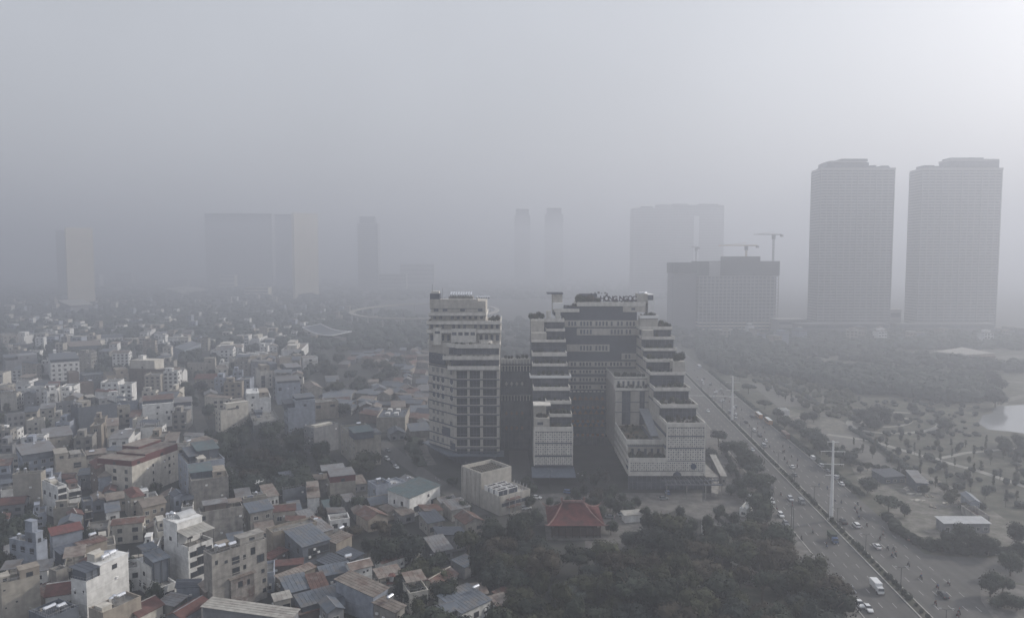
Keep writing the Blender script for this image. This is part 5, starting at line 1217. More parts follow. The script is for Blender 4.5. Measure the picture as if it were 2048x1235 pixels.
# construction block and cranes
D = 1040; z0, zt = 0, Zat(530, D); X0, X1 = Xat(1399, 525, D), Xat(1558, 525, D); w = X1-X0
cb = thing('construction_building', 'unfinished concrete frame block wrapped in dark netting on top', 'building', ((X0+X1)/2, D, 0))
b = MB(); b.box(-w/2+2, w/2-2, 3, 40, 0, zt-8); put('core', b.mesh('core', T_DARK), cb)
zf = [i*Zat(553, D)/16 for i in range(17)]
for i, z in enumerate(zf):
    b = MB(); b.box(-w/2, w/2, 0, 42, z, z+1.5); put('floor_slab', b.mesh('floor_slab', T_CREAM if i < 3 else T_BAND), cb)
for k in range(21):
    b = MB(); x = -w/2+w*k/20; b.box(x-.7, x+.7, -.3, -.01, 0, zf[-1]); put('column', b.mesh('column', T_BAND), cb)
b = MB(); b.box(-w/2-1, w/2+1, -1, 43, zf[-1]+1.5, zt+6); b.box(-w*.16, w*.28, 5, 30, zt+6, zt+13); put('safety_net', b.mesh('safety_net', T_NET), cb)
b = MB(); b.box(-w/2-36, -w/2-1.2, 10, 50, 0, zt-12); put('side_block', b.mesh('side_block', T_GREY), cb)
b = MB(); b.box(-w/2-37, -w/2-1.2, 8, 52, zt-12, zt+4); put('side_net', b.mesh('side_net', T_NET), cb)
b = MB(); b.box(-w*.38, -w*.24, -1.6, -1.05, zf[-1]+1.5, zt+5); put('banner', b.mesh('banner', T_BAND), cb)
def crane(label, px, ytop, D, jib, col, flip=1):
    x = Xat(px, 525, D); z = Zat(ytop, D)
    t = thing('tower_crane', label, 'crane', (x, D, 60), 0, 'tower cranes over the building site')
    b = MB()
    for i in range(int((z-60)/5)):
        a = i*5
        for (sx, sy) in ((-1,-1),(1,-1),(1,1),(-1,1)): b.tube((sx, sy, a), (sx, sy, a+5), .3, seg=4)
        b.tube((-1,-1,a), (1,-1,a+5), .2, seg=4); b.tube((1,1,a), (-1,1,a+5), .2, seg=4)
    put('mast', b.mesh('mast', col), t, kind='stuff')
    zz = z-60; b = MB(); b.box(-2.2, 2.2, -2, 2, zz-6, zz); put('cab', b.mesh('cab', T_GREY), t)
    b = MB(); b.tube((0, 0, zz+1), (flip*jib, 0, zz+1), .8, .5, seg=5); b.tube((0,0,zz+5),(flip*jib*.8,0,zz+1.5),.25,seg=4); put('jib', b.mesh('jib', col), t)
    b = MB(); b.tube((0, 0, zz+1), (-flip*jib*.4, 0, zz+1), .8, seg=5); put('counter_jib', b.mesh('counter_jib', col), t)
    b = MB(); b.box(-flip*jib*.4-2, -flip*jib*.4+2, -1.5, 1.5, zz-2.5, zz+.5); put('counterweight', b.mesh('counterweight', T_GREY), t)
crane('grey crane with its cab high over the right end of the site', 1546, 470, 1050, -30, T_GREY, 1)
crane('yellow crane with a long jib over the middle of the site', 1492, 492, 1060, -42, T_YEL, 1)
crane('small crane in front of the pale lift shaft', 1392, 495, 1250, 10, T_GREY, -1)
far_tower('left half of the unfinished tower pair behind the building site', 1266, 1345, 418, 2150, 60, 34, 6, T_GREY, T_BAND, [(.2,.5,.1,.6,2.6,9,T_GREY),(.6,1,.1,.6,2.6,14,T_BAND)])
far_tower('right half of the unfinished tower pair behind the building site', 1346, 1446, 412, 2180, 60, 34, 8, T_GREY, T_BAND, [(.0,.3,.1,.6,2.6,8,T_BAND),(.5,.9,.1,.6,2.6,7,T_GREY)])
X = Xat(1392, 525, 2100)
t = thing('lift_shaft', 'pale vertical strip of a lift shaft on the unfinished tower pair', 'tower', (X, 2100, 0)); b = MB(); b.box(-7, 7, 0, 6, 0, Zat(432, 2100)); put('wall', b.mesh('wall', mat('pale_shaft', (0.8, 0.8, 0.8), var=.03)), t)
far_tower('ghostly left twin tower fading behind the hospital', 1029, 1060, 432, 3350, 40, 36, 4, T_GREY, T_BAND, [(.1,.9,.1,.9,2.6,34,T_GREY)])
far_tower('ghostly right twin tower fading behind the hospital', 1090, 1126, 430, 3400, 40, 36, 4, T_GREY, T_BAND, [(.1,.9,.1,.9,2.6,34,T_GREY)])
far_tower('slender tower with a rounded head left of the centre', 716, 756, 448, 2400, 40, 34, 5, T_DARK, T_BAND, [(.1,.85,.1,.9,2.6,26,T_DARK)])
podium('long low apartment block beside the slender tower', 757, 812, 548, 2350, 30, T_BAND, bands=5)
podium('farther low apartment block beside the slender tower', 800, 868, 528, 2600, 30, T_BAND, bands=6)
far_tower('wide slab tower with a fine window grid in the left distance', 412, 545, 428, 2950, 45, 32, 16, T_DARK, T_BAND)
far_tower('dark half of the slab tower pair right of the wide slab', 552, 590, 430, 2800, 60, 32, 4, T_DARK, T_GREY)
far_tower('sunlit cream half of the slab tower pair', 588, 638, 428, 1980, 14, 34, 5, T_CREAM, T_CREAM, bandh=.7, turn=R(42))
far_tower('cream tower catching the sun at the far left', 138, 184, 458, 1680, 12, 36, 5, T_CREAM, T_CREAM, bandh=.75, turn=R(42))
far_tower('dim tower just left of the cream one', 114, 142, 462, 2300, 40, 36, 4, T_DARK, T_GREY)
for (l, x0, x1, yt, yb, m) in [('small white block right of the far cream tower',180,197,549,572,M_WHITEP),('low pale block in the left distance with a dark side',230,262,546,570,T_BAND),('small cream block before the wide slab tower',474,497,531,562,T_CREAM),
    ('tiny white block at the foot of the cream slab half',578,600,541,563,M_WHITEP),('little yellowish cluster house before the wide slab',438,468,550,572,T_CREAM),('long cream hall with a bright end among far trees',488,535,575,590,T_CREAM),
    ('pale two storey office behind the tree belt at left',345,372,560,574,T_BAND),('grey block standing right of the ring ramp',1215,1238,600,645,T_GREY)]:
    D_ = 95*1400/(yb-525); podium(l, x0, x1, yt, D_, 30, m, bands=3)
# big sheds
def shed(label, pts, z, m, wm, cat='warehouse', group='big sheds in the left distance'):
    P = [G(x, y, z) for x, y in pts]; c = sum(P, Vector())/len(P)
    t = thing('warehouse', label, cat, (c.x, c.y, 0), 0, group)
    Q = [(p.x-c.x, p.y-c.y) for p in P]
    ar = sum(Q[i][0]*Q[(i+1)%4][1]-Q[(i+1)%4][0]*Q[i][1] for i in range(4))
    if ar < 0: Q.reverse()
    b = MB(); b.prism([(x*.96, y*.96) for x, y in Q], 0, z-.6); put('wall', b.mesh('wall', wm), t)
    b = MB(); b.prism(Q, z-.6, z); put('roof', b.mesh('roof', m), t)
shed('warehouse with a pale tan roof at the far left', [(114,600),(165,598),(186,608),(140,611)], 14, ROOFS['pale'], T_GREY)
shed('wide pale double shed roof beyond the trees', [(330,577),(372,571),(418,579),(362,586)], 14, ROOFS['pale'], T_GREY)
shed('low pale hall behind the park at the right edge', [(1868,702),(1925,694),(1990,706),(1930,709)], 9, ROOFS['pale'], T_GREY)
shed('brown flat hall right of the park woods', [(1936,705),(1985,704),(1992,712),(1938,712)], 8, ROOFS['rust'], WALLS['brown'])
# hall with the curved white edged roof
P = [G(605,656,16), G(665,672,13), G(703,664,16), G(641,649,20)]; c = sum(P, Vector())/4
ha = thing('curved_roof_hall', 'hall with a swooping grey roof edged in white beyond the diagonal houses', 'hall', (c.x, c.y, 0))
b = MB(); n = 8
for i in range(n):
    f = lambda u: (P[0].lerp(P[1], u)+Vector((0,0,-3*math.sin(math.pi*u)))-Vector((c.x,c.y,0)), P[3].lerp(P[2], u)+Vector((0,0,-3*math.sin(math.pi*u)))-Vector((c.x,c.y,0)))
    (a0, b0), (a1, b1) = f(i/n), f((i+1)/n); up = Vector((0,0,.8)); b.hexa([a0, a1, b1, b0], [a0+up, a1+up, b1+up, b0+up], 0)
put('roof', b.mesh('roof', ROOFS['blue']), ha)
b = MB(); V = lambda p: p-Vector((c.x, c.y, 0))
def edge(p, q):
    for i in range(n):
        s_ = lambda u: V(p.lerp(q, u))+Vector((0,0,.9-3*math.sin(math.pi*u) if (p, q) in ((P[0],P[1]),(P[3],P[2])) else .9))
        b.tube(s_(i/n), s_((i+1)/n), .7, seg=5)
for p, q in ((P[0],P[1]),(P[1],P[2]),(P[3],P[2]),(P[0],P[3])): edge(p, q)
put('roof_edge', b.mesh('roof_edge', M_WHITEP), ha)
b = MB(); Q = [V(p)*.8 for p in P]; b.prism([(q.x, q.y) for q in Q], 0, 9); put('wall', b.mesh('wall', T_GREY), ha)
# ring ramp on tall pillars
rc = Vector((-150, 1220, 0)); rx, ry = 128, 190
rt = thing('ring_ramp', 'pale elevated ring ramp carried on tall slender pillars', 'ramp', rc)
b = MB(); n = 48
for i in range(n):
    a0, a1 = 2*math.pi*i/n, 2*math.pi*(i+1)/n
    q = lambda a, k, z: (math.cos(a)*(rx+k), math.sin(a)*(ry+k), z)
    b.hexa([q(a0,-8,16), q(a0,0,16), q(a1,0,16), q(a1,-8,16)], [q(a0,-8,18), q(a0,0,18), q(a1,0,18), q(a1,-8,18)])
put('deck', b.mesh('deck', mat('ramp_concrete', (0.30, 0.28, 0.25), var=.05)), rt)
for i in range(26):
    a = 2*math.pi*i/26; b = MB(); x, y = math.cos(a)*(rx-4), math.sin(a)*(ry-4); b.tube((x, y, 0), (x, y, 16), 1.1, seg=8); put('pillar', b.mesh('pillar', T_BAND), rt)
# far small houses
rh = random.Random(3)
def simple_house(k):
    b = MB(); w, d, h = rh.uniform(7, 16), rh.uniform(8, 16), rh.uniform(7, 15)
    b.box(-w/2, w/2, -d/2, d/2, 0, h); b.box(-w/2-.3, w/2+.3, -d/2-.3, d/2+.3, h, h+.5, 1)
    if rh.random() < .5: b.box(-w/4, w/3, -d/4, d/3, h+.5, h+3.2, 0)
    n = max(2, int(h/3.5))
    for i in range(n):
        for j in range(3): b.box(-w/2+w*(j+.2)/3, -w/2+w*(j+.75)/3, -d/2-.1, -d/2-.003, h*i/n+1, h*i/n+2.3, 2)
    return b.mesh('house', [WALLS[rh.choice(['white','cream','beige','tan','grey','blue'])], ROOFS[rh.choice(['pale','grey','tan','blue','slab','rust'])], M_GLASS])
SH = [simple_house(k) for k in range(14)]
def far_mass(poly, n, name, label):
    """houses so far off that they read as one mass"""
    b = MB(); xs = [p[0] for p in poly]; ys = [p[1] for p in poly]; k = 0; tries = 0; c = G(*poly[0]); mats = [WALLS['white'], WALLS['cream'], WALLS['tan'], WALLS['blue'], ROOFS['pale'], ROOFS['grey'], ROOFS['tan'], M_GLASS]
    while k < n and tries < n*30:
        tries += 1
        px, py = rh.uniform(min(xs), max(xs)), rh.uniform(min(ys), max(ys))
        if not inpoly(px, py, poly): continue
        p = G(px, py)-c
        w, d, h = rh.uniform(5, 12), rh.uniform(6, 12), rh.uniform(6, 15); m = rh.randrange(4)
        b.box(p.x, p.x+w, p.y, p.y+d, 0, h, m); b.box(p.x-.3, p.x+w+.3, p.y-.3, p.y+d+.3, h, h+.5, rh.choice((4, 5, 6)))
        for i in range(int(h/3.4)): b.box(p.x+w*.15, p.x+w*.45, p.y-.1, p.y-.004, 1+i*3.4, 2.6+i*3.4, 7); b.box(p.x+w*.6, p.x+w*.85, p.y-.1, p.y-.004, 1+i*3.4, 2.6+i*3.4, 7)
        k += 1
    put(name, b.mesh(name, mats), None, tuple(c), kind='stuff', label=label)
def far_houses(poly, n, label, group):
    xs = [p[0] for p in poly]; ys = [p[1] for p in poly]; k = 0; tries = 0
    while k < n and tries < n*40:
        tries += 1
        px, py = rh.uniform(min(xs), max(xs)), rh.uniform(min(ys), max(ys))
        if not inpoly(px, py, poly): continue
        p = G(px, py)
        if not clear(p.x, p.y, 8, .8): continue
        thing('house', label, 'house', (p.x, p.y, 0), R(rh.choice((8, 15, 98, -20))+rh.uniform(-6, 6)), group, rh.choice(SH), share=True)['same'] = 1
        FOOT.append((p.x, p.y, 9, 10, 10, 0, label, 8)); k += 1
far_mass([(-60,650),(620,650),(640,690),(560,700),(-60,700)], 150, 'distant_rooftops', 'rows of small pale houses behind the packed quarter')
far_mass([(-60,600),(700,600),(760,650),(-60,655)], 90, 'distant_rooftops', 'tiny hazy houses almost lost in the far tree belt')
far_houses([(1390,668),(2080,668),(2080,690),(1390,690)], 22, 'low hazy house at the foot of the massive towers', 'low houses at the foot of the massive towers')

# ---------------------------------------------------------------- trees, shrubs, hedges
FOL = [mat('dark_foliage', (0.036, 0.044, 0.033), var=0.35, scale=0.5, rnd=0.4, spec=0.15), mat('olive_foliage', (0.052, 0.056, 0.034), var=0.35, scale=0.5, rnd=0.25, spec=0.15),
       mat('brownish_foliage', (0.055, 0.048, 0.036), var=0.35, scale=0.5, rnd=0.25, spec=0.15), mat('bluish_foliage', (0.042, 0.051, 0.045), var=0.3, scale=0.5, rnd=0.25, spec=0.15)]
BARK = mat('tree_bark', (0.10, 0.085, 0.07), var=0.3, scale=2)
rt_ = random.Random(11)
def leafq(b, p, s, r, m=0, n=None):
    d = Vector((r.gauss(0,1), r.gauss(0,1), r.gauss(0,1)+.5)).normalized() if n is None else (n+Vector((r.uniform(-.7,.7), r.uniform(-.7,.7), r.uniform(-.5,.9)))).normalized()
    a = d.orthogonal().normalized()*s; c = d.cross(a)*r.uniform(.6, 1); t = r.uniform(0, 6.28)
    a, c = a*math.cos(t)+c*math.sin(t), c*math.cos(t)-a*math.sin(t)
    k = len(b.v); b.v += [tuple(p-a), tuple(p-c*.8), tuple(p+a), tuple(p+c*.8)]; b.f.append((k, k+1, k+2, k+3)); b.m.append(m)
def blob(b, c, rx, ry, rz, r, m=0, seg=7, ring=4, jit=.18):
    k = len(b.v); rows = []
    for i in range(1, ring):
        t = math.pi*i/ring; row = []
        for j in range(seg):
            a = 2*math.pi*j/seg; q = 1+r.uniform(-jit, jit)
            row.append(len(b.v)); b.v.append((c[0]+rx*q*math.sin(t)*math.cos(a), c[1]+ry*q*math.sin(t)*math.sin(a), c[2]+rz*q*math.cos(t)))
        rows.append(row)
    top = len(b.v); b.v.append((c[0], c[1], c[2]+rz)); bot = len(b.v); b.v.append((c[0], c[1], c[2]-rz))
    for j in range(seg):
        q = (j+1) % seg
        b.f.append((top, rows[0][j], rows[0][q])); b.f.append((bot, rows[-1][q], rows[-1][j])); b.m += [m, m]
        for i in range(len(rows)-1): b.f.append((rows[i][j], rows[i+1][j], rows[i+1][q], rows[i][q])); b.m.append(m)
def crown(kind, r):
    """unit crowns: radius about 1 across, z from 0 to about 1.5"""
    b = MB()
    if kind == 'broad': L = [(r.uniform(-.5,.5), r.uniform(-.5,.5), r.uniform(.45,1.05), r.uniform(.34,.55)) for _ in range(9)]; n, s = 1500, .062
    elif kind == 'flat': L = [(.62*math.cos(k*1.26)*r.uniform(.6,1.1), .62*math.sin(k*1.26)*r.uniform(.6,1.1), r.uniform(.35,.6), r.uniform(.28,.42)) for k in range(8)]+[(0,0,.6,.4)]; n, s = 1000, .06
    elif kind == 'slim': L = [(r.uniform(-.15,.15), r.uniform(-.15,.15), .3+k*.42, .42-.05*k) for k in range(5)]; n, s = 260, .15
    elif kind == 'round': L = [(r.uniform(-.25,.25), r.uniform(-.25,.25), r.uniform(.5,.8), r.uniform(.5,.65)) for _ in range(5)]; n, s = 700, .075
    fz = .62 if kind == 'flat' else 1.0
    for (x, y, z, q) in L:
        if kind != 'slim': blob(b, (x, y, z), q*.78, q*.78, q*.70*fz, r)
    for i in range(n):
        x, y, z, q = L[i % len(L)]
        d = Vector((r.gauss(0,1), r.gauss(0,1), r.gauss(0,1))).normalized(); k = q*(r.uniform(.80, 1.12) if kind != 'slim' else r.uniform(.2, 1.1))
        leafq(b, Vector((x+d.x*k, y+d.y*k, z+d.z*k*fz)), s*r.uniform(.6, 1.5), r, 0, d)
    return b
CR = {}
for kind, nv in (('broad', 6), ('flat', 4), ('slim', 3), ('round', 4)):
    for f in range(4):
        for v in range(nv if f in (0, 1) else max(2, nv//2)):
            CR.setdefault((kind, f), []).append(crown(kind, rt_).mesh('crown', FOL[f]))
def trunk(kind):
    b = MB(); h = {'broad': .8, 'flat': 1.0, 'slim': 1.2, 'round': .75}[kind]
    b.tube((0,0,-.05), (0,0,h*.6), .045, .03, seg=6, m=0)
    for k in range(5):
        a = k*1.3+.3; b.tube((0, 0, h*(.45+.03*k)), (.38*math.cos(a), .38*math.sin(a), h*(.95+.04*k)), .026, .01, seg=5)
    return b.mesh('trunk', BARK)
TR = {k: trunk(k) for k in ('broad', 'flat', 'slim', 'round')}
def tree(x, y, r, h, kind, f, label, group, z=0, share=True, name='tree', cat='tree', base=None):
    """r crown radius, h total height; base is how far up the crown starts, as a share of h"""
    if kind == 'round' and name == 'tree': name = cat = 'bush'; label = label.replace('tree', 'bush')  # these are small round-crowned trees, kept under a name of their own
    base = {'broad': .18, 'flat': .45, 'slim': .36, 'round': .25}[kind] if base is None else base
    top = {'broad': 1.5, 'flat': .95, 'slim': 2.35, 'round': 1.4}[kind]
    t = thing(name, label, cat, (x, y, z), rt_.uniform(0, 6.28), group, share=share)
    if group == 'trees of the wood before the red roofed hall': t['same'] = 1
    cz = h*(1-base)/top
    put('trunk', TR[kind], t, (0,0,0), 0, (h*.75, h*.75, h*.85) if kind in ('broad', 'flat') else (r*1.5, r*1.5, h*.8))
    put('crown', rt_.choice(CR[(kind, f)]), t, (0, 0, h*base-.1*r), rt_.uniform(0, 6.28), (r, r, cz))
    return t
def scatter(poly, n, rr, hr, kinds, fols, label, group, sep, zc=5.0, avoid=False, **k):
    xs = [p[0] for p in poly]; ys = [p[1] for p in poly]; P = []; tries = 0
    while len(P) < n and tries < n*60:
        tries += 1
        px, py = rt_.uniform(min(xs), max(xs)), rt_.uniform(min(ys), max(ys))
        if not inpoly(px, py, poly): continue
        p = G(px, py, zc)
        if any((p.x-q[0])**2+(p.y-q[1])**2 < sep*sep for q in P): continue
        if avoid and any((f[0]-p.x)**2+(f[1]-p.y)**2 < (f[2]*.75+2)**2 for f in FOOT): continue
        P.append((p.x, p.y)); r = rt_.uniform(*rr)
        tree(p.x, p.y, r, rt_.uniform(*hr), rt_.choice(kinds), rt_.choice(fols), label, group, **k)
    print('trees', len(P), label)
WOOD = [(905,1092),(955,1062),(1010,1050),(1058,1075),(1085,1098),(1150,1108),(1235,1112),(1258,1062),(1300,1045),(1345,1062),(1380,1075),(1470,1062),(1520,1045),(1560,1078),(1600,1112),(1650,1152),(1676,1190),(1690,1330),(780,1330),(800,1235),(1005,1235),(1010,1180),(940,1150)]
scatter(WOOD, 118, (3.6, 7.0), (7, 14), ['broad','broad','broad','flat'], [0,1,1,0,3,2], 'broad dark green tree of the wood in front of the red roofed hall', 'trees of the wood before the red roofed hall', 7.0, zc=6, avoid=True)
scatter([(800,1120),(880,1110),(920,1150),(900,1235),(820,1235)], 7, (3.5,5), (7,10), ['broad'], [0,1], 'dark tree crowding the last shacks left of the wood', 'trees between the last shacks and the wood', 7, zc=5)
scatter([(1010,1060),(1060,1020),(1080,1060),(1075,1090),(1010,1085)], 4, (3,4), (7,9), ['broad'], [0,2], 'reddish green tree left of the red roofed hall', 'trees left of the red roofed hall', 5, zc=5)
scatter([(1145,935),(1200,930),(1230,960),(1225,1010),(1150,1010)], 11, (2.4,3.8), (6,9), ['broad','round'], [0,0,2], 'dark tree in the court before the glass atrium', 'trees in the court before the atrium', 4.6, zc=4)
for i, (px, py, r, h) in enumerate([(1232,1006,3.4,7),(1258,1010,3.6,7),(1290,1022,2.6,6),(1312,1030,2.4,6),(1326,1052,3,8),(1345,1050,3,8),(1415,1045,2.8,9),(1385,1048,2.6,7),(1205,1020,3.0,6),(1170,1040,2.4,5),(1060,1000,3,6),(1075,1030,3.6,8),(905,960,3,5),(900,1000,4,7),(930,1010,3.6,7),(1135,1000,2.2,5),(1150,985,2.4,5),(1190,1000,3,6),(1215,985,3.2,6),(1245,992,3,6),(1272,1000,2.6,5.5),(1360,1020,3,6),(1440,1020,3,6),(1470,1035,3,6),(1222,1050,3,6),(1100,1000,2.6,5),(1118,1010,2.4,5),(1065,975,2.8,6),(1052,960,2.8,6)]):
    p = G(px, py, h*.6); tree(p.x, p.y, r, h, 'round' if i % 2 else 'broad', 0, 'small dark tree on the forecourt around the hospital', 'small trees on the forecourt')
tree(*G(770,1100,6).xy, 6.5, 11, 'broad', 0, 'large dark tree crown above the white wings, left member of the pair', 'trees among the houses', share=False)
tree(*G(820,1088,6).xy, 6.0, 11, 'broad', 3, 'large dark tree crown above the white wings, right member of the pair', 'trees among the houses', share=False)
tree(*G(735,920,7).xy, 9.0, 13, 'broad', 1, 'big olive tree beside the beige end wall block', 'trees among the houses', share=False)
tree(*G(722,1005,4).xy, 4.2, 8, 'broad', 0, 'lone dark tree between the grey roofs and the bluish house', 'trees among the houses', share=False)
scatter([(425,870),(500,845),(560,850),(640,880),(670,930),(610,985),(500,990),(440,965)], 26, (6,8.5), (10,14), ['broad'], [0,0,3], 'large dark tree of the grove in the middle of the quarter', 'trees of the grove in the middle of the quarter', 8, zc=7)
scatter([(0,700),(560,690),(640,830),(700,980),(900,1100),(900,1200),(0,1235)], 46, (2.2, 4.2), (6, 10), ['broad'], [0,3,1], 'dark tree growing in a gap between the packed houses', 'trees in the gaps between the packed houses', 9, zc=4, avoid=True)
for px, py in ((520,905),(545,915),(500,945),(560,925)): tree(*G(px, py, 9).xy, 5, 12.5, 'broad', 2, 'brownish tree rising out of the grove in the quarter', 'brown trees of the grove')
scatter([(0,1030),(50,1040),(55,1120),(0,1150),(-60,1150),(-60,1030)], 7, (4.5,6), (8,11), ['broad'], [0], 'dark tree at the left edge beside the pale blue house', 'trees at the left edge', 7, zc=6)
scatter([(345,700),(400,690),(440,820),(430,870),(395,860),(370,770)], 10, (5,7), (9,13), ['broad'], [3,0], 'dark tree lining the street between the house rows', 'trees lining the inner street', 10, zc=6)
scatter([(640,690),(770,680),(830,700),(780,760),(720,830),(640,800),(625,740)], 20, (6,9), (9,13), ['broad'], [3,0,1], 'broad tree left of the low roofs by the tower', 'trees left of the low roofs', 11, zc=6, avoid=True)
scatter([(800,870),(842,860),(850,920),(830,925)], 6, (2,3), (3.5,5), ['round'], [0], 'small round tree in the garden strip left of the cream tower', 'small trees left of the cream tower', 4, zc=3)
scatter([(560,1005),(700,1010),(790,1060),(700,1120),(620,1060)], 7, (2.5,4), (5,8), ['broad'], [0,2], 'small tree squeezed between shacks', 'small trees squeezed between shacks', 8, zc=4, avoid=True)
scatter([(0,830),(240,830),(240,960),(0,960)], 8, (3,4.5), (7,10), ['broad'], [1,0,2], 'brownish tree between the left edge houses', 'brownish trees between the left houses', 9, zc=6, avoid=True)
# street trees
for i, (px, py, r, h, k) in enumerate([(1437,872,4.6,9,'flat'),(1473,892,5.2,9,'broad'),(1497,918,5.4,10,'broad'),(1508,938,4.4,8,'flat'),(1463,935,3,6,'round'),(1478,965,3.4,7,'round'),(1462,975,2.6,5,'round'),(1515,962,5,9,'broad'),(1532,958,4,8,'flat'),(1420,905,4.4,7,'round'),(1520,1003,4.4,9,'broad'),(1488,985,2.6,6,'round'),(1450,890,4,8,'broad'),(1485,905,4.5,9,'broad'),(1502,955,4,8,'broad'),(1525,985,3.5,7,'broad'),(1535,1020,3.6,8,'broad'),(1512,1030,3.6,7,'broad')]):
    p = G(px, py, h*.65); tree(p.x, p.y, r*1.25, h*1.12, k, 0 if i % 3 else 3, 'street tree on the pavement between the hospital and the road', 'street trees left of the road')
for i, (px, py, r, h, k) in enumerate([(1480,750,7,9,'flat'),(1497,772,7,9,'flat'),(1530,804,6,8,'flat'),(1556,822,5,7,'broad'),(1570,838,6,8,'broad'),(1596,845,6,8,'broad'),(1609,830,4,7,'round'),(1628,828,4.4,8,'round'),(1618,860,7,9,'broad'),(1636,872,7,10,'broad'),(1640,885,6,9,'broad')]):
    p = G(px, py, h*.65); tree(p.x, p.y, r, h, k, 3 if i % 2 else 0, 'leafy tree in the belt right of the far road', 'trees in the belt right of the far road')
tree(*G(1682,903,7).xy, 9.5, 10, 'flat', 3, 'wide umbrella shaped tree right of the nearer power pole', 'umbrella trees', share=False)
tree(*G(1736,958,6).xy, 4.5, 8, 'broad', 0, 'dark round tree beside the parked cars and the hut', 'umbrella trees', share=False)
tree(*G(1778,998,6).xy, 6.5, 8, 'flat', 0, 'umbrella shaped tree leaning over the dusty yard', 'umbrella trees', share=False)
tree(*G(1810,1008,5).xy, 3, 6, 'round', 0, 'small tree right of the umbrella tree in the yard', 'umbrella trees', share=False)
for i, (px, py, r, h, k) in enumerate([(1982,1158,3.4,9,'broad'),(2006,1166,3.6,8,'flat'),(2022,1118,4,9,'broad'),(2044,1098,3.4,8,'broad'),(1905,1075,4.2,8,'broad'),(1925,1062,4.6,9,'broad'),(1950,1078,4,8,'broad'),(1978,1085,4,8,'broad'),(1885,1085,3.5,6,'round'),(1862,1080,3,5,'round'),(2035,1062,4,9,'broad'),(2010,1195,3.6,5,'round'),(2035,1200,3.6,5,'round'),(1995,1200,2.6,4,'round')]):
    p = G(px, py, h*.6); tree(p.x, p.y, r, h, k, 0, 'dark tree around the white roofed hut at the lower right', 'trees around the white roofed hut')
for i, (px, py, r, h) in enumerate([(1740,832,7,11),(1762,822,9,13),(1722,822,5,8),(1749,845,5,8),(1795,830,4,7),(1887,842,6,8),(1826,815,4,7),(1905,795,5,9)]):
    p = G(px, py, h*.6); tree(p.x, p.y, r, h, 'broad', 3, 'round tree inside or beside the looping garden path', 'trees by the looping garden path')
tree(*G(1893,845,5).xy, 5, 8, 'round', 3, 'single round bush right of the looping garden path', 'bushes', share=False)
scatter([(1965,740),(1998,752),(2000,825),(1965,800)], 5, (8,10), (12,16), ['broad'], [3], 'tall hazy tree standing at the edge of the lake', 'tall trees at the edge of the lake', 9, zc=8)
scatter([(1990,868),(2040,872),(2048,905),(1995,890)], 8, (3,4.4), (5,8), ['broad'], [0,3], 'bushy tree on the near bank of the lake', 'trees on the near bank of the lake', 6, zc=4)
scatter([(1690,880),(1800,872),(1960,880),(2060,905),(2060,1010),(1960,990),(1860,960),(1760,915)], 54, (1.4,2.3), (4.5,8), ['slim','slim','round'], [1,3], 'slim young tree planted on the dry park lawn', 'slim young trees on the park lawn', 9, zc=3)
scatter([(1655,885),(1690,892),(1760,940),(1740,945),(1690,915)], 8, (1.8,2.6), (3.5,5.5), ['round'], [1,3], 'small round tree along the parking strip', 'small trees along the parking strip', 6, zc=3)
scatter([(1530,775),(1570,780),(1620,805),(1600,808)], 12, (1.6,2.4), (4,5.5), ['slim','round'], [3], 'young tree in the far parking strip', 'young trees in the far parking strip', 8, zc=3)
scatter([(1800,930),(1900,975),(1990,1020),(1960,1020),(1880,990),(1790,950)], 10, (2.2,3.4), (4,6), ['round','broad'], [1,0], 'olive shrub tree on the bank beside the dusty yard', 'shrub trees on the bank of the yard', 6, zc=3)
# terrace plants
SB = {}
for f in (0, 1, 2):
    for v in range(3):
        b = MB(); r = rt_
        for _ in range(3): blob(b, (r.uniform(-.3,.3), r.uniform(-.3,.3), r.uniform(.3,.5)), .35, .35, .35, r, seg=6)
        for i in range(170):
            d = Vector((r.gauss(0,1), r.gauss(0,1), r.gauss(0,1))).normalized(); leafq(b, Vector((d.x*.55, d.y*.55, .45+d.z*.45)), r.uniform(.06,.14), r, 0, d)
        SB.setdefault(f, []).append(b.mesh('shrub', FOL[f]))
for (x, y, z, s, where, kind) in PLANTS:
    nm = 'potted_tree' if kind == 'tree' else 'shrub'
    o = thing(nm, ('leafy ' if kind != 'low shrub' else 'low ')+('small tree on ' if kind == 'tree' else 'shrub on ')+where, 'shrub' if kind != 'tree' else 'tree', (x, y, z), rt_.uniform(0, 6), 'plants on the hospital terraces', rt_.choice(SB[rt_.choice((0, 0, 1, 2))]), (s*.62, s*.62, s*.9), share=True)
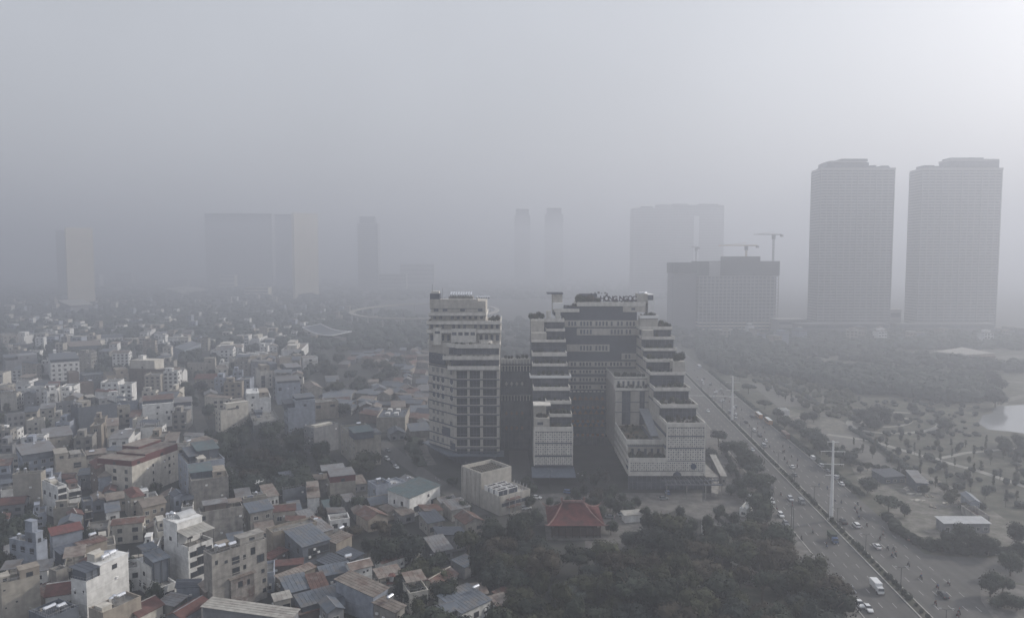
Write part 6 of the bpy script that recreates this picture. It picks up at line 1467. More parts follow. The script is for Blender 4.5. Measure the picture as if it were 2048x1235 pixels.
# median shrubs
rs = random.Random(4)
s = SLEN+104; k = 0
while s > SLEN-95:
    p = rpt(s, 1.45+rs.uniform(-.2,.2), .13); q = rs.uniform(1.7, 2.4)*(1.15 if int(s/9) % 3 else .75)
    thing('clipped_shrub', 'round clipped shrub growing in the grass of the median', 'shrub', tuple(p), rs.uniform(0, 6), 'clipped shrubs along the median', rs.choice(SB[0]), (q*.72, q*.72, q*.85)); s -= rs.uniform(2.6, 4.4); k += 1
print('median shrubs', k)
def hedge(name, label, pts, w, h, f=0, step=1.2, world=False, zc=0, kind=None):
    P = pts if world else [G(x, y, zc) for x, y in pts]; c = P[len(P)//2]; b = MB(); r = rs
    for p, q in zip(P, P[1:]):
        n = max(1, int((q-p).length/step))
        for i in range(n):
            u = p.lerp(q, (i+r.random()*.6)/n)-c; u.z = 0; ww = w*r.uniform(.35, .6); hh = h*r.uniform(.7, 1.15)
            blob(b, (u.x+r.uniform(-w*.2, w*.2), u.y+r.uniform(-w*.2, w*.2), hh*.4), ww, ww, hh*.55, r, seg=6)
            for _ in range(10):
                d = Vector((r.gauss(0,1), r.gauss(0,1), abs(r.gauss(0,1)))).normalized(); leafq(b, Vector((u.x+d.x*ww, u.y+d.y*ww, hh*.4+d.z*hh*.55)), r.uniform(.15,.35), r, 0, d)
    o = put(name, b.mesh(name, FOL[f]), None, (c.x, c.y, 0))
    if kind: o['kind'] = kind; o['label'] = label
    else: o['label'] = label; o['category'] = 'hedge'
    return o
hedge('median_planting', 'low planting filling the far part of the median', [rpt(SLEN-97, 1.45), rpt(-60, 1.45)], 1.9, 1.1, 0, 1.6, True, kind='stuff')
hedge('hedge', 'long rough hedge along the right edge of the main road', [rpt(SLEN-58, 25.5), rpt(SLEN-110, 25), rpt(SLEN-170, 25), rpt(-40, 26)], 3.2, 1.8, 0, 1.5, True)
hedge('hedge', 'bushy overgrown hedge around the yard corner by the junction', [(1770,1035),(1800,1068),(1850,1095),(1920,1106),(1990,1106),(2060,1105)], 4.5, 3.2, 0, 1.6)
hedge('hedge', 'dark hedge edging the parking strip toward the park', [(1700,858),(1745,885),(1800,925),(1815,945)], 2.6, 2.4, 3, 1.6)
hedge('hedge', 'upper dark hedge edging the far parking strip', [(1505,762),(1555,766),(1600,785),(1640,812)], 3.2, 2.6, 3, 1.8)
hedge('hedge', 'hedge between the nearer parking strip and the yard', [(1655,900),(1700,925),(1770,938),(1800,945)], 2.4, 2.2, 0, 1.6)
hedge('hedge', 'left hedge of the forecourt running down to the road', [(1450,905),(1470,940),(1490,985),(1500,1010)], 1.8, 1.6, 0, 1.4)
hedge('hedge', 'square planter of clipped hedges beside the wood', [(1432,1036),(1450,1052),(1468,1048),(1450,1030)], 1.6, 1.4, 0, 1.2)
hedge('garden_strip', 'low mixed planting left of the cream tower', [(838,862),(826,885),(832,910),(845,930)], 6, 1.6, 0, 1.4, kind='stuff')
# far woodland, each belt one mass
def wood(name, label, polys, n, rr, f, hs=(6, 11), leaf=6):
    b = MB(); r = random.Random(n); c = G(*polys[0][0]); c.z = 0; k = 0; tries = 0
    ws = []
    while k < n and tries < n*30:
        tries += 1
        P = r.choice(polys); xs = [p[0] for p in P]; ys = [p[1] for p in P]
        px, py = r.uniform(min(xs), max(xs)), r.uniform(min(ys), max(ys))
        if not inpoly(px, py, P): continue
        p = G(px, py); q = r.uniform(*rr); h = r.uniform(*hs)
        if any((g_[0]-p.x)**2+(g_[1]-p.y)**2 < (g_[2]*.7+q*.6)**2 for g_ in FOOT): continue
        blob(b, (p.x-c.x, p.y-c.y, h*.5), q, q, h*.5, r, seg=7, ring=4, jit=.25)
        for _ in range(leaf):
            d = Vector((r.gauss(0,1), r.gauss(0,1), abs(r.gauss(0,1)))).normalized(); leafq(b, Vector((p.x-c.x+d.x*q, p.y-c.y+d.y*q, h*.5+d.z*h*.5)), q*r.uniform(.15,.3), r, 0, d)
        k += 1
    o = put(name, b.mesh(name, FOL[f]), None, tuple(c)); o['kind'] = 'stuff'; o['label'] = label
wood('distant_woodland', 'dark tree belt beyond the quarter on the left', [[(-100,600),(700,595),(860,640),(860,700),(640,700),(-100,668)]], 1500, (5,10), 3, (7,13), 4)
wood('distant_woodland', 'farthest tree cover fading into the haze', [[(-200,562),(1400,562),(1400,600),(-200,600)]], 1500, (9,20), 3, (8,16), 2)
wood('distant_woodland', 'trees between the packed houses of the back rows', [[(-60,660),(640,660),(660,760),(-60,760)]], 420, (3,5), 3, (7,11), 8)
wood('park_woodland', 'broad dark woods across the park', [[(1385,690),(1440,684),(1500,700),(1640,735),(1700,745),(1800,750),(1960,765),(1990,800),(1900,805),(1780,790),(1700,788),(1600,760),(1500,745),(1420,720)]], 900, (4,7), 3, (6,12), 8)
wood('park_shrubs', 'low bushes dotted over the dry lawns beside the lake', [[(1690,800),(1960,800),(1970,880),(1720,870)],[(1640,880),(2060,900),(2060,1020),(1900,985),(1760,930)],[(1440,705),(1660,735),(1640,760),(1480,735)]], 260, (.9,2.4), 3, (1.2,3.4), 8)
wood('park_woodland', 'second band of woods behind the first in the park', [[(1500,694),(1700,700),(1900,722),(2060,735),(2060,748),(1880,738),(1700,722),(1520,704)]], 240, (4,7), 3, (5,10), 6)
wood('park_woodland', 'far thin woods behind the park', [[(1390,668),(2100,664),(2100,700),(1780,700),(1400,690)]], 700, (4,8), 3, (5,10), 4)
wood('park_shrubs', 'scattered low shrubs on the rough park ground', [[(1430,740),(1700,770),(1720,850),(1640,830),(1560,790)]], 150, (1.5,3), 1, (2,4.5), 8)
wood('roadside_woodland', 'trees crowding the right side of the far road', [[(1395,700),(1420,705),(1470,748),(1455,750),(1405,722)]], 110, (4,6), 3, (7,10), 8)
wood('roadside_woodland', 'low hazy trees between the hospital and the towers', [[(870,650),(1060,640),(1380,650),(1390,700),(1000,720)]], 260, (5,9), 3, (7,11), 4)

# ---------------------------------------------------------------- vehicles, riders, poles
CARP = {'white': mat('white_car_paint', (0.72, 0.73, 0.74), rough=0.3, var=.03, spec=.6), 'silver': mat('silver_car_paint', (0.42, 0.44, 0.47), rough=0.3, var=.03, spec=.6), 'grey': mat('grey_car_paint', (0.17, 0.18, 0.19), rough=0.3, var=.03, spec=.6),
 'black': mat('black_car_paint', (0.025, 0.027, 0.03), rough=0.25, var=.03, spec=.6), 'blue': mat('blue_car_paint', (0.06, 0.11, 0.24), rough=0.3, var=.03, spec=.6), 'brown': mat('brown_car_paint', (0.12, 0.06, 0.045), rough=0.3, var=.03, spec=.6),
 'green': mat('army_green_canvas', (0.055, 0.07, 0.055), var=.15), 'orange': mat('orange_bus_paint', (0.42, 0.22, 0.10), rough=.4, var=.1)}
M_LAMP = mat('headlight_lens', (0.8, 0.8, 0.75), rough=.2, var=.02); M_TAIL = mat('tail_light_lens', (0.35, 0.03, 0.03), rough=.2, var=.02)
def wheel_mesh(r=.33):
    b = MB(); b.tube((0, -.11, 0), (0, .11, 0), r, seg=12, m=0); b.tube((0, -.13, 0), (0, .13, 0), r*.55, seg=8, m=1); return b.mesh('wheel', [M_BLACK, M_STEEL])
WH, WHB = wheel_mesh(), wheel_mesh(.48)
def body_loft(secs):
    """closed hull from cross sections: (x, half width low, z low, half width high, z high)"""
    b = MB(); n0 = []
    for (x, wl, zl, wh, zh) in secs:
        n0.append(len(b.v)); m_ = (zl*.45+zh*.55)
        b.v += [(x,-wl*.92,zl),(x,wl*.92,zl),(x,wl,zl+(m_-zl)*.5),(x,wl,m_),(x,wh,zh),(x,-wh,zh),(x,-wl,m_),(x,-wl,zl+(m_-zl)*.5)]
    for a, c in zip(n0, n0[1:]):
        for i in range(8): j = (i+1) % 8; b.f.append((a+i, a+j, c+j, c+i)); b.m.append(0)
    b.f.append(tuple(n0[0]+i for i in reversed(range(8)))); b.f.append(tuple(n0[-1]+i for i in range(8))); b.m += [0, 0]
    return b
def cab(x0, x1, x2, x3, w0, w1, z0, z1, m=0):      # x0..x3: windscreen foot, roof front, roof back, rear foot
    b = MB(); b.hexa([(x3,-w0,z0),(x0,-w0,z0),(x0,w0,z0),(x3,w0,z0)], [(x2,-w1,z1),(x1,-w1,z1),(x1,w1,z1),(x2,w1,z1)], m); return b
CAR = {}
def car_parts(kind):
    if kind in CAR: return CAR[kind]
    P = []
    if kind == 'sedan':
        P.append(('body', body_loft([(-2.25,.72,.45,.66,.85),(-2.1,.86,.3,.76,.98),(-1.1,.9,.25,.82,1.0),(.6,.9,.25,.82,.98),(1.5,.88,.25,.78,.9),(2.15,.78,.32,.66,.75),(2.3,.6,.42,.5,.62)]), 'p'))
        P.append(('windows', cab(1.0,.35,-1.15,-1.85,.8,.62,.95,1.40), 'g')); P.append(('roof', cab(.38,.28,-1.08,-1.2,.63,.58,1.40,1.47), 'p')); L = 1.35, -1.35
    elif kind == 'suv':
        P.append(('body', body_loft([(-2.2,.8,.45,.74,1.0),(-2.1,.92,.35,.84,1.12),(-1,.94,.3,.86,1.14),(.8,.94,.3,.86,1.12),(1.7,.92,.3,.8,1.02),(2.2,.82,.4,.7,.85)]), 'p'))
        P.append(('windows', cab(1.2,.55,-1.85,-2.1,.85,.7,1.1,1.62), 'g')); P.append(('roof', cab(.6,.5,-1.8,-1.92,.72,.66,1.62,1.70), 'p')); L = 1.4, -1.35
    elif kind == 'van':
        P.append(('body', body_loft([(-2.4,.9,.4,.86,1.35),(-2.3,.97,.35,.9,1.4),(1.2,.97,.35,.9,1.38),(2.1,.9,.35,.75,1.05),(2.4,.78,.4,.62,.85)]), 'p'))
        P.append(('windows', cab(1.75,1.1,-2.2,-2.35,.9,.8,1.37,1.85), 'g')); P.append(('roof', cab(1.12,1.0,-2.15,-2.25,.82,.76,1.85,2.0), 'p')); L = 1.55, -1.5
    elif kind == 'pickup':
        P.append(('body', body_loft([(-2.6,.85,.5,.82,1.05),(-2.5,.93,.4,.88,1.12),(1.0,.93,.35,.86,1.1),(2.2,.9,.35,.78,1.0),(2.5,.8,.45,.66,.8)]), 'p'))
        P.append(('windows', cab(1.3,.7,-.6,-.8,.84,.7,1.1,1.62), 'g')); P.append(('roof', cab(.72,.62,-.5,-.65,.72,.66,1.62,1.7), 'p'))
        b = MB(); b.box(-2.4,-.95,-.75,.75,1.13,1.15); P.append(('load_bed', b, 'k')); L = 1.6, -1.6
    elif kind == 'truck':
        b = MB(); b.box(-3.2,1.1,-1.05,1.05,1.1,3.0); P.append(('cargo_box', b, 'p')); P.append(('cab', body_loft([(1.2,.95,.5,.9,2.2),(2.5,.95,.5,.88,2.15),(2.9,.92,.5,.8,1.3)]), 'q'))
        P.append(('windscreen', cab(2.93,2.66,2.4,2.4,.84,.8,1.35,2.05), 'g')); b = MB(); b.box(-3.1,1.2,-.5,.5,.6,1.08); P.append(('chassis', b, 'k')); L = 2.1, -2.1
    elif kind == 'bus':
        b = body_loft([(-5.2,1.2,.4,1.15,2.9),(-5.0,1.25,.35,1.2,3.0),(4.9,1.25,.35,1.2,3.0),(5.2,1.2,.4,1.1,2.8)]); P.append(('body', b, 'q'))
        b = MB(); b.box(-4.8,4.7,-1.27,1.27,1.4,2.4); b.box(5.1,5.26,-1.0,1.0,1.2,2.5); P.append(('windows', b, 'g')); b = MB(); b.box(-5,5,-1.1,1.1,3.0,3.12); b.box(-2,0,-.6,.6,3.12,3.4); P.append(('roof', b, 'p')); L = 3.2, -3.2
    CAR[kind] = (P, L); return CAR[kind]
CM = {}
def vehicle(kind, paint, px, py, toward, label, name=None, cat=None, paint2=None, along=None, group='vehicles on the main road'):
    P, L = car_parts(kind); p = G(px, py, .5); d = RD if toward else -RD
    if along is not None: rz = along
    else: rz = math.atan2(d.y, d.x)
    big = kind in ('truck', 'bus'); zg = .024
    t = thing(name or {'sedan':'car','suv':'car','van':'van','pickup':'pickup_truck','truck':'lorry','bus':'bus'}[kind], label, cat or {'sedan':'car','suv':'car','van':'van','pickup':'pickup','truck':'lorry','bus':'bus'}[kind], (p.x, p.y, zg), rz, group)
    for (nm, b, c) in P:
        pm = {'p': CARP[paint], 'q': CARP[paint2 or paint], 'g': M_GLASS, 'k': M_BLACK}[c]; key = (kind, nm, pm.name)
        if key not in CM: CM[key] = b.mesh(nm, pm)
        put(nm, CM[key], t)
    ww = .82 if not big else 1.05
    for x in L:
        for y in (-ww, ww): put('wheel', WHB if big else WH, t, (x, y, .48 if big else .33))
    fx = {'sedan':2.2,'suv':2.18,'van':2.35,'pickup':2.42,'truck':2.9,'bus':5.22}[kind]
    for y in (-.6, .6):
        q = MB(); q.box(-.06,.06,-.14,.14,-.08,.08)
        if 'hl' not in CM: CM['hl'] = q.mesh('headlight', M_LAMP); CM['tl'] = q.mesh('tail_light', M_TAIL)
        put('headlight', CM['hl'], t, (fx, y, .62 if kind != 'sedan' else .58)); put('tail_light', CM['tl'], t, (-{'sedan':2.22,'suv':2.2,'van':2.42,'pickup':2.6,'truck':3.22,'bus':5.22}[kind], y*1.1, .8))
    return t
def z1(x, y): return 1300+x/3.293, 860+y/3.293
def z2(x, y): return 1600+x/3.292, 860+y/3.292
def z3(x, y): return 1360+x/2.977, 640+y/2.977
ri0 = random.Random(31)
VE = [('sedan','white',z1(762,70),0,'white taxi alone behind the far crosswalk on the right carriageway'),('sedan','silver',z1(675,128),1,'blue grey car close to the start of the near median'),
 ('van','white',z1(1072,185),0,'white van first in the parked row by the right kerb'),('sedan','white',z1(937,240),0,'white sedan beside the median, level with the parked row'),('sedan','grey',z1(952,292),0,'dark grey car hugging the median shrubs'),
 ('suv','white',z1(1127,232),0,'white car parked second behind the white van'),('sedan','grey',z1(1170,268),0,'grey car parked third in the row by the right kerb'),('suv','silver',z1(1222,310),0,'silver car half hidden by the nearer power pole'),('sedan','white',z1(1260,352),0,'white sedan parked last in the row by the right kerb'),
 ('sedan','white',z1(780,432),1,'upper white car parked along the left kerb'),('suv','white',z1(802,467),1,'lower white car parked along the left kerb'),('suv','blue',z1(715,365),1,'blue car under the street trees at the left kerb'),('sedan','blue',z1(748,392),1,'second blue car behind the parked white pair'),('sedan','black',z1(795,380),1,'black car beside the parked blue ones'),
 ('suv','silver',z1(925,452),1,'silver car coming down the middle of the left carriageway'),('van','grey',z1(998,472),1,'dark grey van next to the median on the left carriageway'),('suv','white',z1(862,558),1,'white car at the edge of the wood'),('sedan','grey',z1(895,612),1,'grey car just peeping out below the white one by the wood'),
 ('pickup','black',z1(1272,602),0,'black pickup just past the nearer power pole'),('suv','white',z1(1360,626),0,'white car right of the black pickup'),('sedan','white',z2(508,764),0,'white sedan with motorbikes following on the right carriageway'),
 ('sedan','white',z2(643,662),0,'white car parked by the yard hedge'),('suv','brown',z2(712,710),0,'brown car parked behind the white one by the yard hedge'),('sedan','brown',z2(602,618),0,'brown car half under the roadside bushes'),('sedan','grey',z2(338,1046),1,'dark grey sedan near the bottom on the left carriageway'),
 ('pickup','white',z2(388,1140),1,'white pickup among the trees at the bottom of the road'),('sedan','white',z2(448,1170),1,'white car cut off by the trees at the bottom'),('sedan','black',z2(942,1082),0,'black sedan turning across the junction'),
 ('sedan','white',z3(140,378),0,'hazy white car farthest down on the right carriageway'),('suv','white',z3(218,428),0,'white car in a crowd of motorbikes on the far road'),('sedan','white',z3(243,480),0,'second white car in the crowd on the far road'),('sedan','silver',z3(105,356),0,'silver car close to the farther median'),('suv','white',z3(320,523),0,'white car beside the farther power pole'),('sedan','white',z3(331,560),0,'upper white car below the farther power pole'),('sedan','silver',z3(330,584),0,'lower silver car below the farther power pole'),('sedan','silver',z3(30,200),0,'faint silver car where the road vanishes'),('sedan','silver',z3(50,300),0,'faint silver car right behind the hospital terrace'),('sedan','white',z3(168,540),1,'tiny white car alone on the far left carriageway')]
for k, pt, (x, y), tw, l in VE: vehicle(k, pt, x, y, tw, l)
for k_ in range(14):
    s_ = SLEN*.62-k_*17-ri0.uniform(0, 9); q_ = rpt(s_, ri0.choice((5.3, 9.2, 13.2, 17))); u_ = (q_-Vector((0, 0, CAMZ))); fw = u_.y*cp-u_.z*sp; vehicle(ri0.choice(('sedan','suv','sedan','van')), ri0.choice(('white','silver','grey','white','black')), CX+FPX*u_.x/fw, CY-FPX*(u_.y*sp+u_.z*cp)/fw, 0, 'small car in the far traffic of the right carriageway')
vehicle('truck', 'green', *z1(1205,722), 1, 'dark covered lorry with a blue cab by the median', paint2='blue')
vehicle('truck', 'white', *z2(508,1048), 1, 'white box lorry near the bottom of the left carriageway')
vehicle('bus', 'white', *z3(470,575), 0, 'upper orange bus with a white roof at the right kerb', paint2='orange'); vehicle('bus', 'white', *z3(527,610), 0, 'lower orange bus with a white roof at the right kerb', paint2='orange')
vehicle('bus', 'brown', *z3(628,692), 0, 'brown bus in the shade of the roadside trees', paint2='brown'); vehicle('bus', 'white', *z3(115,282), 0, 'pale bus far down the road beside the tree belt', paint2='silver')
GC = 'cars parked around the hospital'
for (x, y, k, pt, rz, l) in [(1073,994,'sedan','white',-.35,'white car standing alone right of the chiller building'),(1137,984,'suv','blue',-.3,'blue car parked before the left hospital wing'),(1052,1015,'suv','white',.4,'white car between the scaffold and the trees'),
  (1218,1033,'sedan','grey',2.9,'grey car behind the red roofed hall'),(1245,1028,'sedan','silver',.2,'silver car by the forecourt trees'),(1335,985,'suv','blue',1.5,'blue car in the shade of the entrance frame'),(1327,996,'sedan','grey',.1,'dark car in front of the entrance frame'),
  (774,917,'suv','white',-1.0,'white car parked beside the beige end wall block'),(792,933,'sedan','white',-1.0,'white sedan in the lane left of the cream tower'),(776,900,'sedan','grey',-1.0,'grey car at the head of the lane'),(785,925,'sedan','black',-1.0,'black car between the two white cars in the lane'),(818,960,'sedan','silver',-.8,'silver car in the lane before the teal roofed house'),
  (1500,996,'van','white',.9,'white van by the gate hut left of the road'),(585,890,'sedan','silver',.6,'pale car beside the dark grove'),(580,902,'sedan','blue',.6,'blue car beside the dark grove')]:
    vehicle(k, pt, x, y, 0, l, along=rz, group=GC)
# motorbikes and riders
def rider_mesh(shirt, trousers):
    V = [(0,0,.92),(-.03,0,1.15),(-.01,0,1.38),(.03,0,1.50),(.06,0,1.66),(.05,.19,1.38),(.22,.27,1.18),(.46,.24,1.08),(.05,-.19,1.38),(.22,-.27,1.18),(.46,-.24,1.08),(.10,.12,.88),(.42,.17,.82),(.32,.17,.42),(.44,.17,.36),(.10,-.12,.88),(.42,-.17,.82),(.32,-.17,.42),(.44,-.17,.36)]
    E = [(0,1),(1,2),(2,3),(3,4),(2,5),(5,6),(6,7),(2,8),(8,9),(9,10),(0,11),(11,12),(12,13),(13,14),(0,15),(15,16),(16,17),(17,18)]
    Rr = [.16,.15,.17,.07,.11,.07,.05,.035,.07,.05,.035,.10,.075,.05,.045,.10,.075,.05,.045]
    me = bpy.data.meshes.new('body'); me.from_pydata(V, E, []); o = bpy.data.objects.new('tmp', me); C.objects.link(o)
    m = o.modifiers.new('s', 'SKIN')
    for i, v in enumerate(me.skin_vertices[0].data if me.skin_vertices else []): v.radius = (Rr[i], Rr[i])
    if not me.skin_vertices: print('NO SKIN LAYER')
    if me.skin_vertices: me.skin_vertices[0].data[0].use_root = True
    s_ = o.modifiers.new('u', 'SUBSURF'); s_.levels = 1
    dg = bpy.context.evaluated_depsgraph_get(); out = bpy.data.meshes.new_from_object(o.evaluated_get(dg)); out.name = 'body'
    bpy.data.objects.remove(o)
    out.materials.clear(); out.materials.append(shirt); out.materials.append(trousers); out.materials.append(mat('skin', (0.33, 0.2, 0.14), var=.05))
    for p in out.polygons: z = p.center.z; p.material_index = 1 if z < .98 else (2 if z > 1.52 or p.center.x > .38 and z > 1.0 else 0)
    return out
cl = lambda n, c: mat('cloth_'+n, c, var=.1)
TROU = cl('dark_trousers', (.03, .03, .04))
RID = [('dark', rider_mesh(cl('black', (.03,.03,.035)), TROU)), ('grey', rider_mesh(cl('grey', (.16,.16,.17)), TROU)), ('blue', rider_mesh(cl('blue', (.05,.09,.2)), TROU)), ('brown', rider_mesh(cl('brown', (.13,.07,.05)), TROU)), ('white', rider_mesh(cl('white', (.5,.5,.5)), TROU))]
b = MB(); blob(b, (.07, 0, 1.72), .15, .14, .15, random.Random(1), seg=10, ring=6, jit=0); HELM = [b.mesh('helmet', cl('helmet_a', (.08,.08,.09))), b.mesh('helmet', cl('helmet_b', (.5,.5,.5))), b.mesh('helmet', cl('helmet_c', (.3,.06,.05)))]
b = MB(); b.tube((0,-.05,0),(0,.05,0),.29,seg=12); BW = b.mesh('wheel', M_BLACK)
def bike_frame(m):
    b = MB(); b.hexa([(-.6,-.09,.5),(.25,-.14,.3),(.25,.14,.3),(-.6,.09,.5)], [(-.75,-.1,.72),(.2,-.1,.62),(.2,.1,.62),(-.75,.1,.72)], 0)
    b.tube((.62,0,.3),(.42,0,.95),.045,seg=6); b.hexa([(.38,-.16,.45),(.5,-.16,.45),(.5,.16,.45),(.38,.16,.45)],[(.36,-.18,.95),(.44,-.12,.95),(.44,.12,.95),(.36,.18,.95)],0); b.tube((-.6,0,.3),(-.1,0,.45),.06,seg=6); return b.mesh('frame', m)
BF = [bike_frame(cl('bike_red', (.2,.03,.03))), bike_frame(cl('bike_black', (.03,.03,.03))), bike_frame(cl('bike_blue', (.04,.07,.16)))]
b = MB(); b.box(-.7,.15,-.13,.13,.72,.82); SEAT = b.mesh('seat', M_BLACK)
b = MB(); b.tube((.40,-.33,1.04),(.40,.33,1.04),.025,seg=5); HB = b.mesh('handlebar', M_STEEL)
ri = random.Random(9)
def bike(x, y, tw, side):
    p = G(x, y, .6); d = RD if tw else -RD; rz = math.atan2(d.y, d.x)+ri.uniform(-.06, .06)
    fi = ri.randrange(3); fcol = ('dark red', 'black', 'blue')[fi]; cn, rm = RID[ri.choices(range(5), (5, 3, 2, 1.5, 1))[0]]
    t = thing('motorbike', f'{fcol} motorbike ridden along the {side}', 'motorbike', (p.x, p.y, .024), rz, 'motorbikes on the road')
    put('frame', BF[fi], t); put('seat', SEAT, t); put('handlebar', HB, t); put('wheel', BW, t, (.66, 0, .29)); put('wheel', BW, t, (-.62, 0, .29))
    r = thing('person', f'rider in a {cn} jacket and helmet on a motorbike on the {side}', 'person', (p.x, p.y, .024), rz, 'riders on motorbikes')
    put('body', rm, r, (-.22, 0, -.03)); put('helmet', ri.choice(HELM), r, (-.22, 0, -.03))
BK = [z1(*q)+(0,) for q in [(875,105),(922,108),(885,137),(933,172),(973,197),(1113,362),(1168,380),(1220,460),(1260,472),(1368,483),(1350,510),(1387,518),(1363,535),(1375,573),(1428,622)]]
BK += [z1(*q)+(1,) for q in [(863,420),(937,490),(787,505),(835,512),(1072,668),(1163,760),(998,712)]]
BK += [z2(*q)+(0,) for q in [(548,684),(527,712),(578,774),(617,777),(607,822),(630,815),(715,880),(797,963),(980,1004),(906,1028),(893,1134),(1048,1192),(1040,1215)]]
BK += [(1390+k*9.5+ri.uniform(-6,6), 742+k*9.2+ri.uniform(-5,5), 0) for k in range(22)]+[(1450+k*22+ri.uniform(-7,7), 870+k*27+ri.uniform(-5,5), 1) for k in range(0)]
BK += [z3(*q)+(0,) for q in [(463,615),(463,640),(495,637),(505,665),(613,750),(655,754),(620,780),(250,432),(258,441),(272,466),(365,535),(186,470),(240,380)]]
for x, y, tw in BK: bike(x, y, tw, 'left carriageway' if tw else 'right carriageway')
# power poles
def pylon(px, py, h, label):
    p = G(px, py); t = thing('power_pole', label, 'power pole', (p.x, p.y, 0), 0, 'white power poles in the median')
    b = MB(); b.tube((0,0,0), (0,0,h), .78, .34, seg=12); put('pole', b.mesh('pole', M_WHITEP), t)
    n = Vector((RN.x, RN.y, 0))
    for i, (z, L) in enumerate(((h-.5, 2.2), (h-4.2, 4.6), (h-9.2, 4.2), (h-13.6, 2.6))):
        b = MB(); b.tube(-n*L+Vector((0,0,z)), n*L+Vector((0,0,z)), .14, seg=6); put('crossarm', b.mesh('crossarm', M_WHITEP), t)
        for s in (-1, 1):
            b = MB(); q = n*L*s*.95; b.tube(q+Vector((0,0,z)), q+Vector((0,0,z-1.3)), .12, seg=6); put('insulator', b.mesh('insulator', M_POST), t)
    b = MB(); b.tube((0,0,-.1),(0,0,.5),1.35,seg=12); put('base', b.mesh('base', KERB), t)
pylon(1662, 1040, 31.5, 'nearer white power pole rising from the median'); pylon(1464, 842, 29, 'farther white power pole beside the stepped hospital')
# street lamps
def lamp(x, y, h, label, rz, arms=2, group='twin armed lamps in the median'):
    t = thing('street_lamp', label, 'street lamp', (x, y, 0), rz, group)
    b = MB(); b.tube((0,0,0), (0,0,h), .13, .07, seg=7); put('pole', b.mesh('pole', M_DARKFR), t)
    for s in ((-1, 1) if arms == 2 else (1,)):
        b = MB(); b.tube((0,0,h-.1), (0, s*1.5, h+.25), .06, seg=5); put('arm', b.mesh('arm', M_DARKFR), t)
        b = MB(); b.box(-.16,.16,s*1.3,s*2.0,h+.2,h+.36); put('lamp_head', b.mesh('lamp_head', M_POST), t)
rzr = math.atan2(RD.y, RD.x)
s = SLEN+85; i = 0
while s > 40:
    p = rpt(s, 1.45, .1)
    if all((p-G(*q)).length > 5 for q in ((1662,1040),(1464,842))): lamp(p.x, p.y, 7.5, 'dark twin armed lamp standing in the median', rzr)
    s -= 26
for (px, py) in ((1406,1002),(1582,1068),(1586,1072),(1545,1020),(1478,960),(1462,935)):
    p = G(px, py); lamp(p.x, p.y, 11 if px != 1406 else 12, 'thin single lamp post left of the main road', 1.2, 1, 'lamp posts left of the road')
for (px, py) in ((466,985),(790,880),(875,1000),(935,965),(1100,980),(1160,990),(1330,975)):
    p = G(px, py); lamp(p.x, p.y, 9, 'slim lamp post in the lanes and yards around the hospital', .5, 2, 'lamp posts around the hospital')
# huts right of the road, gate, containers
def box_house(pts, h, wall, roof, label, rk, wr=None, wl=None, name='hut', cat='hut', z=None, par=.9, ext=()):
    P = [G(x, y, h) for x, y in pts]; n, l, r = P; a = (r-n).xy; b = (l-n).xy
    if a.length >= b.length: ux = a.normalized(); uy = Vector((-ux.y, ux.x)); w = a.length; d = abs(b.dot(uy))
    else: uy = b.normalized(); ux = Vector((uy.y, -uy.x)); d = b.length; w = abs(a.dot(ux))
    return build_house((n.x, n.y, 0), math.atan2(ux.y, ux.x), w, max(3, d), h, wall, roof, label, ext, wl, wr, rk, random.Random(3), name, cat, 'huts around the yard and forecourt', par)
box_house([z2(950,612),z2(872,580),z2(1250,612)], 3.6, 'grey', 'white', 'long shed with a flat white roof behind the junction trees', 'shed', (6,1))
box_house([z2(1160,560),z2(1062,492),z2(1252,566)], 3.2, 'concrete', 'rust', 'open topped hut with pale floor and rusty rim', 'flat', (2,1), par=2.0)
box_house([z2(1120,470),z2(1060,415),z2(1180,470)], 4.0, 'blue', 'blue', 'blue grey hut with a small white roof vent', 'gable', (1,1))
box_house([z2(770,345),z2(700,285),z2(830,340)], 4.2, 'slate', 'grey', 'low store with a grey roof at the end of the parking strip', 'shed', (3,1))
box_house([z2(560,310),z2(470,275),z2(690,300)], 3.0, 'slate', 'dark', 'long dark shelter beside the grey roofed store', 'shed', (3,1))
box_house([z1(470,300),z1(400,182),z1(495,292)], 4.0, 'concrete', 'pale', 'pale roofed bicycle shed beside the hospital', 'shed', (1,1))
box_house([z1(640,520),z1(620,500),z1(680,480)], 3.2, 'white', 'white', 'white gate hut beside the parked cars', 'flat', (1,1), (1,1))
box_house([(1250,1030),(1242,1024),(1300,1026)], 3.0, 'white', 'pale', 'long white awning on the forecourt', 'shed', None)
box_house([z3(605,535),z3(580,520),z3(640,528)], 4, 'white', 'white', 'small white kiosk among the belt trees', 'flat', None)
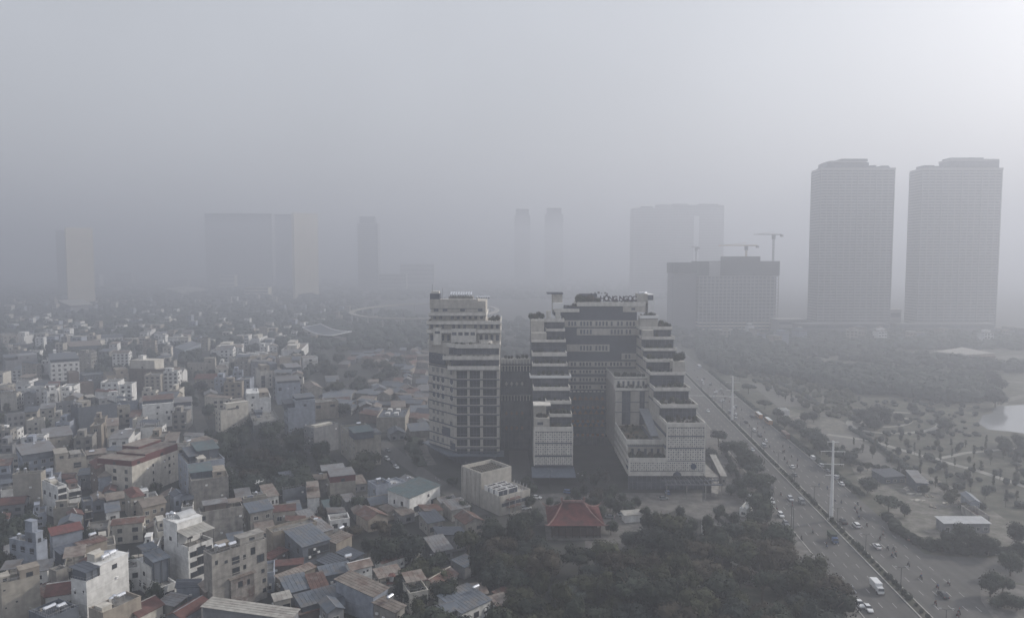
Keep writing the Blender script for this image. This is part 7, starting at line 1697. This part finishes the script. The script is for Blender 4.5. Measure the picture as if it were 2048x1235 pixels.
t = thing('round_water_tank', 'stout white water tank at the upper edge of the wood', 'water tank', tuple(G(1411,1066)), 0)
b = MB(); b.tube((0,0,0),(0,0,5.0),1.5,seg=16); put('tank', b.mesh('tank', M_WHITEP), t); b = MB(); b.tube((0,0,5.0),(0,0,5.8),1.5,.3,seg=16); put('lid', b.mesh('lid', M_WHITEP), t)
# little red and white shrine
p = G(784, 1190); t = thing('shrine', 'small red and white tiered shrine at the edge of the trees', 'shrine', (p.x, p.y, 0))
for k, (w_, z_) in enumerate(((2.6, 0), (2.0, 2.4), (1.4, 4.6))):
    b = MB(); b.box(-w_/2*.8, w_/2*.8, -w_/2*.8, w_/2*.8, z_, z_+1.8); put('tier', b.mesh('tier', WALLS['white'] if k else WALLS['maroon']), t)
    b = MB(); roof_shape(b, -w_/2, w_/2, -w_/2, w_/2, z_+1.8, 'hip', ov=.5, rise=.6); put('tier_roof', b.mesh('tier_roof', [ROOFS['tile'], WALLS['white']]), t)
for (px, py, l) in ((795,1196,'left red lantern post before the shrine'),(801,1192,'right red lantern post before the shrine')):
    p = G(px, py); t = thing('lantern_post', l, 'lantern', (p.x, p.y, 0)); b = MB(); b.tube((0,0,0),(0,0,2.2),.12,seg=6); put('post', b.mesh('post', ROOFS['red']), t); b = MB(); blob(b, (0,0,2.5),.4,.4,.45,random.Random(2),seg=8,jit=0); put('lantern', b.mesh('lantern', ROOFS['red']), t)
# construction rubble in the yard: heaps
rr_ = random.Random(8)
for i in range(14):
    px, py = rr_.uniform(1790,1920), rr_.uniform(965,1020); p = G(px, py); b = MB(); 
    for _ in range(5): x, y = rr_.uniform(-2,2), rr_.uniform(-1.5,1.5); b.box(x, x+rr_.uniform(.6,3), y, y+rr_.uniform(.3,.8), 0, rr_.uniform(.2,.7))
    o = thing('plank_pile', 'low pile of pale planks and slabs in the dusty yard', 'pile', (p.x, p.y, .03), rr_.uniform(0,3), 'piles in the dusty yard', b.mesh('pile', WALLS['cream' if i % 2 else 'tan']), share=True); o['same'] = 1

settle_labels()
